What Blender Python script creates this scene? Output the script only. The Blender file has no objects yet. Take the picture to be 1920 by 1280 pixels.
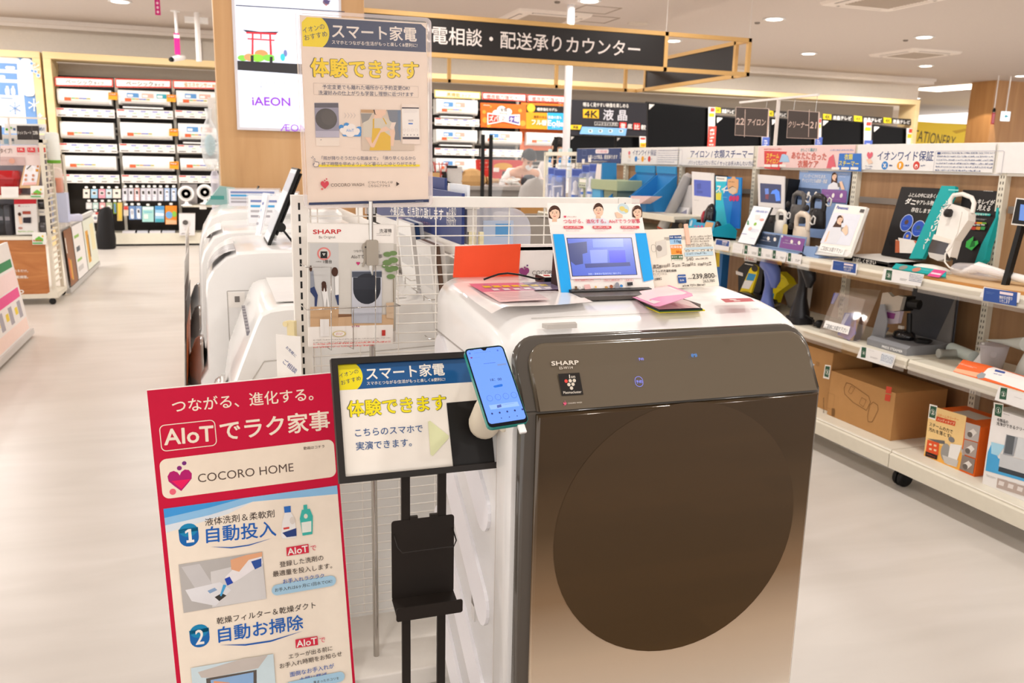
import bpy, math, random
from mathutils import Matrix, Vector, Euler
random.seed(7)
S = bpy.context.scene
COL = S.collection

# ---------------------------------------------------------------- camera
FPX, PITCH, ROLL, YAW, CAMH = 1590.0, math.radians(12.05), math.radians(-1.28), math.radians(19.2), 1.38
_fw = Vector((math.sin(YAW)*math.cos(PITCH), math.cos(YAW)*math.cos(PITCH), -math.sin(PITCH)))
_r0 = Vector((math.cos(YAW), -math.sin(YAW), 0)); _d0 = _fw.cross(_r0)
_rt = _r0*math.cos(ROLL) + _d0*math.sin(ROLL); _dn = -_r0*math.sin(ROLL) + _d0*math.cos(ROLL)
CAM = Vector((0, 0, CAMH))
cd = bpy.data.cameras.new('camera'); cam = bpy.data.objects.new('camera', cd); COL.objects.link(cam)
cam.matrix_world = Matrix(((_rt.x, -_dn.x, -_fw.x, 0), (_rt.y, -_dn.y, -_fw.y, 0), (_rt.z, -_dn.z, -_fw.z, CAMH), (0, 0, 0, 1)))
cd.sensor_width = 36; cd.lens = FPX/1920*36; cd.clip_start = .05; cd.clip_end = 200
cd.dof.use_dof = True; cd.dof.focus_distance = 1.75; cd.dof.aperture_fstop = 8.0
S.camera = cam
def ray(x, y):
    return _rt*((x-960)/FPX) + _dn*((y-640)/FPX) + _fw
def aX(x, y, v): r = ray(x, y); return CAM + r*(v/r.x)
def aY(x, y, v): r = ray(x, y); return CAM + r*(v/r.y)
def aZ(x, y, v): r = ray(x, y); return CAM + r*((v-CAMH)/r.z)

# ---------------------------------------------------------------- world, exposure
S.view_settings.view_transform = 'Standard'; S.view_settings.look = 'None'
S.view_settings.exposure = 0.5; S.view_settings.gamma = 1.0
W = bpy.data.worlds.new('World'); S.world = W; W.use_nodes = True
W.node_tree.nodes['Background'].inputs[0].default_value = (1.0, .96, .93, 1)
W.node_tree.nodes['Background'].inputs[1].default_value = 1.3
LAMP = 13.0

# ---------------------------------------------------------------- materials
def lin(h):
    h = h.lstrip('#'); o = []
    for i in (0, 2, 4):
        c = int(h[i:i+2], 16)/255
        o.append(c/12.92 if c <= .04045 else ((c+.055)/1.055)**2.4)
    return (o[0], o[1], o[2], 1)
_M = {}
def m(h, r=.5, me=0, coat=0, nz=0.04, sc=30, alpha=1, spec=.28):
    """a surface colour with a faint mottling of its own"""
    k = (h, r, me, coat, nz, sc, alpha, spec)
    if k in _M: return _M[k]
    a = bpy.data.materials.new('surface_'+h.lstrip('#')); a.use_nodes = True
    nt = a.node_tree; p = nt.nodes['Principled BSDF']; c = lin(h)
    p.inputs['Base Color'].default_value = c
    p.inputs['Roughness'].default_value = r; p.inputs['Metallic'].default_value = me
    p.inputs['Coat Weight'].default_value = coat; p.inputs['Specular IOR Level'].default_value = spec
    if alpha < 1: p.inputs['Alpha'].default_value = alpha
    if nz:
        n = nt.nodes.new('ShaderNodeTexNoise'); n.inputs['Scale'].default_value = sc
        t = nt.nodes.new('ShaderNodeTexCoord'); nt.links.new(t.outputs['Object'], n.inputs['Vector'])
        x = nt.nodes.new('ShaderNodeMix'); x.data_type = 'RGBA'
        x.inputs['A'].default_value = tuple(v*(1-nz) for v in c[:3])+(1,); x.inputs['B'].default_value = tuple(min(1, v*(1+nz)) for v in c[:3])+(1,)
        nt.links.new(n.outputs['Fac'], x.inputs['Factor']); nt.links.new(x.outputs['Result'], p.inputs['Base Color'])
    _M[k] = a; return a
def em(h, s):
    k = ('em', h, s)
    if k in _M: return _M[k]
    a = bpy.data.materials.new('lit_'+h.lstrip('#')); a.use_nodes = True
    p = a.node_tree.nodes['Principled BSDF']
    p.inputs['Base Color'].default_value = (.01, .01, .01, 1); p.inputs['Roughness'].default_value = .2
    p.inputs['Emission Color'].default_value = lin(h); p.inputs['Emission Strength'].default_value = s
    _M[k] = a; return a
def clear(h='#ffffff', rough=.03, a=.12):
    k = ('clear', h, rough, a)
    if k in _M: return _M[k]
    t = bpy.data.materials.new('clear_plastic'); t.use_nodes = True; nt = t.node_tree
    for n in list(nt.nodes): nt.nodes.remove(n)
    o = nt.nodes.new('ShaderNodeOutputMaterial'); mx = nt.nodes.new('ShaderNodeMixShader')
    tr = nt.nodes.new('ShaderNodeBsdfTransparent'); gl = nt.nodes.new('ShaderNodeBsdfPrincipled' if a > .15 else 'ShaderNodeBsdfGlossy')
    gl.inputs['Base Color' if a > .15 else 'Color'].default_value = lin(h); gl.inputs['Roughness'].default_value = rough
    lw = nt.nodes.new('ShaderNodeLayerWeight'); lw.inputs[0].default_value = .35
    mr = nt.nodes.new('ShaderNodeMapRange'); mr.inputs['To Min'].default_value = a; mr.inputs['To Max'].default_value = min(1, a+.5)
    mr.inputs['To Min'].default_value = a if a > .15 else a*.25; nt.links.new(lw.outputs['Facing'], mr.inputs['Value']); nt.links.new(mr.outputs['Result'], mx.inputs['Fac'])
    nt.links.new(tr.outputs[0], mx.inputs[1]); nt.links.new(gl.outputs[0], mx.inputs[2]); nt.links.new(mx.outputs[0], o.inputs[0])
    _M[k] = t; return t
def streak(name, c1, c2, scale, rough=.4, dist=2.0, c3=None, knots=False, spec=.5):
    """long-grained surface: wood boards, streaky vinyl"""
    a = bpy.data.materials.new(name); a.use_nodes = True; nt = a.node_tree; p = nt.nodes['Principled BSDF']
    p.inputs['Roughness'].default_value = rough; p.inputs['Specular IOR Level'].default_value = spec
    t = nt.nodes.new('ShaderNodeTexCoord'); mp = nt.nodes.new('ShaderNodeMapping'); mp.inputs['Scale'].default_value = scale
    n = nt.nodes.new('ShaderNodeTexNoise'); n.inputs['Scale'].default_value = 1; n.inputs['Detail'].default_value = 6; n.inputs['Distortion'].default_value = dist
    cr = nt.nodes.new('ShaderNodeValToRGB'); e = cr.color_ramp.elements
    e[0].position = .3; e[0].color = lin(c1); e[1].position = .7; e[1].color = lin(c2)
    if c3: q = e.new(.5); q.color = lin(c3)
    nt.links.new(t.outputs['Object'], mp.inputs[0]); nt.links.new(mp.outputs[0], n.inputs['Vector'])
    nt.links.new(n.outputs['Fac'], cr.inputs[0]); out = cr.outputs[0]
    if knots:
        v = nt.nodes.new('ShaderNodeTexVoronoi'); v.inputs['Scale'].default_value = 5
        nt.links.new(t.outputs['Object'], v.inputs['Vector'])
        r2 = nt.nodes.new('ShaderNodeMapRange'); r2.inputs['From Min'].default_value = .02; r2.inputs['From Max'].default_value = .16; r2.inputs['To Min'].default_value = 1; r2.inputs['To Max'].default_value = 0
        x = nt.nodes.new('ShaderNodeMix'); x.data_type = 'RGBA'; x.inputs['B'].default_value = lin('#5a2f14')
        nt.links.new(v.outputs['Distance'], r2.inputs[0]); nt.links.new(r2.outputs[0], x.inputs['Factor']); nt.links.new(out, x.inputs['A']); out = x.outputs['Result']
    nt.links.new(out, p.inputs['Base Color'])
    return a

WHITE = m('#f2f0ee', .35); WARMW = m('#ece7df', .45); CREAM = m('#e2dccb', .45); BLACK = m('#141313', .4); DARK = m('#2a2625', .45)
CHROME = m('#bdb8b2', .12, 1, nz=0); STEEL = m('#b9b6b2', .3, 1); NAVY = m('#25345f', .5); PAPER = m('#f4efe8', .6); GREY = m('#8d8a88', .5)
ACR = clear(); ACR2 = clear('#ffffff', .05, .22)

# ---------------------------------------------------------------- mesh builder
_TXT = {}
def glyphs(s, bold):
    k = (s, bold)
    if s == '1': return ([(.2, 0), (.31, 0), (.31, .7), (.22, .7), (.2, .57), (.08, .5), (.08, .42), (.2, .47), (.06, 0), (.45, 0), (.45, .08), (.06, .08)], [(0, 1, 2, 3, 4), (5, 6, 7, 4, 3), (8, 9, 10, 11)], .06, .45, 0, .7)
    if k not in _TXT:
        c = bpy.data.curves.new('lettering', 'FONT'); c.body = s; c.resolution_u = 3; c.offset = bold
        o = bpy.data.objects.new('lettering', c); COL.objects.link(o)
        dg = bpy.context.evaluated_depsgraph_get(); me = o.evaluated_get(dg).to_mesh()
        v = [(q.co.x, q.co.y) for q in me.vertices]; f = [tuple(q.vertices) for q in me.polygons]
        if not v: v = [(0, 0), (1, 0), (1, 1)]; f = []
        o.evaluated_get(dg).to_mesh_clear(); bpy.data.objects.remove(o); bpy.data.curves.remove(c)
        xs = [q[0] for q in v]; ys = [q[1] for q in v]
        _TXT[k] = (v, f, min(xs), max(xs), min(ys), max(ys))
    return _TXT[k]
class B:
    def __init__(s): s.v = []; s.f = []; s.m = []; s.fm = []; s.fs = []; s.T = None
    def mi(s, a):
        if a not in s.m: s.m.append(a)
        return s.m.index(a)
    def add(s, vs, fs, a, smooth=False):
        n = len(s.v); i = s.mi(a)
        if s.T is not None: vs = [tuple(s.T @ Vector(q)) for q in vs]
        s.v += [tuple(q) for q in vs]; s.f += [tuple(n+j for j in q) for q in fs]
        s.fm += [i]*len(fs); s.fs += [smooth]*len(fs); return s
    def box(s, x0, x1, y0, y1, z0, z1, a):
        v = [(x, y, z) for z in (z0, z1) for y in (y0, y1) for x in (x0, x1)]
        return s.add(v, [(0, 2, 3, 1), (4, 5, 7, 6), (0, 1, 5, 4), (2, 6, 7, 3), (0, 4, 6, 2), (1, 3, 7, 5)], a)
    def prism(s, pts, ax, a0, a1, a, smooth=False):
        """polygon pts extruded along axis ax ('x': pts are y,z; 'y': x,z; 'z': x,y)"""
        n = len(pts); mk = {'x': lambda p, t: (t, p[0], p[1]), 'y': lambda p, t: (p[0], t, p[1]), 'z': lambda p, t: (p[0], p[1], t)}[ax]
        v = [mk(p, a0) for p in pts]+[mk(p, a1) for p in pts]
        s.add(v, [tuple(range(n))[::-1], tuple(range(n, 2*n))], a)
        s.add(v, [(i, (i+1) % n, n+(i+1) % n, n+i) for i in range(n)], a, smooth); return s
    def loft(s, rings, a, cap=True, smooth=True, close=True):
        n = len(rings[0]); v = [p for r in rings for p in r]; fs = []
        for k in range(len(rings)-1):
            for i in range(n if close else n-1):
                j = (i+1) % n; fs.append((k*n+i, k*n+j, (k+1)*n+j, (k+1)*n+i))
        s.add(v, fs, a, smooth)
        if cap:
            s.add(rings[0], [tuple(range(n))[::-1]], a); s.add(rings[-1], [tuple(range(n))], a)
        return s
    def tube(s, pts, r, a, n=8, close=False):
        pts = [Vector(p) for p in pts]; rings = []; up = Vector((0, 0, 1)); last = None; N = len(pts)
        for i, p in enumerate(pts):
            if close: d = pts[(i+1) % N]-pts[i-1]
            else: d = pts[min(i+1, N-1)]-pts[max(i-1, 0)]
            d.normalize()
            if last is None:
                u = d.cross(up)
                if u.length < .05: u = d.cross(Vector((1, 0, 0)))
            else: u = last-d*last.dot(d)
            u.normalize(); last = u; w = d.cross(u)
            rr = r[i] if isinstance(r, (list, tuple)) else r
            rings.append([tuple(p+(u*math.cos(t)+w*math.sin(t))*rr) for t in (2*math.pi*k/n for k in range(n))])
        if close: rings.append(rings[0])
        return s.loft(rings, a, cap=not close)
    def lathe(s, prof, a, n=20, c=(0, 0, 0), ax='z', sx=1, sy=1):
        rings = []
        for r, z in prof:
            ring = []
            for k in range(n):
                t = 2*math.pi*k/n; x, y = r*math.cos(t)*sx, r*math.sin(t)*sy
                ring.append({'z': (c[0]+x, c[1]+y, c[2]+z), 'y': (c[0]+x, c[1]+z, c[2]+y), 'x': (c[0]+z, c[1]+x, c[2]+y)}[ax])
            rings.append(ring)
        return s.loft(rings, a)
    def ball(s, c, rx, ry, rz, a, n=16, k=10):
        return s.loft([[(c[0]+rx*math.sin(f)*math.cos(t), c[1]+ry*math.sin(f)*math.sin(t), c[2]+rz*math.cos(f)) for t in (2*math.pi*i/n for i in range(n))] for f in (math.pi*(j+.02)/(k+.04) for j in range(k+1))], a)
    def build(s, name, parent=None, loc=None, rot=None, bev=0, seg=2):
        me = bpy.data.meshes.new(name); me.from_pydata(s.v, [], s.f)
        for a in s.m: me.materials.append(a)
        me.polygons.foreach_set('material_index', s.fm); me.polygons.foreach_set('use_smooth', s.fs); me.update()
        o = bpy.data.objects.new(name, me); COL.objects.link(o)
        if parent: o.parent = parent
        if loc is not None: o.location = loc
        if rot is not None: o.rotation_euler = tuple(math.radians(q) for q in rot)
        if bev:
            q = o.modifiers.new('edge', 'BEVEL'); q.width = bev; q.segments = seg; q.limit_method = 'ANGLE'; q.angle_limit = math.radians(40)
        return o
def tag(o, label, cat, group=None):
    o['label'] = label; o['category'] = cat
    if group: o['group'] = group
    return o
def thing(name, label, cat, loc=(0, 0, 0), rot=(0, 0, 0), group=None):
    o = bpy.data.objects.new(name, None); COL.objects.link(o); o.location = loc; o.empty_display_size = .05
    o.rotation_euler = tuple(math.radians(q) for q in rot); return tag(o, label, cat, group)
def struct(b, name, **k):
    o = b.build(name, **k); o['kind'] = 'structure'; return o
def rrect(x0, z0, x1, z1, r, n=5):
    p = []
    for cx, cz, t0 in ((x1-r, z1-r, 0), (x0+r, z1-r, 90), (x0+r, z0+r, 180), (x1-r, z0+r, 270)):
        for i in range(n+1):
            t = math.radians(t0+90*i/n); p.append((cx+r*math.cos(t), cz+r*math.sin(t)))
    return p
HEART = [(0, -1), (-.55, -.45), (-.95, .0), (-1, .45), (-.78, .8), (-.45, .88), (-.15, .7), (0, .42), (.15, .7), (.45, .88), (.78, .8), (1, .45), (.95, 0), (.55, -.45)]
class Pan(B):
    """a printed panel: flat art laid as thin ink layers on a local x-z plane facing -y.
    The picture points are given in zoomed-photo coordinates and dropped on the panel's own plane."""
    def __init__(s, loc, rot=(0, 0, 0), y=0, eps=None):
        super().__init__(); s.loc = Vector(loc); s.rot = rot
        s.Mx = Matrix.Translation(s.loc) @ Euler([math.radians(q) for q in rot]).to_matrix().to_4x4(); s.Mi = s.Mx.inverted()
        s.y = y; s.eps = eps or (.00006 if s.loc.y < 2.6 else .00015); s.k = 1; s.zm = (0, 0, 1)
    def z(s, ox, oy, sc): s.zm = (ox, oy, sc); return s
    def L(s, x, y):
        r = s.Mi.to_3x3() @ ray(s.zm[0]+x/s.zm[2], s.zm[1]+y/s.zm[2]); c = s.Mi @ CAM
        t = (s.y-c.y)/r.y; return (c.x+r.x*t, c.z+r.z*t)
    def ly(s): s.k += 1; return s.y-s.eps*s.k
    def poly(s, pts, a): y = s.ly(); return s.add([(p[0], y, p[1]) for p in pts], [tuple(range(len(pts)))], a)
    def g(s, x0, z0, x1, z1, a): return s.poly([(x0, z0), (x1, z0), (x1, z1), (x0, z1)], a)     # rectangle in panel metres
    def r(s, x0, y0, x1, y1, a, rad=0):
        p, q = s.L(x0, y0), s.L(x1, y1); u0, u1 = sorted((p[0], q[0])); w0, w1 = sorted((p[1], q[1]))
        if rad: return s.poly(rrect(u0, w0, u1, w1, min(rad, (u1-u0)*.49, (w1-w0)*.49)), a)
        return s.g(u0, w0, u1, w1, a)
    def q(s, a, *p): return s.poly([s.L(p[i], p[i+1]) for i in range(0, len(p), 2)], a)
    def o(s, x, y, rx, ry, a, n=22):
        c = s.L(x, y); ex = s.L(x+rx, y); ez = s.L(x, y+ry); rx = math.hypot(ex[0]-c[0], ex[1]-c[1]); ry = math.hypot(ez[0]-c[0], ez[1]-c[1])
        return s.poly([(c[0]+rx*math.cos(6.2832*i/n), c[1]+ry*math.sin(6.2832*i/n)) for i in range(n)], a)
    def ring(s, x0, y0, x1, y1, a, w, rad=.004):
        p, q = s.L(x0, y0), s.L(x1, y1); u0, u1 = sorted((p[0], q[0])); w0, w1 = sorted((p[1], q[1])); rad = min(rad, (u1-u0)*.49, (w1-w0)*.49)
        A = rrect(u0, w0, u1, w1, rad); Bq = rrect(u0+w, w0+w, u1-w, w1-w, max(rad-w, .0001)); y = s.ly(); n = len(A)
        return s.add([(p[0], y, p[1]) for p in A+Bq], [(i, (i+1) % n, n+(i+1) % n, n+i) for i in range(n)], a)
    def heart(s, x, y, rr, a):
        c = s.L(x, y); e = s.L(x+rr, y); h = math.hypot(e[0]-c[0], e[1]-c[1]); return s.poly([(c[0]+h*p[0], c[1]+h*p[1]) for p in HEART], a)
    def t(s, x0, y0, x1, y1, txt, a, bold=0.0, h=None):
        """lettering running from (x0,y0) to (x1,y1), both on its mid-height; h fixes the glyph height (photo px); bold thickens the strokes"""
        return s.t1(x0, y0, x1, y1, txt, a, bold*.62 if bold > .015 else bold*.8, h, 8 if bold > .025 else 4)
    def t1(s, x0, y0, x1, y1, txt, a, bold=0.0, h=None, n=4):
        if bold < .003: return s.t2(x0, y0, x1, y1, txt, a, h)
        y = s.k; p, q = s.L(x0, y0), s.L(x1, y1); v, f, xa, xb, ya, yb = glyphs(txt, 0); u = math.hypot(q[0]-p[0], q[1]-p[1])/(xb-xa)*bold
        for i in range(n): s.k = y+i*.22; s.t2(x0, y0, x1, y1, txt, a, h, (u*math.cos(6.2832*i/n), u*math.sin(6.2832*i/n)))
        s.k = y+2
    def t2(s, x0, y0, x1, y1, txt, a, h=None, d=(0, 0)):
        p, q = s.L(x0, y0), s.L(x1, y1); v, f, xa, xb, ya, yb = glyphs(txt, 0); Ln = math.hypot(q[0]-p[0], q[1]-p[1]); k = Ln/(xb-xa)
        kv = k
        if h:
            e = s.L(x0, y0+h); kv = math.hypot(e[0]-p[0], e[1]-p[1])/(yb-ya)
        c, sn = (q[0]-p[0])/Ln, (q[1]-p[1])/Ln; y = s.ly(); my = (ya+yb)/2; o = []
        for vx, vy in v:
            u, w = (vx-xa)*k, (vy-my)*kv; o.append((p[0]+u*c-w*sn+d[0], y, p[1]+u*sn+w*c+d[1]))
        return s.add(o, [q[::1] for q in f], a)
    def arcpts(s, x, y, rx, ry, a0, a1, n=10): return [v for i in range(n+1) for v in (x+rx*math.cos(math.radians(a0+(a1-a0)*i/n)), y+ry*math.sin(math.radians(a0+(a1-a0)*i/n)))]
    def greek(s, x0, y0, x1, y1, n, a, fill=.5, seed=0):
        """rows of print too small to read in the photograph"""
        rr = random.Random(seed+int(x0*7+y0)); y = s.ly(); p, q = s.L(x0, y0), s.L(x1, y1); u0, u1 = sorted((p[0], q[0])); w1, w0 = max(p[1], q[1]), min(p[1], q[1]); h = (w1-w0)/n
        for i in range(n):
            zt = w1-i*h; x = u0
            while x < u1-.02*(u1-u0):
                cw = max(h*fill*.8, (u1-u0)/70)
                for _ in range(rr.randint(2, 7)):
                    e = x+cw*.78
                    if e > u1: break
                    k = rr.choice((1, 1, .8, .65)); zb = zt-h*fill*rr.choice((1, 1, .85)); zz = zb+h*fill*k*.9; j = rr.random()
                    if j < .4: s.add([(x, y, zb), (e, y, zb), (e, y, zz), (x, y, zz)], [(0, 1, 2, 3)], a)
                    elif j < .75: mz = (zb+zz)/2; dz = (zz-zb)*.16; s.add([(x, y, zb), (e, y, zb), (e, y, zb+2*dz), (x, y, zb+2*dz), (x, y, zz-2*dz), (e, y, zz-2*dz), (e, y, zz), (x, y, zz)], [(0, 1, 2, 3), (4, 5, 6, 7)], a)
                    else: mx = (e-x)*.3; s.add([(x, y, zb), (x+mx, y, zb), (x+mx, y, zz), (x, y, zz), (e-mx, y, zb), (e, y, zb), (e, y, zz), (e-mx, y, zz)], [(0, 1, 2, 3), (4, 5, 6, 7)], a)
                    x += cw
                x += cw*.6
                if i == n-1 and x > u0+.75*(u1-u0): break
    def out(s, name, parent=None):
        return s.build(name, parent) if parent else s.build(name, None, s.loc, s.rot)
# ---------------------------------------------------------------- ceiling lamps and added far fill (light only; the fittings in view are built here too)
def lamp(x, y, p, z=3.17, size=.28, col=(1, .96, .915)):
    l = bpy.data.lights.new('downlight_and_fill', 'AREA'); l.shape = 'DISK'; l.size = size; l.energy = p; l.color = col
    o = bpy.data.objects.new('downlight_and_fill', l); COL.objects.link(o); o.location = (x, y, z); return o
for ix, x in enumerate((-3.2, -.6, 2.0, 4.6)):
    for y in (-2.2, .3, 2.7, 5.2, 7.7): lamp(x, y, LAMP*(.7, .9, 1.35, 1.1)[ix])
for x in (7.4, 10.2):
    for y in (.3, 3.5, 6.7): lamp(x, y, LAMP*1.2)
SEEN = [(225, 2), (1105, 1), (1262, 76), (1452, 35), (1516, 100), (1733, 69), (1736, 123), (1717, 184), (1797, 167), (1915, 142)]
DL = ['white round downlight above the fridge poster at the far left of the ceiling', 'white round downlight above the dark counter sign', 'white round downlight seen through the open end of the timber sign frame',
      'white round downlight nearest above the hanging aisle boards', 'white round downlight between the sign frame and the square ceiling vent', 'white round downlight just above the square vent at far side',
      'white round downlight just below the square vent', 'small downlight over the yellow stationery wall', 'small downlight at the end of the bright light trough', 'white round downlight above the far timber column']
b0 = B(); b0.lathe([(.135, 0), (.14, -.006), (.105, -.01), (.1, -.004)], WHITE, 28); b0.lathe([(.001, -.0125), (.098, -.0115)], em('#fff6ea', 6), 28)
first = None
for i, (px, py) in enumerate(SEEN):
    p = aZ(px, py, 3.2)
    if first is None: o = first = b0.build('downlight')
    else: o = first.copy(); COL.objects.link(o)
    o.location = (p.x, p.y, 3.199); tag(o, DL[i], 'ceiling light', 'recessed downlights')
    if i < 7: lamp(p.x, p.y, LAMP*2.0, 3.17)
for x, y in ((-2.6, 10.4), (1.4, 12.2), (-3.0, 12.6), (5.2, 12.8), (9, 12.9), (12, 12.9), (1.4, 9.6), (3.4, 12.6), (12.2, 8.2), (7.4, 9.4), (-5, 8), (-5, 12)): lamp(x, y, LAMP*2.3)  # added fill lamps without fittings, to brighten the far ceiling and back wall
lamp(16.5, 17.5, LAMP*3); lamp(20, 16, LAMP*3)

# ---------------------------------------------------------------- the shop shell
fl = B(); fl.box(-6, 23, 1.02, 24, -.05, 0, streak('floor_vinyl', '#cbc4bc', '#d5cec7', (.9, 4.5, 1), .34, 1.2, '#d0c9c1')); struct(fl, 'floor')
fb = B(); fb.box(-6, 23, -5, 1.02, -.05, 0, streak('floor_boards', '#5b3d22', '#7a5634', (.35, 9, 1), .3, 1.0, '#684729')); struct(fb, 'floor_boards')
_nt = fb.m[0].node_tree; _bk = _nt.nodes.new('ShaderNodeTexBrick'); _bk.inputs['Color1'].default_value = (.6, .6, .6, 1); _bk.inputs['Color2'].default_value = (1.25, 1.25, 1.25, 1); _bk.inputs['Mortar'].default_value = (.35, .35, .35, 1); _bk.inputs['Scale'].default_value = 1; _bk.inputs['Brick Width'].default_value = .9; _bk.inputs['Row Height'].default_value = .15; _bk.inputs['Mortar Size'].default_value = .003
_tc = _nt.nodes.new('ShaderNodeTexCoord'); _nt.links.new(_tc.outputs['Object'], _bk.inputs['Vector']); _mx = _nt.nodes.new('ShaderNodeMix'); _mx.data_type = 'RGBA'; _mx.blend_type = 'MULTIPLY'; _mx.inputs['Factor'].default_value = 1
_p = _nt.nodes['Principled BSDF']; _l = _p.inputs['Base Color'].links[0].from_socket; _nt.links.new(_l, _mx.inputs['A']); _nt.links.new(_bk.outputs['Color'], _mx.inputs['B']); _nt.links.new(_mx.outputs['Result'], _p.inputs['Base Color'])
ce = B(); ce.box(-6, 23, -5, 24, 3.2, 3.3, m('#cbbfb6', .8)); struct(ce, 'ceiling')
wb = B(); wb.box(-6, 14.05, 14.75, 14.9, 0, 3.2, m('#f1e8dc', .8))
wb.box(-.105, -.1, 14.742, 14.751, 2.7, 3.2, m('#958b80', .8)); struct(wb, 'wall_back')
wf = B(); wf.box(-6, 23, 24, 24.1, 0, 3.2, m('#a59b90', .8)); struct(wf, 'wall_far')
tr = B(); tr.box(-6, 14.05, 14.35, 14.75, 3.09, 3.2, m('#efe6de', .7)); tr.box(-6, 14.05, 14.3, 14.36, 3.14, 3.2, m('#efe6de', .7)); struct(tr, 'trim_1')
# pale timber frames standing against the back wall
PINE = streak('pale_pine', '#e2c48e', '#ecd3a2', (1.2, 1.2, 6), .5, .6); PINEX = streak('pale_pine_rail', '#e2c48e', '#ecd3a2', (.5, 6, 6), .5, .6)
f = B(); f.box(-2.2, 13.27, 13.85, 14.3, 2.63, 2.72, PINEX); f.box(-2.2, -2.1, 13.85, 14.5, 0, 2.63, PINE); f.box(13.18, 13.27, 13.85, 14.3, 0, 2.63, PINE)
f.box(-2.1, 13.18, 14.46, 14.5, 2.3, 2.63, m('#c9beb0', .8)); struct(f, 'trim_2', bev=.004)
f = B(); f.box(-5.6, -2.24, 13.9, 14.5, 2.63, 2.72, PINEX); f.box(-2.34, -2.24, 13.9, 14.5, 0, 2.63, PINE); struct(f, 'trim_3', bev=.004)
WOODV = streak('oak_laminate', '#c99a66', '#d8ad7a', (9, 9, .7), .45, 1.0, '#d2a470')
wc = B(); wc.box(.03, .86, 5.2, 5.9, 0, 3.2, WOODV); struct(wc, 'pillar_oak', bev=.004)
wc = B(); wc.box(15.2, 17.0, 13.9, 14.5, 0, 3.2, streak('oak_laminate_far', '#b88450', '#c8965f', (6, 6, .7), .45, 1.0)); struct(wc, 'pillar_far')
# ================================================================= the grey-fronted drum washer
WX0, WX1, YF = .487, 1.163, 1.405
washer = thing('drum_washer', 'white front-loading drum washer with a dark bronze glass front, largest machine in front', 'washing machine', (0, 0, 0))
WH = m('#f4f2ef', .22, coat=.3, nz=.01)
def wring(y, zt, r, x0=WX0, x1=WX1, z0=.05, n=7):
    pts = [(x0, z0), (x1, z0)]
    for i in range(n+1): t = math.pi/2*i/n; pts.append((x1-r+r*math.cos(t), zt-r+r*math.sin(t)))
    for i in range(n+1): t = math.pi/2*i/n; pts.append((x0+r-r*math.sin(t), zt-r+r*math.cos(t)))
    return [(p[0], y, p[1]) for p in pts]
b = B(); b.loft([wring(y, z, r, WX0+d, WX1-d) for y, z, r, d in ((1.402, .93, .04, .006), (1.41, .955, .045, .001), (1.43, 1.0, .05, 0), (1.446, 1.04, .06, 0), (1.456, 1.058, .065, 0), (1.475, 1.074, .068, 0), (1.51, 1.087, .07, 0), (1.57, 1.096, .07, 0), (1.70, 1.103, .068, 0), (1.86, 1.106, .06, 0), (1.945, 1.104, .055, 0), (1.965, 1.09, .05, .006), (1.972, 1.06, .04, .014))], WH)
b.build('body', washer)
b = B(); SEAM = m('#a9a39d', .6)
b.box(WX0-.0012, WX0+.003, 1.42, 1.96, .975, .978, SEAM); b.box(WX0-.0008, WX0+.003, 1.47, 1.4715, .10, 1.03, m('#cfc8c0', .5))
b.box(WX1-.003, WX1+.0012, 1.42, 1.96, .975, .978, SEAM); b.build('panel_seam', washer)
# diagonal pressed ribs on the side
RIB = m('#efedf0', .3, nz=.01)
def rib(y0, z0, y1, z1, w):
    q = B(); d = Vector((y1-y0, z1-z0)); d.normalize(); nrm = Vector((-d.y, d.x)); pts = []
    for c, a0 in ((Vector((y1, z1)), -90), (Vector((y0, z0)), 90)):
        for i in range(9):
            t = math.radians(a0+180*i/8); pts.append(tuple(c+(d*math.cos(t)+nrm*math.sin(t))*w))
    q.prism(pts, 'x', WX0-.007, WX0+.002, RIB); return q
for z in (.93, .72, .5, .28):
    rib(1.90, z, 1.545, z-.245, .045).build('side_rib', washer, bev=.005, seg=3)
b = B(); b.box(WX0-.002, WX0+.002, 1.60, 1.625, .40, .47, m('#d6d2cf', .5)); b.box(WX0-.0026, WX0, 1.603, 1.622, .435, .465, m('#77726d', .5)); b.build('spec_sticker', washer)
# dark surround and glass
FR = m('#565049', .18, coat=.5, nz=.01)
FX0, FX1, FZ0, FZ1, FYB, FYT, FZT = .528, 1.146, .14, .938, 1.371, 1.437, 1.054
def slope(z): return FYB+(FYT-FYB)*(z-FZ1)/(FZT-FZ1)
def slab(x0, x1, zz, y, th, r, a, up):
    """front slab; zz bottom/top heights along the face, up: the tilted control section"""
    q = B()
    if not up: out = rrect(x0, zz[0], x1, zz[1], .0005, 1)
    else:
        x, zt = x0, zz[1]; out = [(x0, zz[0]), (x1, zz[0])]
        for i in range(8): t = math.pi/2*i/7; out.append((x1-r+r*math.cos(t), zt-r+r*math.sin(t)))
        for i in range(8): t = math.pi/2*i/7; out.append((x0+r-r*math.sin(t), zt-r+r*math.cos(t)))
    fy = (lambda z: slope(z)) if up else (lambda z: FYB)
    n = len(out); e = .006; cx = (x0+x1)/2; cz = (zz[0]+zz[1])/2
    def ins(p, k): return (p[0]+(k if p[0] < cx else -k), p[1]+(k if p[1] < cz else -k))
    R0 = [(p[0], fy(p[1])+y+th, p[1]) for p in out]; R1 = [(p[0], fy(p[1])+y+e, p[1]) for p in out]
    R2 = [(ins(p, e*.35)[0], fy(p[1])+y+e*.3, ins(p, e*.35)[1] if p[1] > cz or not up else p[1]) for p in out]
    R3 = [(ins(p, e)[0], fy(p[1])+y, ins(p, e)[1] if p[1] > cz or not up else p[1]) for p in out]
    q.loft([R0, R1, R2, R3], a, True); return q
slab(.502, 1.150, (.12, FZ1), .006, .05, 0, FR, False).build('door_surround', washer)
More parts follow.
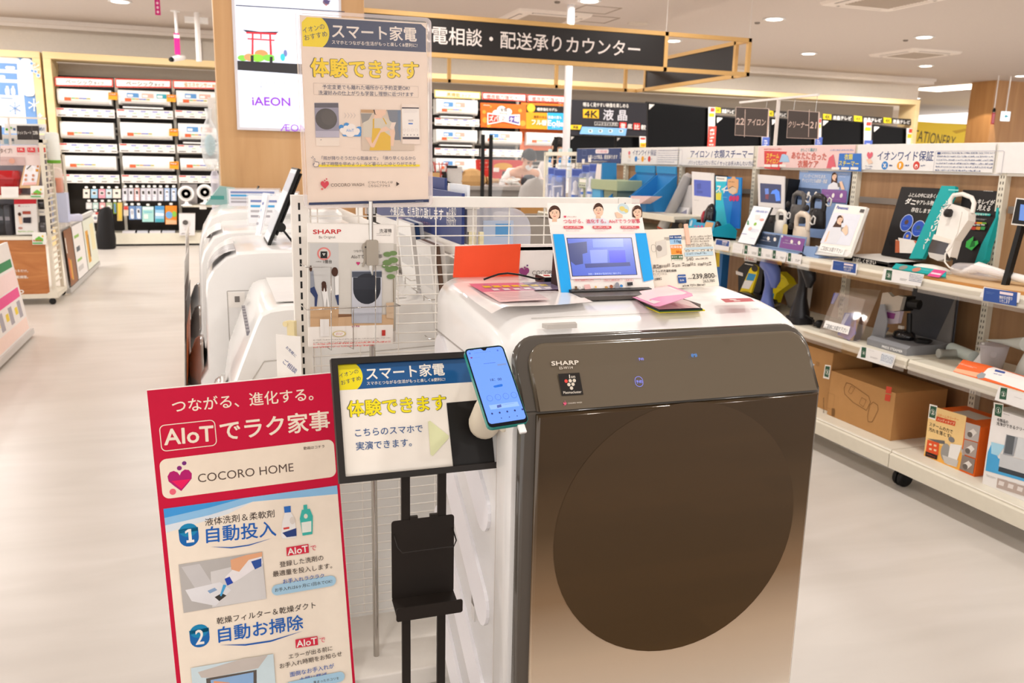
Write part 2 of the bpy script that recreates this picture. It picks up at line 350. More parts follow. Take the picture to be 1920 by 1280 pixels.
slab(.502, 1.150, (FZ1, FZT+.006), .006, .05, .05, FR, True).build('panel_surround', washer)
# glass: printed silver at the foot running to bronze at the head, with the dark round window in it
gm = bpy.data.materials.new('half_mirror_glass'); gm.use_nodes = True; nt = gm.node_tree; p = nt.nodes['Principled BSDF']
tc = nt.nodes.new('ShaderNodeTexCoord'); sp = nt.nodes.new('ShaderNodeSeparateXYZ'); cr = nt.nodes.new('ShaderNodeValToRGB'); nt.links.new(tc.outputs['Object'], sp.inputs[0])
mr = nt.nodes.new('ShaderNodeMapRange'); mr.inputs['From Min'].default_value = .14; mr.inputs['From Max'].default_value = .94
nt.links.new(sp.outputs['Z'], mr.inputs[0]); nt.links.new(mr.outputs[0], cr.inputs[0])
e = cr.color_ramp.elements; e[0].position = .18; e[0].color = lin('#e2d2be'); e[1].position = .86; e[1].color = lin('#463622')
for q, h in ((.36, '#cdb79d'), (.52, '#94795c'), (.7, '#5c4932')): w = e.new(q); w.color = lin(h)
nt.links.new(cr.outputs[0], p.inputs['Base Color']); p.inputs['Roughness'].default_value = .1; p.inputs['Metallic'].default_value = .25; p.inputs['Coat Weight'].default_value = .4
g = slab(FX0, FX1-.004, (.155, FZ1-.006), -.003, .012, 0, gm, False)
wm = m('#463520', .06, coat=.8, nz=0); n = 64
g.add([(.836+.268*math.cos(6.28319*i/n), FYB-.0036, .672+.262*math.sin(6.28319*i/n)) for i in range(n)], [tuple(range(n))], wm)
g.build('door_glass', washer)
cp = slab(FX0, FX1-.004, (FZ1, FZT-.006), -.001, .01, .038, m('#695e4f', .16, coat=.5, nz=.01), True)
tilt = math.degrees(math.atan2(FYT-FYB, FZT-FZ1))
o = cp.build('control_panel', washer)
pa = Pan((0, FYB-.0014, FZ1), (-tilt, 0, 0)); pa.z(1000, 620, 6.4)
LT = m('#e6dccd', .5)
pa.t(218, 392, 543, 378, 'SHARP', LT, .03, 48); pa.t(312, 447, 472, 438, 'ES-W114', LT, .006)
pa.q(m('#1c1611', .3), 297, 518, 552, 502, 600, 765, 342, 780)
pa.q(LT, 426, 527, 437, 526, 441, 569, 430, 570); pa.t(450, 556, 500, 553, 'on', LT, .01)
for x, y, c in ((392, 604, '#e2473c'), (441, 600, '#d9cdbb'), (490, 597, '#d9cdbb'), (425, 646, '#d9cdbb'), (474, 642, '#d9cdbb'), (456, 688, '#d9cdbb')): pa.o(x, y, 20, 21, m(c, .5))
pa.t(358, 743, 575, 732, 'Plasmacluster', LT, .012)
pa.heart(378, 876, 20, m('#d9587a', .5)); pa.o(378, 846, 5, 5, m('#d9587a', .5)); pa.o(366, 898, 5, 5, m('#d9587a', .5)); pa.t(410, 872, 580, 860, 'COCORO WASH', LT, .003)
BL = em('#8d93ff', .9); pa.t(1256, 342, 1320, 339, '予約', BL, .01); pa.t(1228, 615, 1302, 609, '予約', BL, .01)
pa.ring(1204, 552, 1324, 670, BL, .0008, .02)
pa.z(1200, 600, 3); pa.t(287, 200, 318, 198, '((•))', em('#3aa0ff', 1.0), .01)
o = pa.build('panel_print', washer, pa.loc, pa.rot)
# lid, recess grip and print on the top
def top(y): return 1.087+(y-1.51)*.15 if y < 1.57 else (1.096+(y-1.57)*.054 if y < 1.7 else 1.104)
pg = aZ(1050, 605, 1.082)
b = B(); b.prism([(pg.x-.03, pg.y-.012), (pg.x+.03, pg.y-.012), (pg.x+.034, pg.y+.006), (pg.x-.034, pg.y+.006)], 'z', 1.073, 1.0815, m('#c3bdb5', .5)); b.build('detergent_drawer_grip', washer)
b = B(); b.box(.56, .93, 1.4975, 1.4985, 1.0846, 1.0855, m('#b9b3ac', .6)); b.box(.93, .931, 1.4985, 1.6, 1.087, 1.1, m('#b9b3ac', .6)); b.build('lid_seam', washer)
q = Pan((0, 0, 1.1055), (-90, 0, 0)); q.z(1000, 360, 3.84)
q.q(m('#b5343c', .5), 1345, 768, 1560, 762, 1600, 786, 1385, 795); q.greek(1410, 774, 1550, 788, 1, PAPER, .8); q.greek(1560, 840, 1640, 846, 1, m('#7d7771'), .8)
q.build('top_sticker', washer, q.loc, q.rot)
for x in (.55, 1.1):
    for y in (1.46, 1.9):
        b = B(); b.lathe([(.03, 0), (.03, .012), (.02, .05)], BLACK, 16, (x, y, 0)); b.build('foot', washer)
# ================================================================= things standing on and around the big washer
def R_(rot): return Euler([math.radians(q) for q in rot]).to_matrix().to_4x4()
def panel(b, w, h, y0, y1, a, r=.002): return b.prism(rrect(-w/2, -h/2, w/2, h/2, r, 3), 'y', y0, y1, a)
SKIN = m('#efc9ad', .6); HAIR = m('#4a2d20', .6)
def face(p, x, y, rx, ry, lng):
    """a printed portrait head"""
    if lng: p.q(HAIR, *p.arcpts(x, y-ry*.1, rx*1.22, ry*1.12, 180, 360), x+rx*1.15, y+ry*.75, x+rx*.6, y+ry*.9, x-rx*.6, y+ry*.9, x-rx*1.15, y+ry*.75)
    else: p.q(HAIR, *p.arcpts(x, y-ry*.1, rx*1.08, ry*1.1, 170, 370))
    p.q(m('#e6bd9f', .6), x-rx*.35, y+ry*.5, x+rx*.35, y+ry*.5, x+rx*.5, y+ry*1.35, x-rx*.5, y+ry*1.35); p.o(x, y, rx, ry, SKIN)
    p.q(HAIR, *p.arcpts(x, y-ry*.04, rx*1.06, ry*1.06, 190, 350), x+rx*.8, y-ry*.42, x+rx*.2, y-ry*.62, x-rx*.5, y-ry*.45, x-rx*.9, y-ry*.1)
    for s_ in (-1, 1): p.o(x+s_*rx*.4, y-ry*.02, rx*.13, ry*.06, m('#2a1a14'), 8); p.r(x+s_*rx*.4-rx*.2, y-ry*.22, x+s_*rx*.4+rx*.2, y-ry*.17, HAIR)
    p.q(m('#c9605a'), x-rx*.35, y+ry*.42, x, y+ry*.48, x+rx*.35, y+ry*.42, x+rx*.15, y+ry*.58, x-rx*.15, y+ry*.58); p.q(m('#dba98c'), x-rx*.04, y, x+rx*.06, y, x+rx*.1, y+ry*.26, x-rx*.1, y+ry*.26)
# ---- small video player with its cardboard header
vl, vr, vw, vh = (.793, 1.696, 1.198), (-27.8, .2, -1.1), .2236, .209
vp = thing('video_player', 'small promotional video player with bright blue side strips, standing on top of the washer', 'video player', vl, vr)
CY = m('#10a4ef', .5); b = B(); panel(b, vw, vh, 0, .006, PAPER); b.build('board', vp)
p = Pan(vl, vr); p.z(1000, 360, 3.84)
p.q(m('#f7f1ea', .5), 102, 80, 768, 84, 804, 292, 140, 300)
LSH = m('#e6e9ef', .6)
p.o(648, 120, 42, 38, m('#c9dbe0', .6)); p.o(640, 120, 20, 18, m('#e3cf7a', .6)); p.o(668, 135, 14, 14, m('#e3cf7a', .6)); p.q(LSH, 380, 240, 400, 200, 430, 186, 505, 186, 540, 205, 552, 240); p.q(m('#f3ece6', .6), 120, 292, 125, 235, 205, 235, 230, 292)
face(p, 152, 152, 36, 46, 1); face(p, 467, 132, 34, 44, 0); face(p, 746, 148, 30, 42, 1); p.q(SKIN, 585, 150, 602, 146, 640, 168, 640, 185, 600, 190)
p.z(1000, 360, 3.84); PK = m('#d8345c', .5); p.heart(226, 180, 9, PK); p.greek(240, 176, 315, 190, 1, m('#caa6a0'), .5)
p.t(214, 213, 765, 212, 'つながる、進化する。AIoTでラク家事', PK, .012)
for x0, x1 in ((216, 358), (423, 560), (625, 760)):
    p.r(x0, 247, x1, 265, m('#d94a56', .5)); p.greek(x0+8, 251, x1-8, 261, 1, PAPER, .8); p.greek(x0+15, 272, x1-15, 290, 2, m('#d98f92'), .4)
p.q(CY, 138, 306, 216, 306, 275, 727, 198, 728); p.q(CY, 728, 300, 808, 299, 862, 632, 790, 648)
p.q(m('#e9e3ea', .4), 218, 312, 728, 304, 775, 622, 268, 630); p.q(m('#1b1c28', .3), 234, 333, 704, 331, 745, 600, 275, 612)
p.q(em('#4a62c8', .85), 240, 338, 699, 336, 739, 596, 280, 607)
for c, s, pts in (('#2b3a86', .6, (245, 375, 380, 360, 385, 440, 350, 450, 355, 520, 300, 530, 262, 500)), ('#8090e6', .8, (402, 422, 528, 418, 530, 512, 412, 516)), ('#2a33d8', 1, (538, 424, 655, 422, 664, 512, 548, 516)), ('#2f3f96', .6, (365, 520, 690, 508, 695, 535, 372, 550)), ('#6f86dd', .8, (420, 345, 640, 340, 645, 400, 425, 405))):
    p.q(em(c, s), *pts)
p.t(390, 594, 628, 588, '洗剤・柔軟剤が直接空気に触れずに', em('#c9d4ff', .8), .004)
for x0, x1 in ((285, 485), (495, 638), (648, 720)): p.ring(x0, 630, x1, 645, m('#e2a0a0'), .0006); p.greek(x0+12, 634, x1-12, 641, 1, m('#d86a70'), .8)
p.q(m('#6b4f33'), 293, 682, 310, 682, 312, 708, 296, 708); p.o(330, 695, 10, 12, m('#d8d4d0')); p.q(m('#e7b7b3'), 360, 672, 400, 668, 412, 700, 366, 706); p.o(444, 688, 8, 8, m('#e6b86a')); p.o(520, 690, 12, 8, m('#b78a4a')); p.o(556, 684, 12, 12, m('#a0522d'))
p.q(m('#8f9099'), 583, 664, 592, 655, 604, 655, 612, 668, 614, 696, 582, 698); p.o(628, 680, 11, 10, m('#3a86c8')); p.q(m('#2b2b30'), 668, 655, 708, 652, 710, 676, 672, 680)
for x0 in (290, 358, 432, 505, 580, 640): p.greek(x0, 712, x0+50, 718, 1, m('#d9a0a0'), .7)
p.build('print', vp)
b = B(); b.T = Matrix.Translation(Vector(vl)).inverted(); q = Matrix(R_(vr)); b.T = (Matrix.Translation(Vector(vl)) @ q).inverted()
b.prism([(1.635, 1.1035), (1.755, 1.105), (1.745, 1.20), (1.738, 1.20), (1.70, 1.118), (1.635, 1.113)], 'x', .70, .89, DARK); b.box(.70, .89, 1.585, 1.64, 1.0995, 1.109, m('#59524d', .4)); b.build('base', vp, bev=.002)
# ---- price card
pl, pr, pw, ph = (.985, 1.69, 1.172), (-21, -2.6, -7), .176, .138
pc = thing('price_card', 'cream price card with a large black price, propped beside the video player', 'price card', pl, pr)
b = B(); panel(b, pw, ph, 0, .002, m('#efe6d6', .6)); b.prism([(0, .05), (.045, -.0672), (.041, -.0672), (0, .042)], 'x', -.03, .03, PAPER); b.build('card', pc)
p = Pan(pl, pr); p.z(1000, 360, 3.84); K = m('#2c2522'); p.zm = (1000, 360, 3.84)
for x0, y0, x1, y1, c, t in ((977, 313, 1068, 373, '#9cc6e6', '洗濯・脱水容量'), (985, 383, 1072, 447, '#f39a3a', '乾燥容量'), (990, 455, 1078, 496, '#e9e3d4', '省エネ・節電')):
    p.r(x0, y0, x1, y1, m(c)); p.r(x0, y0, x1, y0+24, m({'#9cc6e6': '#2f5590', '#f39a3a': '#ef8a2c', '#e9e3d4': '#4a6b46'}[c])); p.t(x0+4, y0+12, x1-4, y0+12, t, PAPER, .015)
p.t(1015, 358, 1062, 357, '11kg', m('#1d3a66'), .01); p.t(1028, 432, 1068, 431, '6kg', m('#c05a12'), .01); p.t(994, 486, 1074, 484, 'ドラム式洗濯', m('#4a6b46'), .005)
p.q(m('#dcd4c8'), 880, 360, 955, 340, 962, 450, 890, 475); p.o(905, 405, 20, 22, m('#8d837b')); p.ring(845, 378, 885, 432, m('#9a9087'), .0006, .01)
for i, y in enumerate((318, 335, 352, 372, 385)): p.greek(1095, y, 1290, y+7, 1, m('#a79d92'), .8, i)
p.r(1088, 402, 1295, 408, m('#bcd2dc')); p.t(1096, 424, 1290, 420, '○ × − ○ 4.7', m('#5d544e'), .003, 17)
p.r(1086, 436, 1295, 455, m('#bcd2dc')); p.greek(1100, 440, 1285, 450, 1, m('#7d8a90'), .7)
p.t(1100, 484, 1150, 481, '540', m('#6b625b'), .003); p.greek(1165, 476, 1290, 486, 1, m('#8d837b'), .7)
p.greek(862, 522, 1300, 532, 1, m('#7d736b'), .8)
p.t(858, 549, 922, 547, 'SHARP', m('#8d837b')); p.t(860, 572, 1028, 566, 'ドラム式洗濯乾燥機', K, .012); p.t(862, 592, 962, 589, 'ES-W114-SL', m('#a39a90')); p.t(868, 606, 910, 604, 'シルバー系', m('#8d837b')); p.greek(870, 618, 930, 632, 1, m('#6b625b'), 1)
p.r(1035, 597, 1101, 655, m('#2f5599'), .002); p.t(1040, 612, 1096, 610, '標準配送料', PAPER, .01); p.t(1052, 636, 1082, 635, '込み', PAPER, .02)
p.t(1143, 612, 1300, 604, '239,800', K, .008, 40); p.t(1303, 608, 1314, 607, '円', K, .005); p.greek(1110, 620, 1140, 628, 1, K, .8); p.t(1218, 645, 1302, 640, '263,780', K, .004, 22); p.greek(1070, 668, 1300, 680, 1, m('#5d544e'), .6)
p.build('print', pc)
b = B(); b.box(.021, .030, -.004, .001, .03, .078, m('#f3c3ab', .6)); b.build('sticky_note', pc, bev=.0005)
# ---- pile of folded leaflets
def leaf(name, label, pts, z, th, a, lift=0, r=0):
    P = [aZ(x, y, z) for x, y in pts]; c = sum(P, Vector())/len(P); b = B()
    hz = [0]*len(P) if not lift else lift
    lo = [(q.x-c.x, q.y-c.y, h) for q, h in zip(P, hz)]; b.loft([lo, [(q[0], q[1], q[2]+th) for q in lo]], a, smooth=False)
    o = b.build(name, None, (c.x, c.y, z), bev=.0006); return tag(o, label, 'leaflet', 'leaflets piled on the washer')
TOPZ = 1.1015
L0 = [(1156, 553), (1225, 533), (1322, 583), (1236, 587)]
leaf('leaflet', 'yellow leaflet at the very bottom of the pile on the washer', L0, TOPZ-.012, .0025, m('#e6d21e', .5))
leaf('leaflet', 'dark green leaflet lying on the yellow one in the pile', [(1157, 551), (1226, 531), (1318, 582), (1236, 585)], TOPZ-.0093, .0022, m('#2e5a2a', .5))
leaf('leaflet', 'black leaflet just under the open pink one in the pile', [(1156, 549), (1226, 529), (1317, 580), (1237, 583)], TOPZ-.0068, .002, m('#232026', .5))
z = TOPZ-.004; P = [aZ(x, y, z+.0) for x, y in ((1156, 547), (1226, 526), (1313, 578), (1236, 581))]
pk = thing('leaflet', 'pink leaflet lying half open on top of the pile, red bubble on it', 'leaflet', P[0], group='leaflets piled on the washer')
b = B(); b.add([tuple(q-P[0]+Vector((0, 0, .0012))) for q in P], [(0, 3, 2, 1)], m('#ecd9d2', .5)); q2 = [q-P[0]+Vector((0, 0, .0014)) for q in P]
b.add([tuple(q2[0].lerp(q2[2], .45)), tuple(q2[3].lerp(q2[2], .55)), tuple(q2[3].lerp(q2[2], .9)), tuple(q2[0].lerp(q2[2], .85))], [(0, 1, 2, 3)], m('#d9b3b0', .5)); b.build('inner_page', pk)
ca, cb, cc, cdn = P[0]+Vector((0, 0, .002)), P[1]+Vector((0, 0, .002)), aZ(1304, 553, z+.034), aZ(1232, 576, z+.012)
def bil(u, v): return ca.lerp(cb, u).lerp(cdn.lerp(cc, u), v)-P[0]
nz_ = (cb-ca).cross(cdn-ca).normalized(); nz_ = nz_ if nz_.z > 0 else -nz_
def patch(b, uv, a, h): b.add([tuple(bil(u, v)+nz_*h) for u, v in uv], [tuple(range(len(uv)))], a)
b = B(); edge = [(0, 0), (1, 0), (1, .5), (1, .93), (.93, 1), (.5, 1), (.06, 1), (0, .94), (0, .5)]
lo = [tuple(bil(u, v)) for u, v in edge]; up = [tuple(bil(u, v)+nz_*.0008) for u, v in edge]; b.loft([lo, up], m('#ee9cc0', .45), smooth=False)
patch(b, [(.06, .06), (.94, .06), (.94, .88), (.06, .88)], m('#f6dcdc', .45), .001)
patch(b, [(.5+.16*math.cos(t)-.2, .2+.13*math.sin(t)) for t in (6.2832*i/20 for i in range(20))], m('#d81e5b', .45), .0013)
for u0, v0, u1, v1, c in ((.22, .17, .27, .25, '#f2d12b'), (.32, .17, .36, .25, '#f2d12b'), (.5, .1, .86, .15, '#e87aa8'), (.45, .2, .86, .26, '#e0458a'), (.42, .3, .8, .37, '#e0458a'), (.3, .5, .36, .62, '#f0a02c'), (.4, .52, .44, .62, '#f0a02c'), (.72, .52, .92, .68, '#f8f2ee'), (.12, .72, .8, .75, '#e6a27c'), (.15, .64, .24, .7, '#c8308a'), (.4, .42, .52, .5, '#5b6a9a'), (.3, .8, .85, .82, '#e6b9a0')):
    patch(b, [(u0, v0), (u1, v0), (u1, v1), (u0, v1)], m(c, .45), .0014)
b.build('cover', pk)
# ---- laminated sheet over the left shoulder of the machine
P = [aZ(x, y, 1.108) for x, y in ((846, 531), (1045, 527), (1112, 566), (922, 577))]; sh = thing('laminated_sheet', 'laminated pink and yellow notice lying flat over the edge of the washer top', 'notice', P[0])
def bs(u, v): return P[0].lerp(P[1], u).lerp(P[3].lerp(P[2], u), v)-P[0]
b = B(); n = 8; G = [[bs(i/n, j/n)+Vector((0, 0, .003*math.sin(i/n*5+j)*(j/n)*.5-(.012*(j/n) if i == 0 else 0))) for i in range(n+1)] for j in range(n+1)]
b.add([tuple(q) for r in G for q in r], [(j*(n+1)+i, j*(n+1)+i+1, (j+1)*(n+1)+i+1, (j+1)*(n+1)+i) for j in range(n) for i in range(n)], m('#f3ece9', .12, spec=.7), True); b.build('sheet', sh)
b = B()
def pt(u0, v0, u1, v1, c, h=.004): b.add([tuple(bs(u, v)+Vector((0, 0, h))) for u, v in ((u0, v0), (u1, v0), (u1, v1), (u0, v1))], [(0, 1, 2, 3)], m(c, .15, spec=.7))
pt(.12, .12, .9, .5, '#c9789f'); pt(.62, .12, .9, .5, '#8d84a6', .0043); pt(.12, .5, .6, .9, '#eecfd2', .0043)
for i in range(7): pt(.2+.09*i, .24, .27+.09*i, .33, '#e9c83c', .0046)
for i in range(6): pt(.24+.1*i, .38, .3+.1*i, .46, '#efe4ea', .0046)
for i in range(5): pt(.16, .56+.06*i, .8-.05*i, .575+.06*i, '#c3b3ba', .0046)
b.build('print', sh)
# ---- little black remote and its lead
P = [aZ(x, y, 1.106) for x, y in ((1028, 527), (1060, 530), (1056, 542), (1022, 535))]; c = P[0]
rm = thing('remote_control', 'small black control box with coloured buttons beside the video player, trailing a black lead', 'control box', c)
b = B(); b.box(-.03, .04, -.05, .01, 0, .016, BLACK); b.build('case', rm, bev=.002); b = B()
for i, h in enumerate(('#c43b36', '#3a86c8', '#3aa05a')): b.box(-.02+.018*i, -.008+.018*i, -.03, -.018, .0155, .018, m(h))
b.box(-.026, .036, -.046, .006, .015, .0162, PAPER); b.build('button', rm)
b = B(); w = [Vector((-.03, -.02, .008))]+[aY(x, y, 1.80)-c for x, y in ((1000, 521), (975, 515), (952, 512), (935, 514), (920, 519), (907, 524))]; b.tube(w, .0022, BLACK); b.build('lead', rm)
# ---- orange and white board along the back of the top
bl = (.74, 1.945, 1.104); bd = thing('header_board', 'orange and white cardboard header standing along the back edge of the washer top', 'header board', bl)
b = B(); b.box(-.21, .12, 0, .004, 0, .075, m('#efe8e4', .5)); b.prism([(-.215, 0), (-.05, 0), (-.046, .078), (-.21, .074)], 'y', -.002, .003, m('#f0522c', .5)); b.prism([(0, .07), (.02, 0), (.016, 0), (0, .062)], 'x', -.1, .05, PAPER); b.build('card', bd)
p = Pan(bl, y=-.002); p.z(700, 380, 5.333); p.heart(1508, 695, 50, m('#93407a')); p.o(1514, 647, 10, 10, m('#93407a')); p.o(1540, 627, 9, 9, m('#6b3a7a')); p.o(1462, 750, 13, 12, m('#c25a80')); p.t(1588, 700, 1832, 694, 'COCORO', m('#6f6764')); p.build('print', bd)

# ================================================================= red standee
sl, sr, sw = (.042, 2.038, .712), (-7.11, -2.29, -.43), .42
st = thing('standee', 'tall crimson floor standee board leaning at the front, numbered one and two', 'standee', sl, sr)
CR = m('#cc0d3a', .5, spec=.2); b = B(); b.box(-sw/2, sw/2, 0, .008, -.713, .1415, PAPER); b.build('board', st)
p = Pan(sl, sr); p.g(-sw/2+.0005, -.712, sw/2-.0005, .140, CR); p.zm = (280, 690, 5.181); IV = m('#f6e6d2', .5)
p.t(222, 372, 1590, 248, 'つながる、進化する。', IV, .012); p.t(690, 612, 1748, 500, 'でラク家事', IV, .028)
p.ring(92, 555, 660, 750, IV, .002, .012)
p.t(145, 672, 622, 632, 'AIoT', IV, .03)
p.zm = (280, 690, 5.181); A_ = p.L(95, 905); B_ = p.L(1790, 700); C_ = p.L(120, 1275); u0, u1 = A_[0], B_[0]; p.poly(rrect(u0, C_[1], u1, A_[1]+.004, .016), IV)
p.heart(300, 1085, 118, m('#b8106c')); p.q(m('#ee0f5e'), 215, 1095, 400, 1075, 312, 1172); p.o(292, 970, 24, 22, m('#8a1f77')); p.o(339, 922, 22, 20, m('#7c2a7d')); p.o(228, 1199, 32, 30, m('#f0687c'))
p.t(472, 1070, 1400, 960, 'COCORO HOME', m('#5d4a40'), -.012); p.t(1498, 778, 1700, 758, '動画はコチラ', m('#5d4a40'), .004)
p.zm = (300, 900, 3.368); tl = p.L(22, 180); trr = p.L(1118, 32); p.g(tl[0], -.70, trr[0], tl[1], m('#f6e8d6', .5))
zt = tl[1]
p.poly([(tl[0], zt), (trr[0], zt), (trr[0], zt-.022), (tl[0]+.2, zt-.012), (tl[0]+.1, zt-.03), (tl[0], zt-.04)], m('#8fc3ea', .5)); p.poly([(tl[0], zt), (tl[0]+.18, zt), (tl[0]+.1, zt-.012), (tl[0], zt-.022)], m('#3f9be0', .5)); p.poly([(tl[0], zt-.04), (tl[0]+.1, zt-.03), (tl[0]+.2, zt-.012), (tl[0]+.14, zt-.034), (tl[0], zt-.058)], m('#dfe6ec', .5))
BR_ = m('#3f322c'); BU = m('#1d62b8')
for n_, cx, cy, t1, t2, y1, y2, x1 in (('1', 182, 352, '液体洗剤＆柔軟剤', '自動投入', ((284, 265), (722, 208)), ((292, 345), (732, 302)), 0), ('2', 250, 988, '乾燥フィルター＆乾燥ダクト', '自動お掃除', ((358, 888), (982, 785)), ((368, 975), (902, 892)), 0)):
    a_ = p.L(cx-62, cy); e_ = p.L(cx+62, cy-15); z0 = (a_[1]+e_[1])/2; hw = (e_[0]-a_[0])/2; p.poly(rrect(a_[0], z0-hw*1.28, e_[0], z0+hw*1.28, hw*.95), m('#0f66b0')); p.poly(rrect(a_[0], z0-hw*.2, e_[0], z0+hw*1.28, hw*.95), m('#1187b8'))
    if n_ == '2': p.t(cx-24, cy+3, cx+26, cy-4, n_, PAPER, .03, 90)
    else: p.q(PAPER, 158, 322, 178, 308, 196, 306, 202, 375, 216, 373, 217, 389, 168, 395, 167, 379, 182, 377, 178, 325, 160, 336)
    p.t(*y1[0], *y1[1], t1, BR_, .006); p.t(*y2[0], *y2[1], t2, BU, .022)
for q in ((318, 418, 450, 420, 560, 405, 705, 365, 560, 412, 450, 428), (380, 1038, 540, 1032, 700, 1008, 905, 948, 700, 1018, 540, 1042)): p.q(m('#1a5ab0'), *q)
# bottles
p.q(m('#f3efec'), 790, 200, 822, 195, 850, 240, 862, 345, 855, 362, 775, 368, 764, 350, 772, 260); p.q(m('#2f6fc4'), 782, 165, 824, 160, 826, 200, 786, 204); p.q(m('#27407f'), 772, 330, 860, 300, 862, 350, 800, 358); p.o(836, 252, 17, 24, m('#e3d9cf')); p.q(m('#d8413c'), 778, 298, 816, 292, 816, 304, 780, 310)
p.q(m('#3fb8ac'), 895, 185, 945, 178, 965, 225, 962, 338, 900, 348, 882, 240); p.q(m('#3fb8ac'), 905, 155, 928, 152, 930, 185, 906, 188); p.q(m('#eef0e6'), 892, 265, 955, 255, 955, 322, 898, 330); p.o(920, 225, 12, 15, m('#e8e0d0'))
# pouring picture
p.q(m('#b9b4b0'), 118, 530, 645, 448, 672, 745, 150, 835); p.q(m('#d8d4d2'), 320, 575, 645, 500, 672, 745, 330, 800); p.q(m('#cbc7c6'), 135, 545, 250, 525, 330, 650, 235, 700); p.q(m('#e4e2e4'), 160, 690, 380, 640, 450, 690, 350, 790, 200, 760); p.q(m('#3a3632'), 345, 735, 390, 710, 420, 725, 375, 760); p.q(m('#8aa6c9'), 300, 695, 345, 675, 362, 690, 315, 712)
p.q(m('#efe9ea'), 410, 610, 520, 500, 640, 470, 650, 520, 520, 610, 470, 640); p.q(m('#e8ab82'), 445, 500, 540, 470, 645, 450, 645, 478, 560, 500, 500, 575, 450, 560); p.q(m('#2748b0'), 408, 620, 440, 605, 462, 645, 425, 662); p.q(m('#4aa8dd'), 400, 655, 420, 660, 388, 730, 378, 725); p.q(m('#2d52a0'), 575, 510, 640, 490, 640, 540, 600, 560)
# AIoT tags and lines
for dx, dy, tx in ((0, 0, (('登録した洗剤の', 755, 530, 1030, 485), ('最適量を投入します。', 712, 590, 1085, 535))), (57, 580, (('エラーが出る前に', 755, 530, 1030, 475), ('お手入れ時期をお知らせ', 698, 590, 1090, 510)))):
    p.q(m('#d62a44'), 797+dx, 422+dy, 936+dx, 400+dy, 940+dx, 455+dy, 800+dx, 476+dy); p.t(805+dx, 450+dy, 932+dx, 428+dy, 'AIoT', PAPER, .03); p.t(950+dx, 428+dy, 985+dx, 422+dy, 'で', m('#e0526a'), .01)
    for s_, x0, y0, x1, y1 in tx: p.t(x0+dx, y0+dy, x1+dx, y1+dy, s_, BR_, .006)
a_ = p.L(705, 690); e_ = p.L(1110, 630); zc = (a_[1]+e_[1])/2; p.poly(rrect(a_[0], zc-.0135, e_[0], zc+.0135, .013), m('#a9cfe6'))
p.t(776, 637, 1035, 598, 'お手入れラクラク', m('#2f62b4'), .01); p.t(725, 690, 1085, 632, 'お手入れは6ヶ月に1回水でOK!', BR_, .004)
p.t(820, 1222, 1098, 1165, '面倒なお手入れが', m('#2f62b4'), .01); p.t(880, 1255, 1052, 1222, '大幅に軽減', m('#2f62b4'), .01)
a_ = p.L(790, 1300); e_ = p.L(1165, 1235); zc = (a_[1]+e_[1])/2; p.poly(rrect(a_[0], zc-.0135, e_[0], zc+.0135, .013), m('#a9cfe6')); p.t(968, 1270, 1128, 1242, '集まったホコリを', BR_, .004)
p.q(m('#cfe0e6'), 195, 1180, 715, 1090, 740, 1420, 220, 1450); p.q(m('#c8beb6'), 240, 1205, 520, 1120, 680, 1098, 620, 1180, 330, 1240, 262, 1240); p.q(m('#5e564f'), 292, 1245, 610, 1190, 610, 1400, 300, 1400); p.q(m('#8fb3dc'), 320, 1255, 590, 1205, 590, 1400, 330, 1400); p.q(m('#e8a078'), 340, 1260, 440, 1270, 470, 1400, 330, 1400)
p.build('print', st)
b = B(); b.T = (Matrix.Translation(Vector(sl)) @ R_(sr)).inverted(); b.T = None
b.prism([(.008, .05), (.1, -.68), (.085, -.69), (.008, .0)], 'x', -.06, .06, PAPER); b.build('strut', st)

# ================================================================= black framed sign on two poles
fl_, fr_, fw_, fh_ = (.346, 1.51, .907), (-21.5, .33, .91), .32, .23
ss = thing('framed_sign_stand', 'black framed sign on two black poles with an empty leaflet tray below', 'sign stand', fl_, fr_)
FB = m('#221c18', .45); b = B(); O = rrect(-fw_/2, -fh_/2, fw_/2, fh_/2, .001, 1); I = rrect(-fw_/2+.012, -fh_/2+.012, fw_/2-.012, fh_/2-.012, .001, 1); n = len(O)
b.loft([[(q[0], y, q[1]) for q in r] for r, y in ((O, .018), (O, 0), (I, 0), (I, .012))], FB, cap=False, smooth=False); b.box(-fw_/2, fw_/2, .012, .018, -fh_/2, fh_/2, FB); b.build('frame', ss, bev=.0012)
p = Pan(fl_, fr_, y=.0115); p.z(615, 650, 4.923); NV = m('#17568f', .35)
p.q(m('#f5ece0', .4), 78, 155, 1280, 88, 1640, 1100, 158, 1228)
p.q(NV, 80, 158, 1400, 85, 1400, 320, 100, 402); p.q(m('#0f4677', .35), 80, 158, 1400, 85, 1400, 105, 80, 176)
c0 = p.L(88, 165); c1 = p.L(100, 402); yw = m('#f2df16', .4); mid = (c0[1]+c1[1])/2; rr = abs(c0[1]-c1[1])*.62; cxx = p.L(320, 270)[0]-rr
hh = abs(c0[1]-c1[1])/2; an = math.asin(hh/rr); p.poly([(c0[0], mid-hh), (cxx+rr*math.cos(an), mid-hh)]+[(cxx+rr*math.cos(-an+2*an*i/12), mid+rr*math.sin(-an+2*an*i/12)) for i in range(13)]+[(c0[0], mid+hh)], yw)
p.t(104, 268, 278, 222, 'イオンの', m('#1f3355'), .004); p.t(120, 334, 300, 286, 'おすすめ', m('#1f3355'), .004)
p.t(352, 250, 1072, 205, 'スマート家電', m('#f4ede2'), .03); p.t(358, 338, 1080, 298, 'スマホとつながる!生活がもっと楽しく&便利に!', m('#f4ede2'), .016)
p.t(180, 575, 1088, 510, '体験できます', m('#4a4a30'), .074); p.t(184, 575, 1084, 510, '体験できます', m('#f4e116', .4), .04)
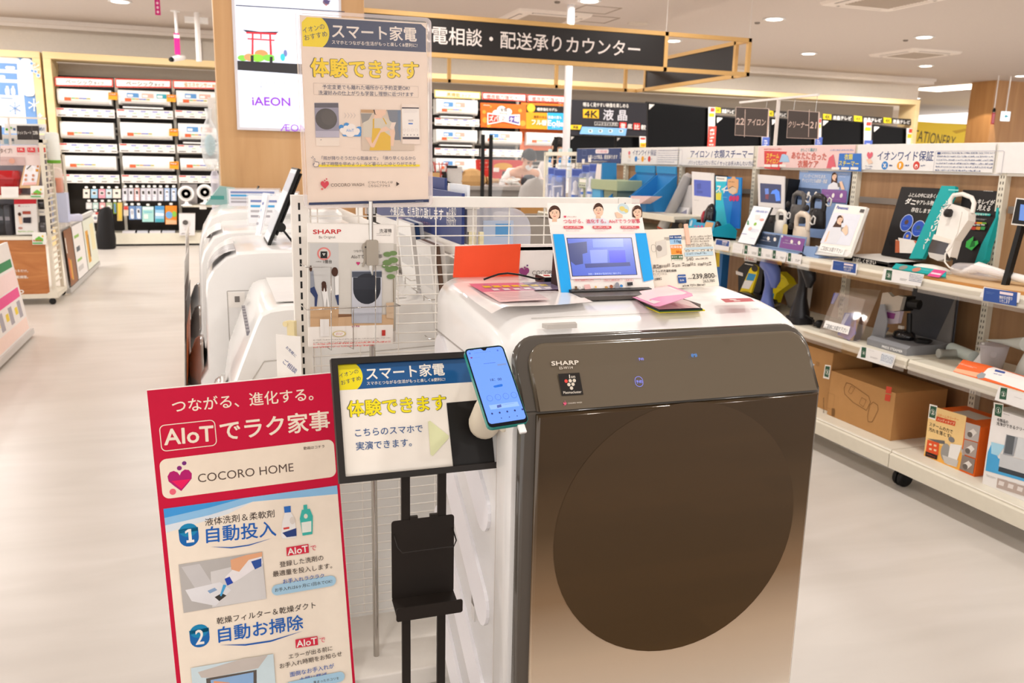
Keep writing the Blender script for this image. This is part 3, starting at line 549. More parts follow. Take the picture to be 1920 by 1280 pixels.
p.t(250, 795, 872, 752, 'こちらのスマホで', m('#33598f'), .008); p.t(258, 918, 770, 880, '実演できます。', m('#33598f'), .008)
p.q(m('#e3e4b4', .4), 922, 690, 940, 682, 1115, 822, 1110, 845, 965, 1008, 945, 995); p.q(m('#14100e', .45), 1092, 518, 1640, 470, 1660, 1090, 1155, 1122)
p.build('poster', ss)
b = B(); b.T = (Matrix.Translation(Vector(fl_)) @ R_(fr_)).inverted()
for i, x in enumerate((.3155, .387)):
    q = B(); q.T = b.T; q.box(x-.0085, x+.0085, 1.503, 1.511, .012, .855, FB); q.build('pole', ss, bev=.001)
b.box(.26, .44, 1.36, 1.58, 0, .012, FB); b.build('base_plate', ss, bev=.003)
tb = B(); tb.T = b.T; tb.prism(rrect(.287, .535, .411, .700, .006, 4), 'y', 1.5015, 1.5035, FB); tb.prism([(1.503, .537), (1.4465, .522), (1.4465, .5195), (1.503, .5345)], 'x', .287, .411, FB); tb.prism(rrect(.284, .521, .414, .548, .004, 4), 'y', 1.4445, 1.4465, FB); tb.build('leaflet_tray', ss)
tb = B(); tb.T = b.T; tb.tube([(.292, 1.502, .672), (.293, 1.47, .66), (.300, 1.462, .652), (.400, 1.462, .652), (.407, 1.47, .66), (.408, 1.502, .672)], .0014, FB); tb.box(.323, .338, 1.499, 1.506, .698, .706, FB); tb.box(.362, .378, 1.499, 1.506, .698, .706, FB); tb.build('retaining_wire', ss)
# ---- phone and its holder
hl, hr = (.448, 1.367, .994), (-45.8, -2.7, 3.6)
hd = thing('phone_holder', 'cream plastic security holder fixed to the black framed sign, carrying the phone', 'phone holder', (.448, 1.45, .9))
b = B(); A0 = aY(908, 795, 1.478); A1 = Vector((.455, 1.385, .985)); ax = (A1-A0).normalized(); pts = [A0-ax*.018, A0-ax*.016, A0-ax*.008, A0+ax*.006, A0.lerp(A1, .35), A0.lerp(A1, .7), A1]
b.T = Matrix.Translation(Vector((-.448, -1.45, -.9))); b.tube(pts, [.006, .02, .028, .031, .029, .023, .02], m('#eadfcb', .45), 20); b.build('stem', hd)
b = B(); b.T = Matrix.Translation(Vector((-.448, -1.45, -.9))); c = aY(942, 802, 1.43); b.lathe([(.0035, -.006), (.0065, -.006), (.0065, .014), (.0035, .014)], m('#eadfcb', .45), 14, tuple(c), 'y'); b.build('cable_clip', hd)
ph_ = thing('smartphone', 'green-edged smartphone with a lit pale blue screen on the cream holder', 'phone', hl, hr)
b = B(); panel(b, .075, .162, 0, .009, m('#1c8f86', .25, coat=.4), .009); b.build('body', ph_, bev=.002)
b = B(); panel(b, .0735, .1605, -.0004, .001, m('#15161c', .12), .008); b.build('screen_glass', ph_)
p = Pan(hl, hr, y=-.0005); p.z(615, 650, 4.923); sc = em('#6f9bf7', .88); p.poly(rrect(-.0345, -.0735, .0345, .0775, .006), sc)
DK = em('#2a3f8a', .5); MD = em('#4a6fd6', .8); LTB = em('#8fb2ff', .95)
p.poly([(-.006, .0777), (.006, .0777), (.002, .073), (-.002, .073)], m('#15161c', .12))
p.greek(1310, 30, 1345, 36, 1, DK, .7); p.o(1308, 62, 9, 9, MD); p.o(1565, 34, 8, 8, MD); p.greek(1345, 58, 1540, 44, 1, MD, .4); p.heart(1324, 103, 10, em('#8a2f88', .7)); p.greek(1340, 104, 1420, 97, 1, MD, .5)
for x0, y0, x1 in ((1345, 146, 1398), (1460, 134, 1512), (1575, 122, 1622)): p.greek(x0, y0, x1, y0-5, 1, DK, .6)
p.q(MD, 1436, 156, 1545, 144, 1546, 148, 1437, 160); p.q(em('#86a0d8', .7), 1560, 162, 1640, 152, 1645, 168, 1565, 178)
p.t(1498, 308, 1600, 299, '18：00', em('#17306e', .4), .006); p.greek(1497, 248, 1558, 243, 1, MD, .5); p.greek(1505, 270, 1562, 265, 1, MD, .5); p.greek(1532, 338, 1582, 333, 1, DK, .5)
p.q(em('#1f6fd8', .8), 1530, 362, 1600, 345, 1612, 352, 1608, 368, 1540, 380, 1524, 372)
for x, y in ((1492, 478), (1567, 468), (1640, 459), (1714, 449)): p.o(x, y, 28, 27, MD); p.o(x, y, 25, 24, sc); p.greek(x-14, y+4, x+14, y-2, 1, DK, .6)
p.q(LTB, 1482, 545, 1745, 510, 1765, 550, 1500, 585); p.q(em('#5a6bb8', .7), 1555, 545, 1595, 535, 1600, 560, 1560, 570); p.greek(1610, 545, 1740, 518, 2, DK, .4)
for x, y in ((1512, 622), (1582, 613), (1652, 603), (1722, 593), (1792, 583)): p.o(x, y, 9, 9, DK)
for x, y in ((1598, 664), (1671, 654), (1743, 644)): p.o(x, y, 5, 5, DK)
p.build('screen', ph_)
b = B(); b.box(.016, .029, .002, .008, -.097, -.0805, m('#f4f2f0', .4)); b.build('charging_plug', ph_, bev=.0015)

# ================================================================= chrome pole sign
pq = thing('pole_sign', 'clear acrylic poster holder on a tall chrome pole in front of the wire mesh', 'sign', (.354, 2.085, 0))
b = B(); b.lathe([(.0078, .01), (.0078, 1.13)], CHROME, 20); b.lathe([(.0055, 1.13), (.0055, 1.275)], CHROME, 16); b.build('pole', pq)
b = B(); b.lathe([(.13, 0), (.13, .006), (.12, .011), (.012, .014)], CHROME, 32); b.build('base', pq)
KB = m('#a89e90', .45); b = B(); b.prism(rrect(-.0135, 1.12, .0155, 1.182, .004, 3), 'y', -.013, .013, KB); b.prism([(-.0125, 1.178), (-.021, 1.172), (-.024, 1.163), (-.02, 1.156), (-.019, 1.132), (-.0245, 1.118), (-.021, 1.116), (-.012, 1.136), (-.01, 1.15)], 'y', -.008, .008, KB); b.lathe([(.002, -.0095), (.002, .0095)], DARK, 10, (-.015, 0, 1.165), 'y'); b.build('clamp', pq, bev=.001)
tl_, trt = Vector((.353, 2.106, 1.483)), (1.7, -1.15, 3.16)
b = B(); b.T = Matrix.Translation(tl_-Vector((.354, 2.085, 0))) @ R_(trt)
b.prism(rrect(-.158, -.222, .158, .222, .012), 'y', -.004, -.0025, clear('#fff5ee', .03, .05)); b.prism(rrect(-.158, -.222, .158, .222, .012), 'y', .003, .0045, clear('#fff5ee', .03, .05))
O = rrect(-.160, -.224, .160, .224, .013); I = rrect(-.1525, -.2165, .1525, .2165, .008); b.loft([[(q[0], y, q[1]) for q in r] for r, y in ((O, .005), (O, -.0045), (I, -.0045), (I, .005))], clear('#f3e6e4', .05, .4), cap=False, smooth=False)
b.box(-.012, .012, -.004, .004, -.24, -.222, ACR2); b.build('acrylic_holder', pq)
p = Pan(tl_, trt, y=.001); p.g(-.1505, -.213, .1505, .213, m('#f3dfcd', .55)); p.k = 2; p.z(545, 15, 6.736); NB = m('#363f5e', .5); T1 = m('#3a4266', .5)
a_ = p.L(135, 110); e_ = p.L(1710, 545); p.poly([(a_[0], p.L(148, 482)[1]), (e_[0], p.L(148, 482)[1]), (e_[0], a_[1]-.01), (e_[0]-.012, a_[1]), (a_[0]+.012, a_[1]), (a_[0], a_[1]-.012)], NB)
zt, zb = a_[1], p.L(148, 482)[1]; mid = (zt+zb)/2; hh = (zt-zb)/2; rr = hh*1.22; cxx = p.L(487, 300)[0]-rr; an = math.asin(hh/rr)
p.poly([(a_[0], mid-hh)]+[(cxx+rr*math.cos(-an+2*an*i/14), mid+rr*math.sin(-an+2*an*i/14)) for i in range(15)]+[(a_[0]+.012, mid+hh), (a_[0], mid+hh-.012)], m('#f5d90a', .5))
p.t(150, 285, 425, 228, 'イオンの', NB, .005); p.t(172, 378, 458, 322, 'おすすめ', NB, .005)
p.t(522, 285, 1588, 335, 'スマート家電', m('#f6e7da'), .03); p.t(520, 430, 1598, 472, 'スマホとつながる!生活がもっと楽しく&便利に!', m('#f6e7da'), .014)
p.t(252, 748, 1614, 788, '体験できます', m('#4a4230'), .078); p.t(258, 748, 1608, 788, '体験できます', m('#fbd800', .5), .046)
p.ring(285, 945, 1612, 1130, m('#b39f92'), .0005, .001); p.t(400, 995, 1502, 1012, '予定変更でも離れた場所から予約変更OK!', T1, .003); p.t(350, 1068, 1550, 1090, '洗濯好みの仕上がりも学習し理想に近づけます', T1, .003)
p.z(560, 180, 5.82)
p.q(m('#9a94a4', .4), 170, 74, 432, 74, 444, 452, 184, 452); p.q(m('#5d5760', .4), 172, 76, 430, 76, 432, 126, 174, 126); p.q(m('#bdb6c4', .4), 180, 380, 440, 380, 444, 450, 184, 450); p.o(300, 250, 118, 116, m('#4a413d', .4)); p.o(325, 235, 80, 85, m('#554b45', .4)); p.q(m('#f3e3d3'), 184, 454, 445, 454, 442, 545, 190, 545); p.o(242, 477, 4, 5, BR_)
for x in (495, 528, 561, 594): p.q(m('#c9bdb8'), x, 182, x+4, 182, x+26, 212, x+4, 242, x, 242, x+20, 212)
SB = m('#2b8fd6')
for x, y, r_ in ((465, 340, 28), (522, 322, 32), (660, 370, 38), (640, 405, 35)): p.o(x, y, r_, r_, SB)
p.r(475, 395, 680, 441, SB, .004)
for x, y, r_ in ((475, 375, 30), (515, 350, 30), (575, 345, 46), (635, 380, 32), (560, 390, 60)): p.o(x, y, r_, r_*.95, m('#f6ece4'))
p.r(470, 380, 655, 424, m('#f6ece4'), .006); p.t(516, 375, 600, 374, 'AIoT', SB, -.004)
p.q(m('#d9c4ae'), 676, 146, 1112, 152, 1260, 545, 1258, 592, 688, 592); p.q(m('#7c7f88'), 960, 152, 1075, 152, 1090, 340, 1112, 480, 1045, 480); p.q(m('#9a938c'), 676, 190, 800, 190, 760, 260, 690, 300); p.q(m('#c59a6a'), 676, 148, 820, 150, 815, 185, 676, 180); p.q(m('#6d7f96'), 1075, 155, 1112, 152, 1112, 510, 1085, 380)
p.q(HAIR, 810, 148, 960, 150, 940, 200, 830, 215); p.q(SKIN, 826, 149, 955, 150, 945, 200, 905, 228, 870, 225, 835, 195); p.q(SKIN, 830, 200, 900, 228, 930, 260, 800, 270); p.q(m('#d8cdba'), 700, 290, 790, 245, 950, 240, 1020, 290, 1010, 340, 1040, 440, 800, 450, 700, 445)
p.q(m('#e6b916'), 800, 352, 880, 350, 1000, 440, 1000, 592, 770, 592, 795, 470); p.q(m('#dcae1c'), 805, 250, 822, 245, 820, 352, 805, 352); p.q(m('#dcae1c'), 912, 240, 925, 240, 960, 305, 948, 310)
p.q(SKIN, 720, 450, 780, 450, 800, 520, 900, 350, 950, 330, 1000, 370, 890, 400, 820, 560, 790, 560); p.q(SKIN, 985, 380, 1040, 340, 1050, 400, 1030, 545, 1000, 545, 1000, 440); p.q(m('#f0d9c9'), 1012, 288, 1060, 285, 1030, 370, 990, 350)
p.q(m('#f1dfd0'), 1118, 85, 1312, 88, 1325, 525, 1128, 522); p.q(m('#3b3340'), 1122, 122, 1308, 125, 1308, 138, 1122, 136); p.q(m('#f4ebe2'), 1122, 138, 1308, 140, 1312, 445, 1130, 445); p.q(m('#3b3340'), 1130, 446, 1312, 447, 1312, 472, 1130, 470)
p.r(1192, 294, 1242, 308, m('#2f6fc4'), .001); p.t(1192, 267, 1245, 267, '18:00', m('#8d8088')); p.greek(1140, 150, 1295, 190, 4, m('#b9aab0'), .25)
for x in (1150, 1192, 1236, 1280): p.ring(x-14, 358, x+14, 384, m('#cdbcb6'), .0004, .002)
for x in (1146, 1182, 1218, 1255, 1292): p.o(x, 424, 5, 6, m('#7d7078'))
p.r(215, 748, 1316, 768, m('#f5da12')); p.t(248, 676, 1270, 676, '「雨が降りそうだから乾燥まで」「帰り早くなるから', T1, .003); p.t(248, 740, 1272, 738, '終了時間を早めよう」など暮らしにゆとりができる', T1, .003)
p.q(T1, 162, 680, 176, 680, 178, 712, 218, 720, 220, 750, 205, 770, 168, 772, 152, 745, 156, 735, 168, 735); p.q(m('#f3dfcd'), 166, 684, 173, 684, 175, 718, 213, 724, 215, 748, 203, 766, 170, 768, 157, 746, 170, 740)
for a in ((130, 668, 145, 680), (145, 655, 157, 672)): p.q(T1, a[0], a[1], a[0]+5, a[1]-2, a[2]+4, a[3]-2, a[2], a[3])
RD = m('#d83a4c'); p.heart(282, 965, 45, RD); p.o(281, 920, 9, 9, RD); p.o(300, 904, 8, 8, RD); p.o(252, 1013, 12, 11, m('#e26a6a')); p.t(348, 970, 708, 964, 'COCORO WASH', m('#5c4a44'), -.012)
p.t(756, 940, 1020, 938, 'についてくわしくは', m('#5c4a44'), .01); p.t(756, 978, 992, 976, 'こちらにアクセス', m('#5c4a44'), .01); p.q(m('#4a3c36'), 1060, 932, 1094, 957, 1060, 982)
p.q(NB, 108, 1160, 1415, 1124, 1415, 1156, 108, 1188); p.greek(1270, 1142, 1390, 1148, 1, m('#b9b6c0'), .8)
p.build('poster', pq).matrix_local = Matrix.Translation(tl_-Vector((.354, 2.085, 0))) @ R_(trt)
# ================================================================= wire mesh end panel behind the washer
MY = 2.15; PW = m('#f1ebe3', .45); mp = thing('wire_mesh_panel', 'white wire mesh end panel with a slotted post, standing behind the big washer', 'mesh panel', (.171, MY, 0))
b = B(); b.box(0, .041, -.012, .02, .02, 1.286, PW)
for i in range(42):
    z = 1.268-.0275*i; b.box(.0155, .0205, -.0126, -.0119, z-.017, z, BLACK)
b.build('post', mp, bev=.0015)
b = B(); b.box(.875, .915, -.012, .02, .02, 1.286, PW); b.box(.893, .897, -.0126, -.0119, 1.254, 1.272, BLACK); b.build('post', mp, bev=.0015)
b = B(); b.box(.041, .875, -.011, .018, 1.258, 1.285, PW); b.build('rail', mp, bev=.002)
b = B()
for i in range(44): z = 1.235-.0253*i; b.tube([(.035, 0, z), (.88, 0, z)], .0017, PW, 6)
for i in range(9): x = .063+.1*i; b.tube([(x, .003, .15), (x, .003, 1.262)], .0017, PW, 6)
b.tube([(.046, .003, .15), (.046, .003, 1.26)], .0022, PW, 6); b.build('mesh', mp)
b = B(); b.box(-.02, .935, -.16, .2, 0, .05, PW); b.build('base', mp, bev=.004)
# wire rack with catalogues
cl, cr = (.303, 2.075, 1.072), (-2.55, 1.6, 4)
rk = thing('catalogue_rack', 'chrome wire rack hooked on the mesh, holding washing machine catalogues', 'rack', cl, cr)
def wire(n, *pts): b = B(); b.tube(pts, .0013, CHROME, 6); b.build(n, rk)
x0, x1, zt, zb = -.112, .118, .045, -.055
wire('wire_loop', (x0, .06, .048), (x0, -.02, .046), (-.054, -.02, .046), (-.054, -.02, -.155)); wire('wire_loop', (x1, .06, .05), (x1, -.02, .05), (.055, -.02, .05), (.055, -.02, -.155))
wire('cross_bar', (x0, .06, -.054), (x0, -.02, -.056), (x1, -.02, -.05), (x1, .06, -.05)); wire('hook', (0, -.02, -.053), (0, -.02, -.155), (0, .06, -.158))
b = B(); b.tube([(-.054, -.02, -.155), (-.054, .06, -.158), (.055, .06, -.158), (.055, -.02, -.155)], .0013, CHROME, 6); b.build('bottom_wire', rk)
for i, (dx, dy) in enumerate(((.011, .02), (.006, .011))):
    o = tag((b := B()).box(-.105, .105, 0, .007, -.1485, .1485, m('#eae4dd', .4)).box(.06, .105, -.0004, 0, -.12, .1, m('#cfc9be', .4)).build('catalogue', None, Vector(cl)+Vector((dx, dy, .001*i)), cr, bev=.0006), ('rearmost catalogue in the chrome rack, just its edge showing', 'middle catalogue in the chrome rack, hidden behind the front one')[i], 'catalogue', 'catalogues in the chrome rack')
ct = thing('catalogue', 'front catalogue in the chrome rack, showing a family and a round-windowed washer', 'catalogue', cl, cr, 'catalogues in the chrome rack')
b = B(); b.box(-.105, .105, 0, .007, -.1485, .1485, PAPER); b.build('book', ct, bev=.0006)
p = Pan(cl, cr); p.z(540, 400, 4.573)
p.g(-.105, -.1, .105, .104, m('#d3cdc4', .4)); p.g(-.105, .104, .105, .1485, m('#f4ede5', .4)); p.q(m('#c9c6c2', .4), 186, 256, 434, 254, 436, 800, 190, 800); p.q(m('#cda77f', .4), 190, 800, 436, 800, 432, 1010, 190, 1010); p.q(m('#8d6648', .4), 430, 862, 545, 862, 545, 892, 430, 892); p.q(m('#d2ae88', .4), 434, 890, 905, 862, 905, 985, 434, 1005)
p.g(-.105, -.1485, .105, -.1, m('#f4ede5', .4)); p.t(215, 158, 455, 155, 'SHARP', m('#c9282c', .4), .03, 36); p.t(265, 207, 410, 205, 'Be Original.', m('#857a72')); p.t(782, 150, 888, 147, '洗濯機', m('#4a423d'), .005); p.greek(760, 170, 885, 200, 2, m('#8a817b'), .4)
p.o(308, 345, 58, 55, m('#dd7f78', .4)); p.o(308, 345, 44, 42, m('#cfc9c2', .4)); p.q(m('#1d1615', .4), 278, 325, 336, 325, 336, 384, 278, 384); p.o(300, 345, 5, 5, PAPER); p.o(314, 345, 5, 5, PAPER); p.o(307, 356, 5, 5, PAPER); p.t(302, 412, 375, 412, '1億台', m('#3a332f'), .01); p.greek(238, 408, 295, 420, 1, m('#7b726c'), .7)
p.t(560, 322, 785, 320, 'つながる、進化する。', m('#5f5751'), .002); p.t(540, 370, 808, 366, 'AIoTでラク家事', m('#5f5751'), .002, 36); p.heart(600, 428, 16, m('#c2356e')); p.greek(626, 424, 755, 434, 1, m('#8d857f'), .6)
JN = m('#2e3c66', .5)
p.q(m('#8f929b', .5), 190, 490, 215, 490, 228, 625, 192, 640); p.q(JN, 190, 640, 225, 625, 255, 700, 245, 795, 228, 795, 228, 720, 190, 670); p.o(194, 472, 12, 26, HAIR); p.q(m('#efece8', .5), 400, 545, 434, 530, 434, 700, 405, 705); p.o(400, 500, 28, 40, HAIR); p.q(JN, 402, 700, 434, 695, 434, 785, 425, 785); p.q(m('#efece8', .5), 285, 640, 335, 640, 355, 800, 340, 800, 330, 720, 320, 800, 312, 800); p.o(306, 602, 20, 22, HAIR); p.q(HAIR, 288, 610, 328, 610, 330, 665, 318, 672, 310, 630, 300, 670, 288, 660)
p.q(m('#b9bbc4', .35), 545, 490, 802, 486, 802, 938, 545, 940); p.q(m('#4a4f5c', .35), 547, 498, 802, 496, 802, 545, 548, 546); p.q(m('#c9cad2', .35), 548, 548, 802, 548, 802, 850, 548, 850); p.o(675, 645, 118, 132, m('#2a2c34', .35)); p.q(m('#30323b', .35), 556, 548, 792, 548, 792, 650, 556, 650); p.greek(545, 960, 640, 970, 1, m('#b5487a'), 1)
p.q(m('#eee9e4', .4), 273, 905, 350, 905, 352, 1050, 275, 1055); LF = m('#6f8a55', .5)
for x, y, r_ in ((850, 420, 40), (900, 400, 42), (870, 480, 40), (830, 450, 30), (905, 470, 40), (880, 540, 36), (850, 350, 36), (900, 340, 34)): p.o(x, y, r_, r_*.6, LF)
p.q(m('#7a6648'), 898, 560, 903, 560, 906, 760, 900, 760); p.q(m('#d2b79a', .5), 838, 765, 905, 760, 905, 900, 842, 895)
p.o(437, 1030, 58, 26, m('#d9c48a', .4)); p.o(437, 1030, 46, 20, m('#f4ede5', .4)); p.greek(410, 1022, 466, 1040, 2, m('#d0605a'), .7); p.r(802, 998, 832, 1046, m('#c0392f')); p.greek(215, 1080, 880, 1100, 2, m('#b5aca5'), .4); p.greek(215, 1112, 880, 1140, 2, m('#e0625a'), .5)
p.build('cover_print', ct)
# small sign card and cream clip on the post
c = (.148, 2.1, .985); hg = thing('hanging_card', 'white card with blue lettering hanging from a cream clip on the slotted post', 'card', c, (0, 0, -38))
b = B(); b.box(.0, .02, 0, .012, -.055, .0, m('#ead9a8', .5)); b.lathe([(.007, -.006), (.007, .006)], m('#ead9a8', .5), 12, (-.004, .004, -.008), 'y'); b.build('clip', hg)
b = B(); b.box(-.03, .04, -.004, -.002, -.2, -.035, PAPER); b.build('card', hg)
p = Pan(c, (0, 0, -38), y=-.004); p.t1(537, 650, 555, 668, 'お気軽に', m('#4a5488'), .01); p.t1(532, 676, 556, 697, 'ご相談', m('#4a5488'), .01); p.build('lettering', hg)

# ================================================================= spine the washers stand against, with its signs
sp = thing('display_spine', 'white slotted partition running back from the mesh panel between two washer rows', 'partition', (.645, 2.2, 0))
for y in (0, .95, 1.9, 2.85):
    b = B(); b.box(-.014, .014, y, y+.04, 0, 1.25, PW); b.build('post', sp, bev=.002)
b = B(); b.box(-.005, .005, .04, 2.85, .1, 1.1, m('#efe9e2', .5)); b.build('panel', sp)
b = B(); b.box(-.02, .02, 0, 2.89, 1.25, 1.27, PW); b.build('top_rail', sp)
b = B(); b.box(-.012, .004, -.012, .0, 1.12, 1.19, m('#e9dfb8', .5)); b.lathe([(.009, -.016), (.009, .0)], m('#e9dfb8', .5), 12, (-.022, 0, 1.13), 'y'); b.build('hook_clip', sp)
b = B(); b.box(.018, .03, -.012, .0, 1.11, 1.19, m('#e9dfb8', .5)); b.build('hook_clip', sp)
nl = (.605, 2.78, 1.225); nr = (0, 0, -90)
nb = thing('sign_board', 'long navy notice board with white lettering, on the partition behind the mesh', 'sign', nl, nr); b = B(); b.box(-.64, .62, 0, .008, -.066, .068, m('#2b3a72', .4)); b.box(-.66, .66, .001, .02, -.1, -.066, PW); b.build('board', nb)
p = Pan(nl, nr); p.z(700, 380, 5.333); p.t1(170, 75, 700, 120, '不要の品、引き取り致します', PAPER, .012, 90); p.t1(260, 165, 570, 215, '店頭係員にお問い合わせください', m('#d9a8c0'), 0, 38)
for i, t in enumerate(('ご不要の', '回収品に', '引き取ります')): p.t1(735, 75+62*i, 830, 82+62*i, t, PAPER, 0)
p.build('lettering', nb)
for i, (y0, y1, z, h, c, lb) in enumerate(((2.46, 2.85, 1.26, .055, '#36467f', 'navy header card standing on the white partition rail beside the poster holder'), (2.22, 2.42, 1.262, .04, '#e9edf2', 'white and blue header card standing on the partition rail, next to the navy one'))):
    b = B(); b.box(-.004, .004, y0-y1, 0, 0, h, m(c, .45)); b.box(-.0045, .0045, -.02, 0, 0, h, PAPER); o = b.build('header_card', None, (.64, y1, z+.01)); tag(o, lb, 'card', 'header cards on the partition')
# catalogue bins on the partition seen through the mesh
for i, (y, z, w, h, cols, lb) in enumerate(((2.62, .92, .21, .27, ('#dfe5ea', '#2e4a7a', '#e8e5e0'), 'blue and white catalogues upright in a wire pocket behind the mesh'), (2.36, .9, .18, .25, ('#e9e4de', '#6b5040', '#d8d4cf'), 'cream and brown catalogues upright in a wire pocket nearer the mesh'))):
    for k, c in enumerate(cols):
        b = B(); b.box(0, .012, -w/2, w/2, 0, h, m(c, .45)); b.box(-.0005, 0, -w/2+.02, w/2-.02, h*.5, h*.85, m('#c9c6c2', .5)); o = b.build('catalogue', None, (.60-.016*k, y-.012*k, z), (0, -6, 0)); tag(o, lb, 'catalogue', 'catalogues behind the mesh %d' % i)
    t = thing('wire_pocket', ('chrome wire pocket around the blue and white catalogues behind the mesh', 'chrome wire pocket around the cream catalogues nearer the mesh')[i], 'rack', (.6, y, z)); b = B()
    for dz in (-.01, .1): b.tube([(.03, -w/2-.02, dz), (-.06, -w/2-.02, dz), (-.06, w/2+.02, dz), (.03, w/2+.02, dz)], .0016, CHROME, 6)
    for yy in (-w/4, w/4): b.tube([(-.06, yy, .1), (-.06, yy, -.01), (.03, yy, -.012)], .0016, CHROME, 6)
    b.build('wire', t)

# ================================================================= left row of washers facing the aisle
def left_washer(name, label, y0, y1, prof, zt, doorz=None, door='#4a4a50', xb=.6):
    """prof: x,z points of the aisle-side outline from the top edge down"""
    t = thing(name, label, 'washing machine', (0, y0, 0), group='washers along the aisle'); n = 6; rings = []
    L = y1-y0; out = [(xb, .004), (xb, zt-.02), (xb-.02, zt)]+prof
    cx = sum(q[0] for q in out)/len(out); cz = sum(q[1] for q in out)/len(out)
    for y, k in ((0, .965), (.012, .99), (.03, 1), (L-.03, 1), (L-.012, .99), (L, .965)):
        rings.append([(cx+(q[0]-cx)*k, y, cz+(q[1]-cz)*k if q[1] > .1 else q[1]) for q in out])
    b = B(); b.loft(rings, WH); b.build('body', t)
    if doorz:
        x, z, r_ = doorz; b = B(); b.lathe([(.01, -.05), (r_*.7, -.045), (r_, -.02), (r_, .0)], m(door, .2, coat=.4), 28, (x, L/2, z), 'x'); b.build('door', t)
        b = B(); b.lathe([(r_*.7, -.052), (r_*.98, -.03), (r_*1.05, -.012), (r_*1.04, .0)], m('#d5d1cd', .2, .6), 28, (x, L/2, z), 'x'); b.build('door_ring', t)
    return t
def arc(x, z, r_, a0, a1, n=8): return [(x+r_*math.cos(math.radians(a0+(a1-a0)*i/n)), z+r_*math.sin(math.radians(a0+(a1-a0)*i/n))) for i in range(n+1)]
w1 = left_washer('slant_drum_washer', 'white slant-front drum washer nearest the slotted post in the aisle row', 2.3, 2.9, [(.16, .985), (.12, .98), (.098, .97), (.085, .945), (.05, .86), (.018, .78), (.0, .68), (-.01, .55), (-.012, .004)], .99, (-.0, .52, .2))
b = B(); b.add([(.088, .04, .949), (.088, .56, .949), (.045, .56, .845), (.045, .04, .845)], [(0, 1, 2, 3)], m('#dcd8d5', .3)); 
for i in range(9): b.box(.06, .075, .08+.05*i, .11+.05*i, .9-.004, .908, m('#8d8a90', .3))
b.build('control_strip', w1)
b = B(); b.box(.14, .5, .06, .54, .9895, .9915, m('#e9e6e2', .4)); b.build('lid', w1)
b = B(); b.tube([(.002, -.001, .3), (.02, -.003, .62), (.06, -.003, .78), (.10, -.001, .84), (.58, 0, .86)], .0015, m('#c9c3bc'), 6); b.build('side_crease', w1)
b = B(); b.box(-.035, -.012, .05, .1, .5, .74, m('#2b2c33', .15, .6)); b.build('door_handle', w1, bev=.006)
w2 = left_washer('drum_washer', 'white drum washer with a wavy silver sheet on its top, second in the aisle', 2.97, 3.6, [(.14, 1.065), (.06, 1.06), (.02, 1.045), (-.02, 1.01), (-.045, .965), (-.05, .93), (-.055, .66), (-.08, .62), (-.085, .004)], 1.068, (-.07, .5, .21))
b = B(); b.box(.02, .6, -.0015, .002, .93, .932, SEAM); b.box(.018, .02, -.0015, .002, .06, .93, SEAM); b.prism(rrect(.06, .2, .5, .86, .05), 'y', -.003, .002, m('#eceae7', .3)); b.build('side_panel', w2)
b = B(); b.box(.022, .075, -.0035, 0, .875, .925, PAPER); b.box(.042, .058, -.0045, -.003, .893, .913, m('#7a7470')); b.build('paper_label', w2)
SW = streak('silver_swirl', '#8b8b90', '#e3e2e3', (3, 9, 9), .3, 5.0, '#b9b8ba')
tp = arc(.06, .96, .1035, 95, 158, 6); b = B(); b.loft([[(q[0]-.0, y, q[1]+.003) for q in tp] for y in (.01, .24)], SW, cap=False, close=False)
b.loft([[(q[0], y, q[1]+.003) for q in tp] for y in (.25, .42)], m('#e9e6e4', .3), cap=False, close=False); b.build('top_sheet', w2)
w3 = left_washer('drum_washer', 'white drum washer with a lettered control panel, third in the aisle row', 3.67, 4.3, [(.1, 1.075), (.03, 1.07), (-.02, 1.05), (-.06, .99), (-.075, .94), (-.085, .66), (-.1, .62), (-.1, .004)], 1.078, (-.085, .5, .21))
b = B(); b.loft([[(q[0], y, q[1]+.004) for q in arc(.03, .975, .1, 100, 150, 5)] for y in (.03, .4)], m('#f0eeec', .3), cap=False, close=False); b.box(-.05, -.03, .05, .3, 1.04, 1.0408, m('#b9b5b2')); b.build('top_sheet', w3)
w4 = left_washer('drum_washer', 'white drum washer at the far end of the aisle row, below the oak pillar', 4.36, 4.98, [(.1, 1.115), (.03, 1.11), (-.03, 1.08), (-.075, 1.0), (-.09, .94), (-.1, .66), (-.11, .62), (-.11, .004)], 1.118, (-.1, .5, .21))
# posters hung on the washer fronts
for i, (y0, y1, z0, z1, x, cs, lb) in enumerate(((3.0, 3.5, .30, .9, -.088, ('#3b3430', '#e07a3a', '#efe6da'), 'orange and black poster hanging down the front of the second aisle washer'), (3.7, 4.25, .25, .95, -.115, ('#e9e4de', '#5f4436', '#d9d3cc'), 'pale poster with brown picture hanging on the third aisle washer'), (4.4, 4.95, .3, 1.0, -.13, ('#efeae4', '#b9bcc4', '#e6e2de'), 'white poster hanging on the farthest aisle washer'))):
    t = thing('front_poster', lb, 'poster', (x-.07, y0, 0), (0, 3, 0), 'posters on the washer fronts'); h = z1-z0
    b = B(); b.box(-.002, .0, 0, y1-y0, z0, z1, m(cs[0], .4)); b.build('sheet', t)
    b = B(); b.box(-.0025, .0005, .02, y1-y0-.02, z0+h*.5, z0+h*.85, m(cs[1], .4)); b.box(-.003, .001, .03, y1-y0-.03, z0+h*.1, z0+h*.45, m(cs[2], .4)); b.build('picture', t)
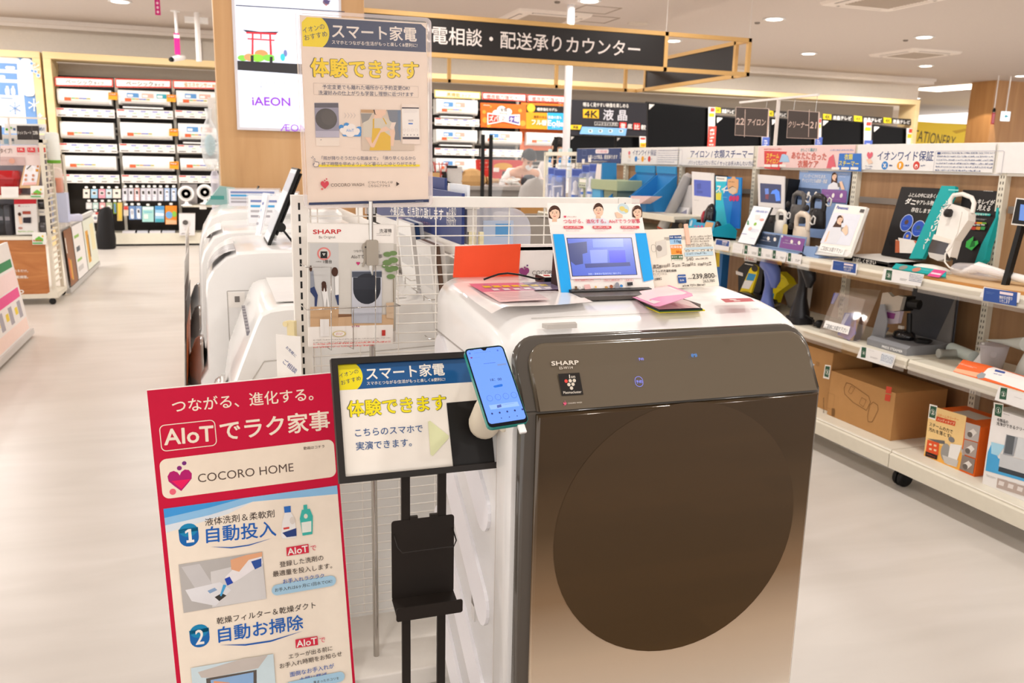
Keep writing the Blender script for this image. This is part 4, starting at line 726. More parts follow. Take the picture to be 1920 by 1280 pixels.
# cards on the washer tops
tc_ = (.16, 3.16, 1.069); tb_ = thing('poster_stand', 'black-framed poster on an easel, seen edge-on atop the second aisle washer', 'poster stand', tc_, (0, 23, 0))
b = B(); b.box(.004, .016, -.02, .24, 0, .292, BLACK); b.build('frame', tb_, bev=.001); b = B(); b.box(.0025, .0045, -.01, .23, .008, .285, m('#eef0f5', .4)); b.box(.0015, .003, .0, .22, .2, .27, m('#c9cdd8', .4)); b.box(.0015, .003, .0, .22, .04, .12, m('#d5d8de', .4)); b.build('sheet', tb_)
b = B(); b.box(.024, .03, .03, .23, .04, .28, BLACK); b.lathe([(.017, -.01), (.017, .01)], BLACK, 16, (.026, -.008, .075), 'y'); b.tube([(.026, -.008, .075), (.17, 0, -.01)], .004, BLACK); b.build('easel', tb_)
def acard(name, lb, x, y, z, w, h, rz, face, kind='card', g='acrylic cards on the aisle washers', rx=-14, mtl=None):
    t = thing(name, lb, kind, (x, y, z), (rx, 0, rz), g); b = B(); b.box(-w/2, w/2, -.002, .002, 0, h, mtl or ACR2); b.build('acrylic', t); b = B(); b.box(-w/2+.008, w/2-.008, -.004, -.002, .008, h-.008, m(face, .5)); b.build('card', t)
    b = B()
    for i in range(4): b.box(-w/2+.018, w/2-.03-.01*i, -.0048, -.004, h*(.72-.16*i), h*(.72-.16*i)+.01, m(('#7d8ab8', '#4aa3d8', '#b9b6ba', '#a9a6ad')[i], .5))
    b.build('print', t); return t
acard('price_card', 'white price card with a blue stripe, middle of the cards on the third aisle washer', .20, 3.92, 1.076, .16, .14, -8, '#f0eff2')
acard('price_card', 'pale card with a dark header bar standing behind the blue-striped card', .18, 4.5, 1.118, .26, .10, 0, '#e4e3ea')
acard('price_card', 'white card with a royal blue tab at the far right of the washer-top cards', .33, 4.34, 1.09, .12, .12, 0, '#f3f2f5')
acard('leaflet_holder', 'leaning clear holder with a white leaflet on the second aisle washer', .15, 3.5, 1.068, .06, .17, -68, '#eceaf0', 'leaflet holder')
acard('leaflet_holder', 'leaning clear holder with a grey-green leaflet behind the black easel', .19, 3.3, 1.068, .06, .10, -68, '#cfd2c6', 'leaflet holder')
b = B(); b.box(-.003, .003, -.05, .05, 0, .11, BLACK); tag(b.build('card_stand', None, (.17, 4.75, 1.118), (0, 24, 0), bev=.001), 'thin black card stand leaning in front of the oak pillar', 'card stand')
b = B(); b.prism([(-.06, 0), (.07, .0), (.1, .09), (.02, .1)], 'y', 0, .16, m('#8fb5b2', .4)); b.box(-.03, .04, -.002, .0, .03, .05, m('#4a9a92')); tag(b.build('teal_leaflet', None, (.0, 4.98, 1.105), (0, 0, 0)), 'teal leaflet sticking out at the far end of the aisle washers', 'leaflet')
# washer on the other side of the spine, with a clear detergent demonstrator
rw = thing('top_load_washer', 'white top-loading washer glimpsed through the mesh on the far side of the partition', 'washing machine', (.7, 2.32, 0)); b = B(); b.loft([[(q[0], y, q[1]) for q in rrect(0, .05, .58, .98, .04)] for y in (0, .58)], WH); b.build('body', rw); b = B(); b.box(.04, .54, .06, .52, .98, .992, m('#dfe2ea', .2)); b.build('lid', rw, bev=.005)
dm = thing('detergent_demonstrator', 'clear domed detergent demonstrator box with picture labels behind the mesh', 'demonstrator', (.83, 2.62, .993)); b = B()
b.loft([[(q[0], y, q[1]) for q in rrect(-.11, 0, .12, .24, .07, 6)] for y in (-.05, .08)], clear('#e9eaf6', .05, .3)); b.build('dome', dm); b = B(); b.box(-.1, .1, -.052, -.05, .06, .1, PAPER); b.box(-.04, .06, -.053, -.05, .12, .2, m('#b9c6dc')); b.box(0, .05, -.0535, -.05, .15, .19, m('#5a9ad0')); b.build('label', dm)
p = Pan((.83, 2.62, .993), y=-.056); p.z(700, 380, 5.333); p.t1(1185, 556, 1350, 552, '自動投入', m('#2a2a30'), .01); p.build('lettering', dm)
b = B(); b.lathe([(.02, -.004), (.062, -.004), (.062, .004), (.02, .004)], m('#b99a3e', .3, .5), 24, (-.13, -.01, .17), 'y'); b.build('brass_ring', dm)
b = B(); b.box(0, .35, 0, .012, 0, 1.3, m('#c99f69', .6)); tag(b.build('cork_board', None, (.9, 4.95, 0)), 'tan board standing beyond the mesh, seen to the right of the domed box', 'board')
# ================================================================= long shelf run on the far side of the cross aisle (faces -x)
Z1, Z2, Z0, XF, XB = .93, .578, .176, 2.78, 3.2
OAKB = streak('oak_back_board', '#8f6a48', '#a8825c', (14, 14, .8), .5, 1.0, '#9c7652')
EDG = [1.9, 2.8, 3.7, 4.6, 5.5, 6.4, 7.35]
BAYL = ['shelf bay nearest the frame edge, holding the white cleaner box', 'shelf bay with the white upright cleaner and brown carton', 'shelf bay with the garment steamers', 'shelf bay with the red and black vacuum', 'shelf bay with the slanting blue bins', 'end shelf bay with the green tub']
for i in range(6):
    y0, y1 = EDG[i], EDG[i+1]; t = thing('shelf_bay', BAYL[i], 'shelf', (XB, y0, 0), group='bays of the long shelf'); L = y1-y0-.004
    b = B(); b.prism([(-.46, .095), (-.462, .158), (-.45, .163), (-.45, .176), (0, .176), (0, .095)], 'y', 0, L, CREAM); b.box(-.453, -.449, 0, L, .166, .172, m('#f4efe4')); b.build('base', t, bev=.003)
    b = B(); b.box(.0, .018, 0, L, .1, 1.37, OAKB); b.build('back_board', t)
    for yy in ((0,) if i < 5 else (0, L-.035)):
        b = B(); b.box(-.03, .0, yy-.017, yy+.017, .176, 1.5, CREAM)
        for k in range(50): b.box(-.0304, -.029, yy-.009, yy-.004, .2+.025*k, .212+.025*k, m('#6b6458')); b.box(-.0304, -.029, yy+.004, yy+.009, .2+.025*k, .212+.025*k, m('#6b6458'))
        b.build('upright', t)
    for z, xo in ((Z2, 0), (Z1, 0)):
        if z == Z2 and i > 4: continue
        b = B(); b.prism([(-.42, z-.042), (-.424, z-.01), (-.416, z+.004), (-.40, z), (-.03, z), (-.03, z-.02), (-.38, z-.02), (-.40, z-.042)], 'y', .003, L-.003, CREAM); s_ = b.build('shelf', t)
        b = B(); b.box(-.4265, -.4225, .004, L-.004, z-.036, z-.026, m('#f2ecdf')); b.box(-.429, -.427, .01, L-.01, z-.055, z-.006, ACR); b.build('price_rail', s_)
    b = B(); b.box(-.028, -.008, 0, L, 1.36, 1.50, m('#efeae0', .5)); b.build('header_frame', t, bev=.002)
    b = B(); b.box(-.014, -.008, .03, L-.03, 1.205, 1.235, m('#8a837c', .3, .4)); b.build('hook_bar', t)
    b = B(); b.box(-.36, -.28, -.02, .02, .08, .1, STEEL)
    for dy in (-.022, .006): b.lathe([(.012, 0), (.038, .0), (.04, .004), (.04, .012), (.038, .016), (.012, .016)], BLACK, 20, (-.37, dy, .04), 'y')
    b.build('caster', t)
def P3(X, Y, Z, rx=0, rz=-90): return Pan((X, Y, Z), (rx, 0, rz))
def board(pan, pts, th, a, t, name='board', front=0.0):
    """a board of real thickness whose front outline lies on the panel's plane"""
    P = [pan.L(pts[i], pts[i+1]) for i in range(0, len(pts), 2)]; b = B(); b.prism(P, 'y', front, front+th, a); return b.build(name, t)
def sgn(name, lb, X, Y, Z, rx, rz=-90, cat='display board', g=None): return thing(name, lb, cat, (X, Y, Z), (rx, 0, rz), g), Pan((X, Y, Z), (rx, 0, rz))
# ---- header signs
HD = [('navy', 7.38, 6.47, 'navy header sign with white lettering at the far end of the shelf run'), ('warr2', 6.45, 5.54, 'white warranty header sign with three coloured discs, next to the navy one'), ('iron', 5.515, 4.61, 'white header sign about irons and clothes steamers'), ('pink', 4.56, 3.71, 'pink header sign with a red block and a blue block'), ('warr', 3.69, 2.85, 'white warranty header sign with three coloured discs, above the black display'), ('blank', 2.83, 2.0, 'blank cream header sign at the frame edge')]
for k, ya, yb, lb in HD:
    Y = (ya+yb)/2; t, p = sgn('header_sign', lb, XB-.038, Y, 1.435, 0, cat='sign', g='header signs of the long shelf'); w = ya-yb
    b = B(); b.box(-w/2, w/2, 0, .006, -.062, .062, {'navy': m('#3a4a78'), 'pink': m('#f0cfcb')}.get(k, m('#eeebe8', .5))); b.build('panel', t)
    INK = m('#34457a')
    if k == 'navy':
        p.z(1000, 270, 9.6); p.r(1120, 95, 1355, 170, m('#f0e4e6'), .02); p.t1(1140, 134, 1335, 134, 'イオンの安心お届け', m('#d0607a'), .01); p.t1(985, 232, 1515, 232, 'お買い上げ商品、配送承ります', PAPER, .012, 72); p.greek(1080, 300, 1400, 328, 1, PAPER, .8); p.ring(885, 105, 955, 210, m('#7f8bb0'), .003, .006); p.greek(1560, 155, 1620, 270, 4, PAPER, .6)
    if k == 'warr2':
        p.z(1180, 280, 6.4); p.t1(40, 38, 325, 40, 'イオンワイド保証', INK, .012, 66)
        for x, c in ((80, '#2f7fc8'), (160, '#eba42a'), (240, '#d3453a')): p.o(x, 115, 16, 34, m(c)); p.greek(x+22, 110, x+40, 126, 1, INK, .8)
        p.ring(340, 5, 630, 185, m('#c9c6cc'), .003, .01); p.greek(350, 12, 600, 175, 6, m('#8d93ab'), .35); p.z(1000, 270, 9.6); p.o(1730, 160, 18, 35, m('#e0707a')); p.q(m('#f0c9b0'), 1710, 200, 1750, 210, 1750, 260, 1720, 250); p.greek(1700, 285, 1755, 330, 2, m('#a9a6b0'), .4)
    if k == 'iron':
        p.z(1180, 280, 6.4); p.t1(735, 55, 1485, 55, 'アイロン / 衣類スチーマー', INK, .014, 92); p.r(690, 104, 1510, 118, m('#e9e4c8')); p.t1(708, 158, 1045, 158, 'パリッと仕上げたい方に', INK, .004, 52); p.t1(1058, 160, 1075, 160, '/', INK, 0, 50); p.t1(1088, 168, 1500, 168, 'サッとお手入れしたい方に', INK, .004, 52)
    if k == 'pink':
        p.z(1300, 160, 3.0968); p.q(m('#d84a4a'), 412, 380, 545, 385, 500, 490, 412, 482); p.t1(425, 408, 498, 410, 'スチーム', m('#f3d84a'), .02); p.t1(425, 440, 498, 440, 'アイロン', m('#f3d84a'), .02)
        for x in (412, 455, 500): p.r(x, 458, x+38, 474, PAPER, .006)
        p.q(m('#a9cbe8'), 500, 445, 560, 445, 550, 410, 530, 398, 515, 400); p.greek(412, 366, 540, 376, 1, m('#e0847f'), .8)
        p.t1(572, 405, 775, 414, 'あなたに合った', m('#d2695a'), .016, 42); p.t1(608, 455, 726, 457, '衣類ケア', m('#d2695a'), .016, 42); p.t1(626, 374, 718, 374, 'かしこく選ぼう', m('#3aa0a8'), .01)
        p.q(m('#e06a78'), 790, 420, 815, 400, 830, 480, 775, 480); p.q(m('#3f78c8'), 850, 395, 978, 395, 978, 500, 840, 490); p.t1(880, 415, 928, 415, '衣類', m('#f3e04a'), .02); p.t1(848, 452, 962, 456, 'スチーマー', m('#f3e04a'), .02); p.greek(800, 372, 972, 380, 1, m('#7d93c8'), .8)
        for x in (806, 862, 916): p.r(x, 474, x+45, 490, PAPER, .006)
    if k == 'warr':
        p.z(1300, 160, 3.0968); p.t1(1070, 408, 1395, 410, 'イオンワイド保証', INK, .014, 54)
        for x, c, d in ((1112, '#3a86cc', 'x'), (1202, '#eca32b', ''), (1296, '#d5453b', '')): p.o(x, 465, 19, 24, m(c)); p.greek(x+27, 459, x+52, 473, 1, INK, .8)
        p.q(PAPER, 1103, 455, 1107, 452, 1122, 474, 1118, 478); p.q(PAPER, 1118, 452, 1122, 456, 1107, 478, 1103, 474); p.q(PAPER, 1197, 452, 1208, 452, 1208, 466, 1200, 480, 1196, 478); p.o(1296, 470, 9, 12, PAPER); p.o(1296, 474, 5, 7, m('#d5453b'))
        p.heart(1026, 408, 17, m('#e06a7a')); p.q(m('#f0cdb6'), 1006, 430, 1030, 425, 1045, 450, 1020, 458); p.greek(1003, 465, 1042, 495, 2, m('#8d93ab'), .5)
        p.ring(1408, 380, 1790, 520, m('#b9b6c0'), .002, .008); p.greek(1420, 388, 1740, 515, 6, m('#6f7896'), .45); p.r(1420, 388, 1436, 400, INK); p.greek(1120, 498, 1330, 508, 1, m('#b9b6c0'), .6)
    if p.v: p.build('lettering', t)
# ---- shelf-edge cards
def edge_card(lb, pts, c, zoom, g, X=2.768, kind='price card', draw=None, name='price_card'):
    P0 = Pan((X, 3.2, .9), (0, 0, -90)); P0.z(*zoom); Q = [P0.L(pts[i], pts[i+1]) for i in range(0, len(pts), 2)]; cx = sum(q[0] for q in Q)/len(Q); cz = sum(q[1] for q in Q)/len(Q)
    loc = Vector((X, 3.2-cx, .9+cz)); t = thing(name, lb, kind, loc, (0, 0, -90), g); p = Pan(loc, (0, 0, -90)); p.z(*zoom); board(p, pts, .001, m(c, .5), t, 'card')
    if draw: draw(p); p.build('print', t)
    return t
def navy_art(p, x, y, s):
    p.q(m('#34549a', .5), x, y, x+128*s, y+18*s, x+124*s, y+72*s, x-6*s, y+50*s); p.q(m('#f0dfe2'), x+60*s, y+14*s, x+112*s, y+22*s, x+110*s, y+32*s, x+59*s, y+24*s); p.t1(x+58*s, y+36*s, x+108*s, y+43*s, '無料引き取り', PAPER, .01, 13*s); p.t1(x+60*s, y+50*s, x+98*s, y+56*s, 'いたします', PAPER, .01, 13*s); p.greek(x+8*s, y+14*s, x+40*s, y+30*s, 2, m('#6a86bb'), .5)
A = (1300, 160, 3.0968)
edge_card('navy service card on the upper shelf edge, below the black try-it tray', (808, 1012, 954, 1038, 944, 1102, 794, 1078), '#eeebe8', A, 'cards on the upper shelf edge', draw=lambda p: navy_art(p, 814, 1017, 1.03), name='service_card', kind='service card')
edge_card('navy service card on the upper shelf edge nearest the frame edge', (1688, 1168, 1900, 1205, 1890, 1262, 1662, 1228), '#eeebe8', A, 'cards on the upper shelf edge', draw=lambda p: navy_art(p, 1690, 1174, 1.5), name='service_card', kind='service card')
edge_card('navy service card on the upper shelf edge, half behind the cream price card', (130, 890, 212, 900, 205, 962, 122, 950), '#eeebe8', A, 'cards on the upper shelf edge', draw=lambda p: navy_art(p, 134, 894, .58), name='service_card', kind='service card')
GRN = m('#2f5a42', .5)
def num_art(p, n, x, y, w, h):
    p.q(GRN, x, y, x+w, y+w*.15, x+w*.8, y+h, x-w*.25, y+h-w*.15); p.o(x+w*.38, y+h*.53, w*.36, w*.42, m('#cfdcd2')); p.o(x+w*.38, y+h*.53, w*.32, w*.37, GRN); p.t1(x+w*.24, y+h*.53, x+w*.54, y+h*.55, n, PAPER, .02, w*.46)
Q = (1360, 350, 6.857); g5 = 'price cards along the steamer shelf edge'; SL = (.17)
edge_card('plain white card at the far end of the price cards below the steamers', (105, 715, 232, 740, 215, 860, 85, 840), '#f2f0ee', Q, g5, draw=lambda p: (p.greek(115, 760, 220, 775, 1, m('#9db3ba'), .5), p.greek(110, 800, 215, 825, 1, m('#b9b6b4'), .7)))
for i, (x, n, w_) in enumerate(((245, '1', 'first'), (422, '2', 'second'), (608, '3', 'third'), (805, '4', 'fourth'))):
    y = 748+(x-245)*.172
    edge_card('white price card with a green number tab, %s of four below the steamers' % w_, (x, y, x+180, y+31, x+160, y+155, x-20, y+122), '#f2f0ee', Q, g5, draw=lambda p, x=x, y=y, n=n: (num_art(p, n, x+6, y+4, 38, 112), p.greek(x+62, y+40, x+140, y+52, 1, m('#8d8a88'), .6), p.greek(x+100, y+88, x+155, y+130, 2, m('#4a4644'), .55), p.greek(x+50, y+80, x+62, y+125, 2, m('#6b6866'), .6)))
edge_card('white price card with a green number three, below the teal instruction leaflet', (1108, 1062, 1340, 1098, 1318, 1168, 1092, 1132), '#f2f0ee', A, 'cards on the upper shelf edge', draw=lambda p: (num_art(p, '3', 1122, 1070, 34, 62), p.greek(1172, 1085, 1215, 1094, 1, m('#8d8a88'), .5), p.greek(1200, 1118, 1240, 1140, 2, m('#4a4644'), .5), p.greek(1258, 1092, 1330, 1152, 5, m('#2f4a78'), .5)))
C2 = (1480, 540, 8)
edge_card('white price card with a green number four on the middle shelf edge', (1075, 868, 1600, 1010, 1540, 1200, 1010, 1040), '#f2f0ee', C2, 'cards on the middle shelf edge', draw=lambda p: (num_art(p, '4', 1088, 882, 68, 165), p.greek(1190, 930, 1300, 955, 1, m('#77736f'), .5), p.greek(1220, 1020, 1330, 1080, 2, m('#4a4644'), .5), p.q(m('#e9eef2'), 1400, 965, 1580, 1012, 1535, 1168, 1350, 1120), p.greek(1385, 985, 1560, 1150, 5, m('#2f5a8c'), .55)))
D2 = (1560, 540, 5.333)
edge_card('white price card with a green number two on the middle shelf edge', (1670, 980, 1960, 1070, 1920, 1215, 1625, 1115), '#f2f0ee', D2, 'cards on the middle shelf edge', draw=lambda p: (num_art(p, '2', 1688, 992, 66, 125), p.greek(1790, 1020, 1880, 1050, 2, m('#77736f'), .5), p.greek(1825, 1090, 1910, 1110, 1, m('#4a4644'), .6)))
# ---- upper shelf goods
Fz = (1560, 320, 5.333)
t, p = sgn('try_tray', 'low black and white test tray lettered on its front, on the upper shelf', 2.95, 3.3, Z1, 0, cat='tray'); p.z(*Fz)
fr = board(p, (122, 838, 560, 918, 600, 975, 118, 882), .004, BLACK, t, 'front'); P_ = [p.L(124, 838), p.L(560, 918)]
b = B(); b.add([(P_[0][0], 0, P_[0][1]), (P_[1][0], 0, P_[1][1]), (P_[1][0]+.01, .22, P_[1][1]+.004), (P_[0][0]-.0, .22, P_[0][1]+.002)], [(0, 1, 2, 3)], m('#f1eee6', .5)); b.box(P_[0][0], P_[1][0], .0, .22, 0, .012, BLACK); b.build('test_surface', t)
p.t1(208, 888, 438, 920, 'お試しください', PAPER, .014, 44); p.build('lettering', t)
t, p = sgn('vacuum_display', 'tall black folded display board about dust mites with blue discs, behind the white cleaner', 3.1, 3.3, Z1, -14); p.z(*Fz)
board(p, (695, 160, 1165, 180, 880, 890, 490, 840), .012, m('#161314', .45), t, 'wing_board'); board(p, (1310, 190, 1668, 205, 1640, 470, 1545, 740, 1400, 1010, 1200, 960), .012, m('#1b1819', .45), t, 'wing_board'); TE = m('#12a5a6', .45)
board(p, (1668, 200, 1690, 310, 1655, 470, 1560, 760, 1535, 890, 1440, 960, 1420, 960, 1500, 740, 1640, 470), .03, TE, t, 'side_edge', -.004); board(p, (1175, 178, 1312, 182, 1310, 240, 985, 900, 850, 900), .02, TE, t, 'centre_strip', -.05)
p.y = -.001; p.t1(768, 240, 1070, 256, 'ふとんの中には多くの', PAPER, .012, 40); p.t1(738, 300, 838, 318, 'ダニ', PAPER, .03, 56); p.t1(845, 315, 1090, 328, 'やアレル物質が', PAPER, .02, 44); p.t1(795, 388, 1005, 408, '存在します。', PAPER, .012, 42)
for x, y, rx, ry, c in ((748, 522, 58, 76, '#5a4038'), (866, 578, 60, 72, '#3a5a70'), (757, 662, 36, 50, '#c59a4a')): p.o(x, y, rx+5, ry+6, m('#c9d3ee')); p.o(x, y, rx, ry, m('#2a52b8')); p.o(x, y-8, rx*.35, ry*.3, m(c)); p.greek(x-rx*.6, y+ry*.35, x+rx*.6, y+ry*.5, 1, m('#b9c6ea'), .8)
p.q(m('#d8a98a'), 640, 690, 662, 690, 668, 820, 636, 820); p.q(m('#e9e2da'), 668, 670, 840, 700, 890, 830, 680, 822); p.q(m('#c86a4a'), 820, 700, 885, 705, 880, 760, 860, 760); p.q(m('#b9623f'), 640, 700, 680, 702, 682, 820, 636, 818)
p.t1(1465, 308, 1630, 322, 'キレイが', PAPER, .02, 50); p.t1(1465, 368, 1590, 382, '見える', PAPER, .02, 50); p.r(1432, 420, 1590, 455, m('#1fb0a8'), .006); p.t1(1445, 437, 1580, 440, 'ゴミセンサー', PAPER, .015); p.q(m('#e8b12a'), 1418, 514, 1552, 520, 1552, 536, 1418, 530); p.q(m('#d8412f'), 1418, 514, 1455, 516, 1455, 532, 1418, 530); p.q(m('#6fae3a'), 1510, 518, 1552, 520, 1552, 536, 1510, 534)
for x, c in ((1424, '#b8362a'), (1470, '#c98a3a'), (1518, '#3a9a52')): p.r(x-16, 560, x+16, 595, m(c)); p.r(x-16, 536, x+18, 552, m('#c9c6c2'))
p.greek(1440, 478, 1555, 505, 2, m('#c9c6c2'), .5); p.greek(1400, 600, 1515, 612, 1, m('#8d8a86'), .4); p.q(m('#3fc653'), 1425, 658, 1420, 710, 1468, 700, 1475, 730, 1405, 800, 1345, 765, 1355, 710); p.q(m('#1d7a34'), 1410, 700, 1440, 715, 1440, 760, 1385, 770); p.greek(1525, 202, 1645, 216, 1, PAPER, .7)
p.y = -.0515; 
for i, ch in enumerate('ふとんクリーナー'): x = 1150-35*i*.88; y = 330+62*i; (p.t1(x-22, y, x+24, y+4, ch, PAPER, .03, 50) if ch != 'ー' else p.q(PAPER, x-2, y-24, x+5, y-24, x-2, y+24, x-9, y+24))
p.r(1180, 190, 1280, 206, m('#8fd8d4')); p.build('print', t)
# white futon cleaner standing in front
CW = m('#f1ece4', .3, coat=.2); t = thing('vacuum_cleaner', 'white upright bedding vacuum with a dark dust cup, standing before the black display', 'vacuum cleaner', (2.95, 3.0, Z1), (-10, 0, -90)); p = Pan((2.95, 3.0, Z1), (-10, 0, -90)); p.z(*Fz)
def shape(pts, y0, y1, a, nm, bev, seg=3):
    P = [p.L(pts[i], pts[i+1]) for i in range(0, len(pts), 2)]; b = B(); b.prism(P, 'y', y0, y1, a); return b.build(nm, t, bev=bev, seg=seg)
shape((1085, 540, 1130, 380, 1215, 335, 1320, 365, 1390, 420, 1385, 500, 1250, 700, 1200, 880, 1160, 800, 1200, 730, 1050, 690), -.014, .028, CW, 'body', .013)
shape((1050, 640, 1215, 690, 1208, 735, 1030, 690), -.017, .031, m('#ebe4d8', .35), 'collar', .006)
shape((1025, 690, 1190, 725, 1165, 880, 1120, 895, 1020, 870, 980, 830, 995, 760), -.013, .027, m('#4b4643', .1, coat=.5), 'dust_cup', .012)
shape((985, 820, 1160, 850, 1140, 890, 1080, 905, 1000, 870), -.014, .028, m('#c9c4bd', .15, coat=.4), 'cup_base', .008)
H_ = [p.L(*q) for q in ((1160, 400), (1165, 290), (1200, 240), (1290, 228), (1380, 265), (1405, 320), (1385, 420))]; b = B(); b.tube([(q[0], .01, q[1]) for q in H_], .0095, CW, 10); b.build('handle', t)
q_ = p.L(1010, 960); b = B(); b.lathe([(.02, -.018), (.075, -.018), (.082, -.008), (.078, .006), (.05, .016), (.01, .02)], CW, 28, (q_[0], .0, .024), sx=1.15, sy=.8); b.build('floor_head', t)
b = B(); a_, c_ = p.L(1200, 380), p.L(1215, 435); b.lathe([(.004, -.009), (.018, -.009), (.018, .009), (.004, .009)], DARK, 20, (c_[0], -.03, c_[1]), 'x'); b.tube([(c_[0], -.045, c_[1]+.015), (p.L(1225, 345)[0], -.02, p.L(1225, 345)[1]), (p.L(1120, 370)[0], -.02, p.L(1120, 370)[1]), (c_[0]-.01, -.045, c_[1]+.012)], .001, BLACK, 5); b.build('security_tag', t)
b = B(); pr_ = [p.L(*q) for q in ((1385, 430), (1340, 640), (1280, 780), (1220, 850), (1215, 930), (1260, 985), (1360, 1020))]; b.tube([(q[0], -.05, max(q[1], .006)) for q in pr_], .0035, m('#f0ebe2', .4), 8); b.build('cord', t)
t = thing('coiled_cable', 'coil of white power cord lying beside the white cleaner', 'cord', (3.0, 2.9, Z1)); b = B()
for i in range(4): b.tube([(-.01+.03*math.cos(a)-.004*i, -.02+(.075+.008*i)*math.sin(a), .006+.003*i+.01*math.cos(a*2+i)) for a in (6.2832*k/18 for k in range(18))], .0032, m('#f0ebe2', .4), 6, True)
b.build('coil', t)
t, p = sgn('instruction_leaflet', 'teal instruction leaflet with a pink corner lying at the foot of the white cleaner', 2.79, 2.84, Z1+.012, -58, cat='leaflet'); p.z(*Fz); board(p, (640, 925, 1140, 1000, 1135, 1060, 600, 972), .006, TE, t, 'card'); p.y = -.0005
p.o(712, 968, 42, 18, m('#8d8a80')); p.o(845, 988, 44, 18, m('#c9806a')); p.q(m('#d84a8a'), 1020, 985, 1145, 1002, 1070, 1070, 950, 1050); p.r(1000, 1015, 1080, 1045, m('#f0d9e4')); p.greek(880, 980, 1000, 1010, 2, m('#c9ece8'), .4); p.build('print', t)
t = thing('cutting_board', 'round-ended tan board lying on the upper shelf edge at the frame edge', 'board', (2.93, 2.62, Z1)); b = B(); b.prism(rrect(-.13, -.32, .13, .26, .12, 8), 'z', 0, .012, m('#c48a4c', .5)); b.prism(rrect(-.12, -.31, .12, .25, .11, 8), 'z', .0121, .0128, m('#dcb98c', .6)); b.build('board', t, bev=.003)
t = thing('bagged_attachment', 'white vacuum attachment in a clear bag resting on the tan board', 'attachment', (2.95, 2.62, Z1+.013)); b = B(); b.tube([(0, .12, .015), (.0, .04, .05), (.0, -.1, .035), (.0, -.3, .02)], [.012, .022, .016, .016], m('#f3f0ec', .3), 12); b.build('tube', t); b = B(); b.loft([[(.05*math.cos(a)*k, y, .03+.03*math.sin(a)*k) for a in (6.2832*i/12 for i in range(12))] for y, k in ((.16, .3), (.14, .9), (.06, 1.1), (-.04, .9), (-.1, .5))], clear('#f4eef0', .15, .2)); b.build('bag', t)
t, p = sgn('tablet', 'small black-framed tablet screen standing at the frame edge on the upper shelf', 2.9, 2.5, Z1, -10, cat='tablet'); p.z(1300, 160, 3.0968); board(p, (1875, 652, 2010, 668, 1990, 822, 1845, 808), .012, m('#e9e4dc', .4), t, 'case'); board(p, (1882, 660, 2005, 675, 1985, 815, 1852, 800), .002, BLACK, t, 'bezel', -.002); p.y = -.0022; p.q(em('#5a86d0', .8), 1900, 690, 1995, 702, 1985, 795, 1890, 782); p.build('screen', t); b = B(); b.box(-.05, .05, .01, .12, 0, .012, BLACK); b.box(-.01, .01, .008, .03, 0, .3, BLACK); b.build('stand', t)
# brochure holder with the woman
Wz = (1360, 350, 6.857)
t, p = sgn('brochure_holder', 'clear slanting brochure holder with white brochures showing a woman in a pale top', 2.86, 3.4, Z1, -22, cat='brochure holder'); p.z(*Wz); board(p, (1345, 395, 1380, 395, 1800, 270, 1680, 790, 1560, 900, 1150, 870), .004, ACR, t, 'holder', .022); board(p, (1175, 760, 1640, 850, 1570, 905, 1150, 872), .003, ACR2, t, 'front_lip', -.006)
t2, p2 = sgn('brochure', 'white brochures showing a woman holding a grey steamer, in the clear holder', 2.86, 3.4, Z1, -22, cat='brochure'); p2.z(*Wz); board(p2, (1425, 220, 1820, 262, 1590, 895, 1175, 865), .018, PAPER, t2, 'pages')
p2.y = -.0005; p2.q(m('#e2e4ee', .45), 1395, 330, 1745, 360, 1600, 760, 1220, 720); p2.t1(1435, 262, 1585, 280, 'Panasonic', m('#2f4fa8', .4), .025, 34); p2.q(HAIR, 1440, 420, 1500, 420, 1490, 522, 1380, 518); p2.q(m('#dfe0e6'), 1330, 560, 1390, 520, 1500, 530, 1490, 640, 1430, 730, 1300, 720); p2.q(SKIN, 1330, 570, 1345, 575, 1300, 700, 1270, 715); face(p2, 1478, 425, 34, 48, 1); p2.q(m('#8d8883'), 1490, 520, 1570, 530, 1550, 575, 1490, 570); p2.q(SKIN, 1500, 560, 1560, 490, 1580, 520, 1580, 600, 1550, 630); p2.r(1745, 290, 1780, 335, m('#5a5654')); p2.greek(1560, 420, 1690, 440, 1, m('#b9bccb'), .4); p2.build('cover_print', t2)
q_ = Pan((2.86, 3.4, Z1), (-22, 0, -90), y=-.0068); q_.z(*Wz); q_.q(m('#f6f4f0'), 1225, 735, 1550, 790, 1510, 880, 1190, 825); q_.t1(1235, 785, 1505, 832, 'ご自由にお取り下さい', m('#4a4a4a'), .005, 50); q_.build('label', t)
# slanting flyer with black edge
t, p = sgn('flyer_stand', 'white flyer in a thin black slanting stand at the near front of the steamer tray', 2.8, 4.05, Z1, -24, cat='flyer stand'); p.z(*Wz); board(p, (360, 240, 605, 265, 380, 752, 155, 715), .006, BLACK, t, 'backing', .0015); board(p, (365, 245, 590, 268, 370, 745, 160, 712), .0015, m('#f3f5fa', .4), t, 'sheet'); p.y = -.0004
p.t1(390, 312, 550, 328, '衣類を清潔に保つ', m('#5a78c8'), .008, 24); p.greek(410, 282, 560, 292, 1, m('#8ea0d8'), .6); p.o(470, 425, 30, 14, m('#e8a9a0')); p.o(385, 480, 18, 18, m('#8fbf4a')); p.q(m('#4a9a6a'), 285, 440, 300, 430, 305, 490, 280, 490); p.o(320, 540, 22, 20, m('#eac3b8')); p.q(m('#f0e4e0'), 390, 360, 450, 365, 440, 420, 380, 420); p.greek(330, 540, 420, 600, 3, m('#7d8fc0'), .3); p.r(215, 598, 275, 612, m('#3f62b8')); p.r(320, 660, 385, 672, m('#3f7ad0')); p.greek(180, 680, 360, 710, 2, m('#aab3d0'), .4); p.build('print', t)
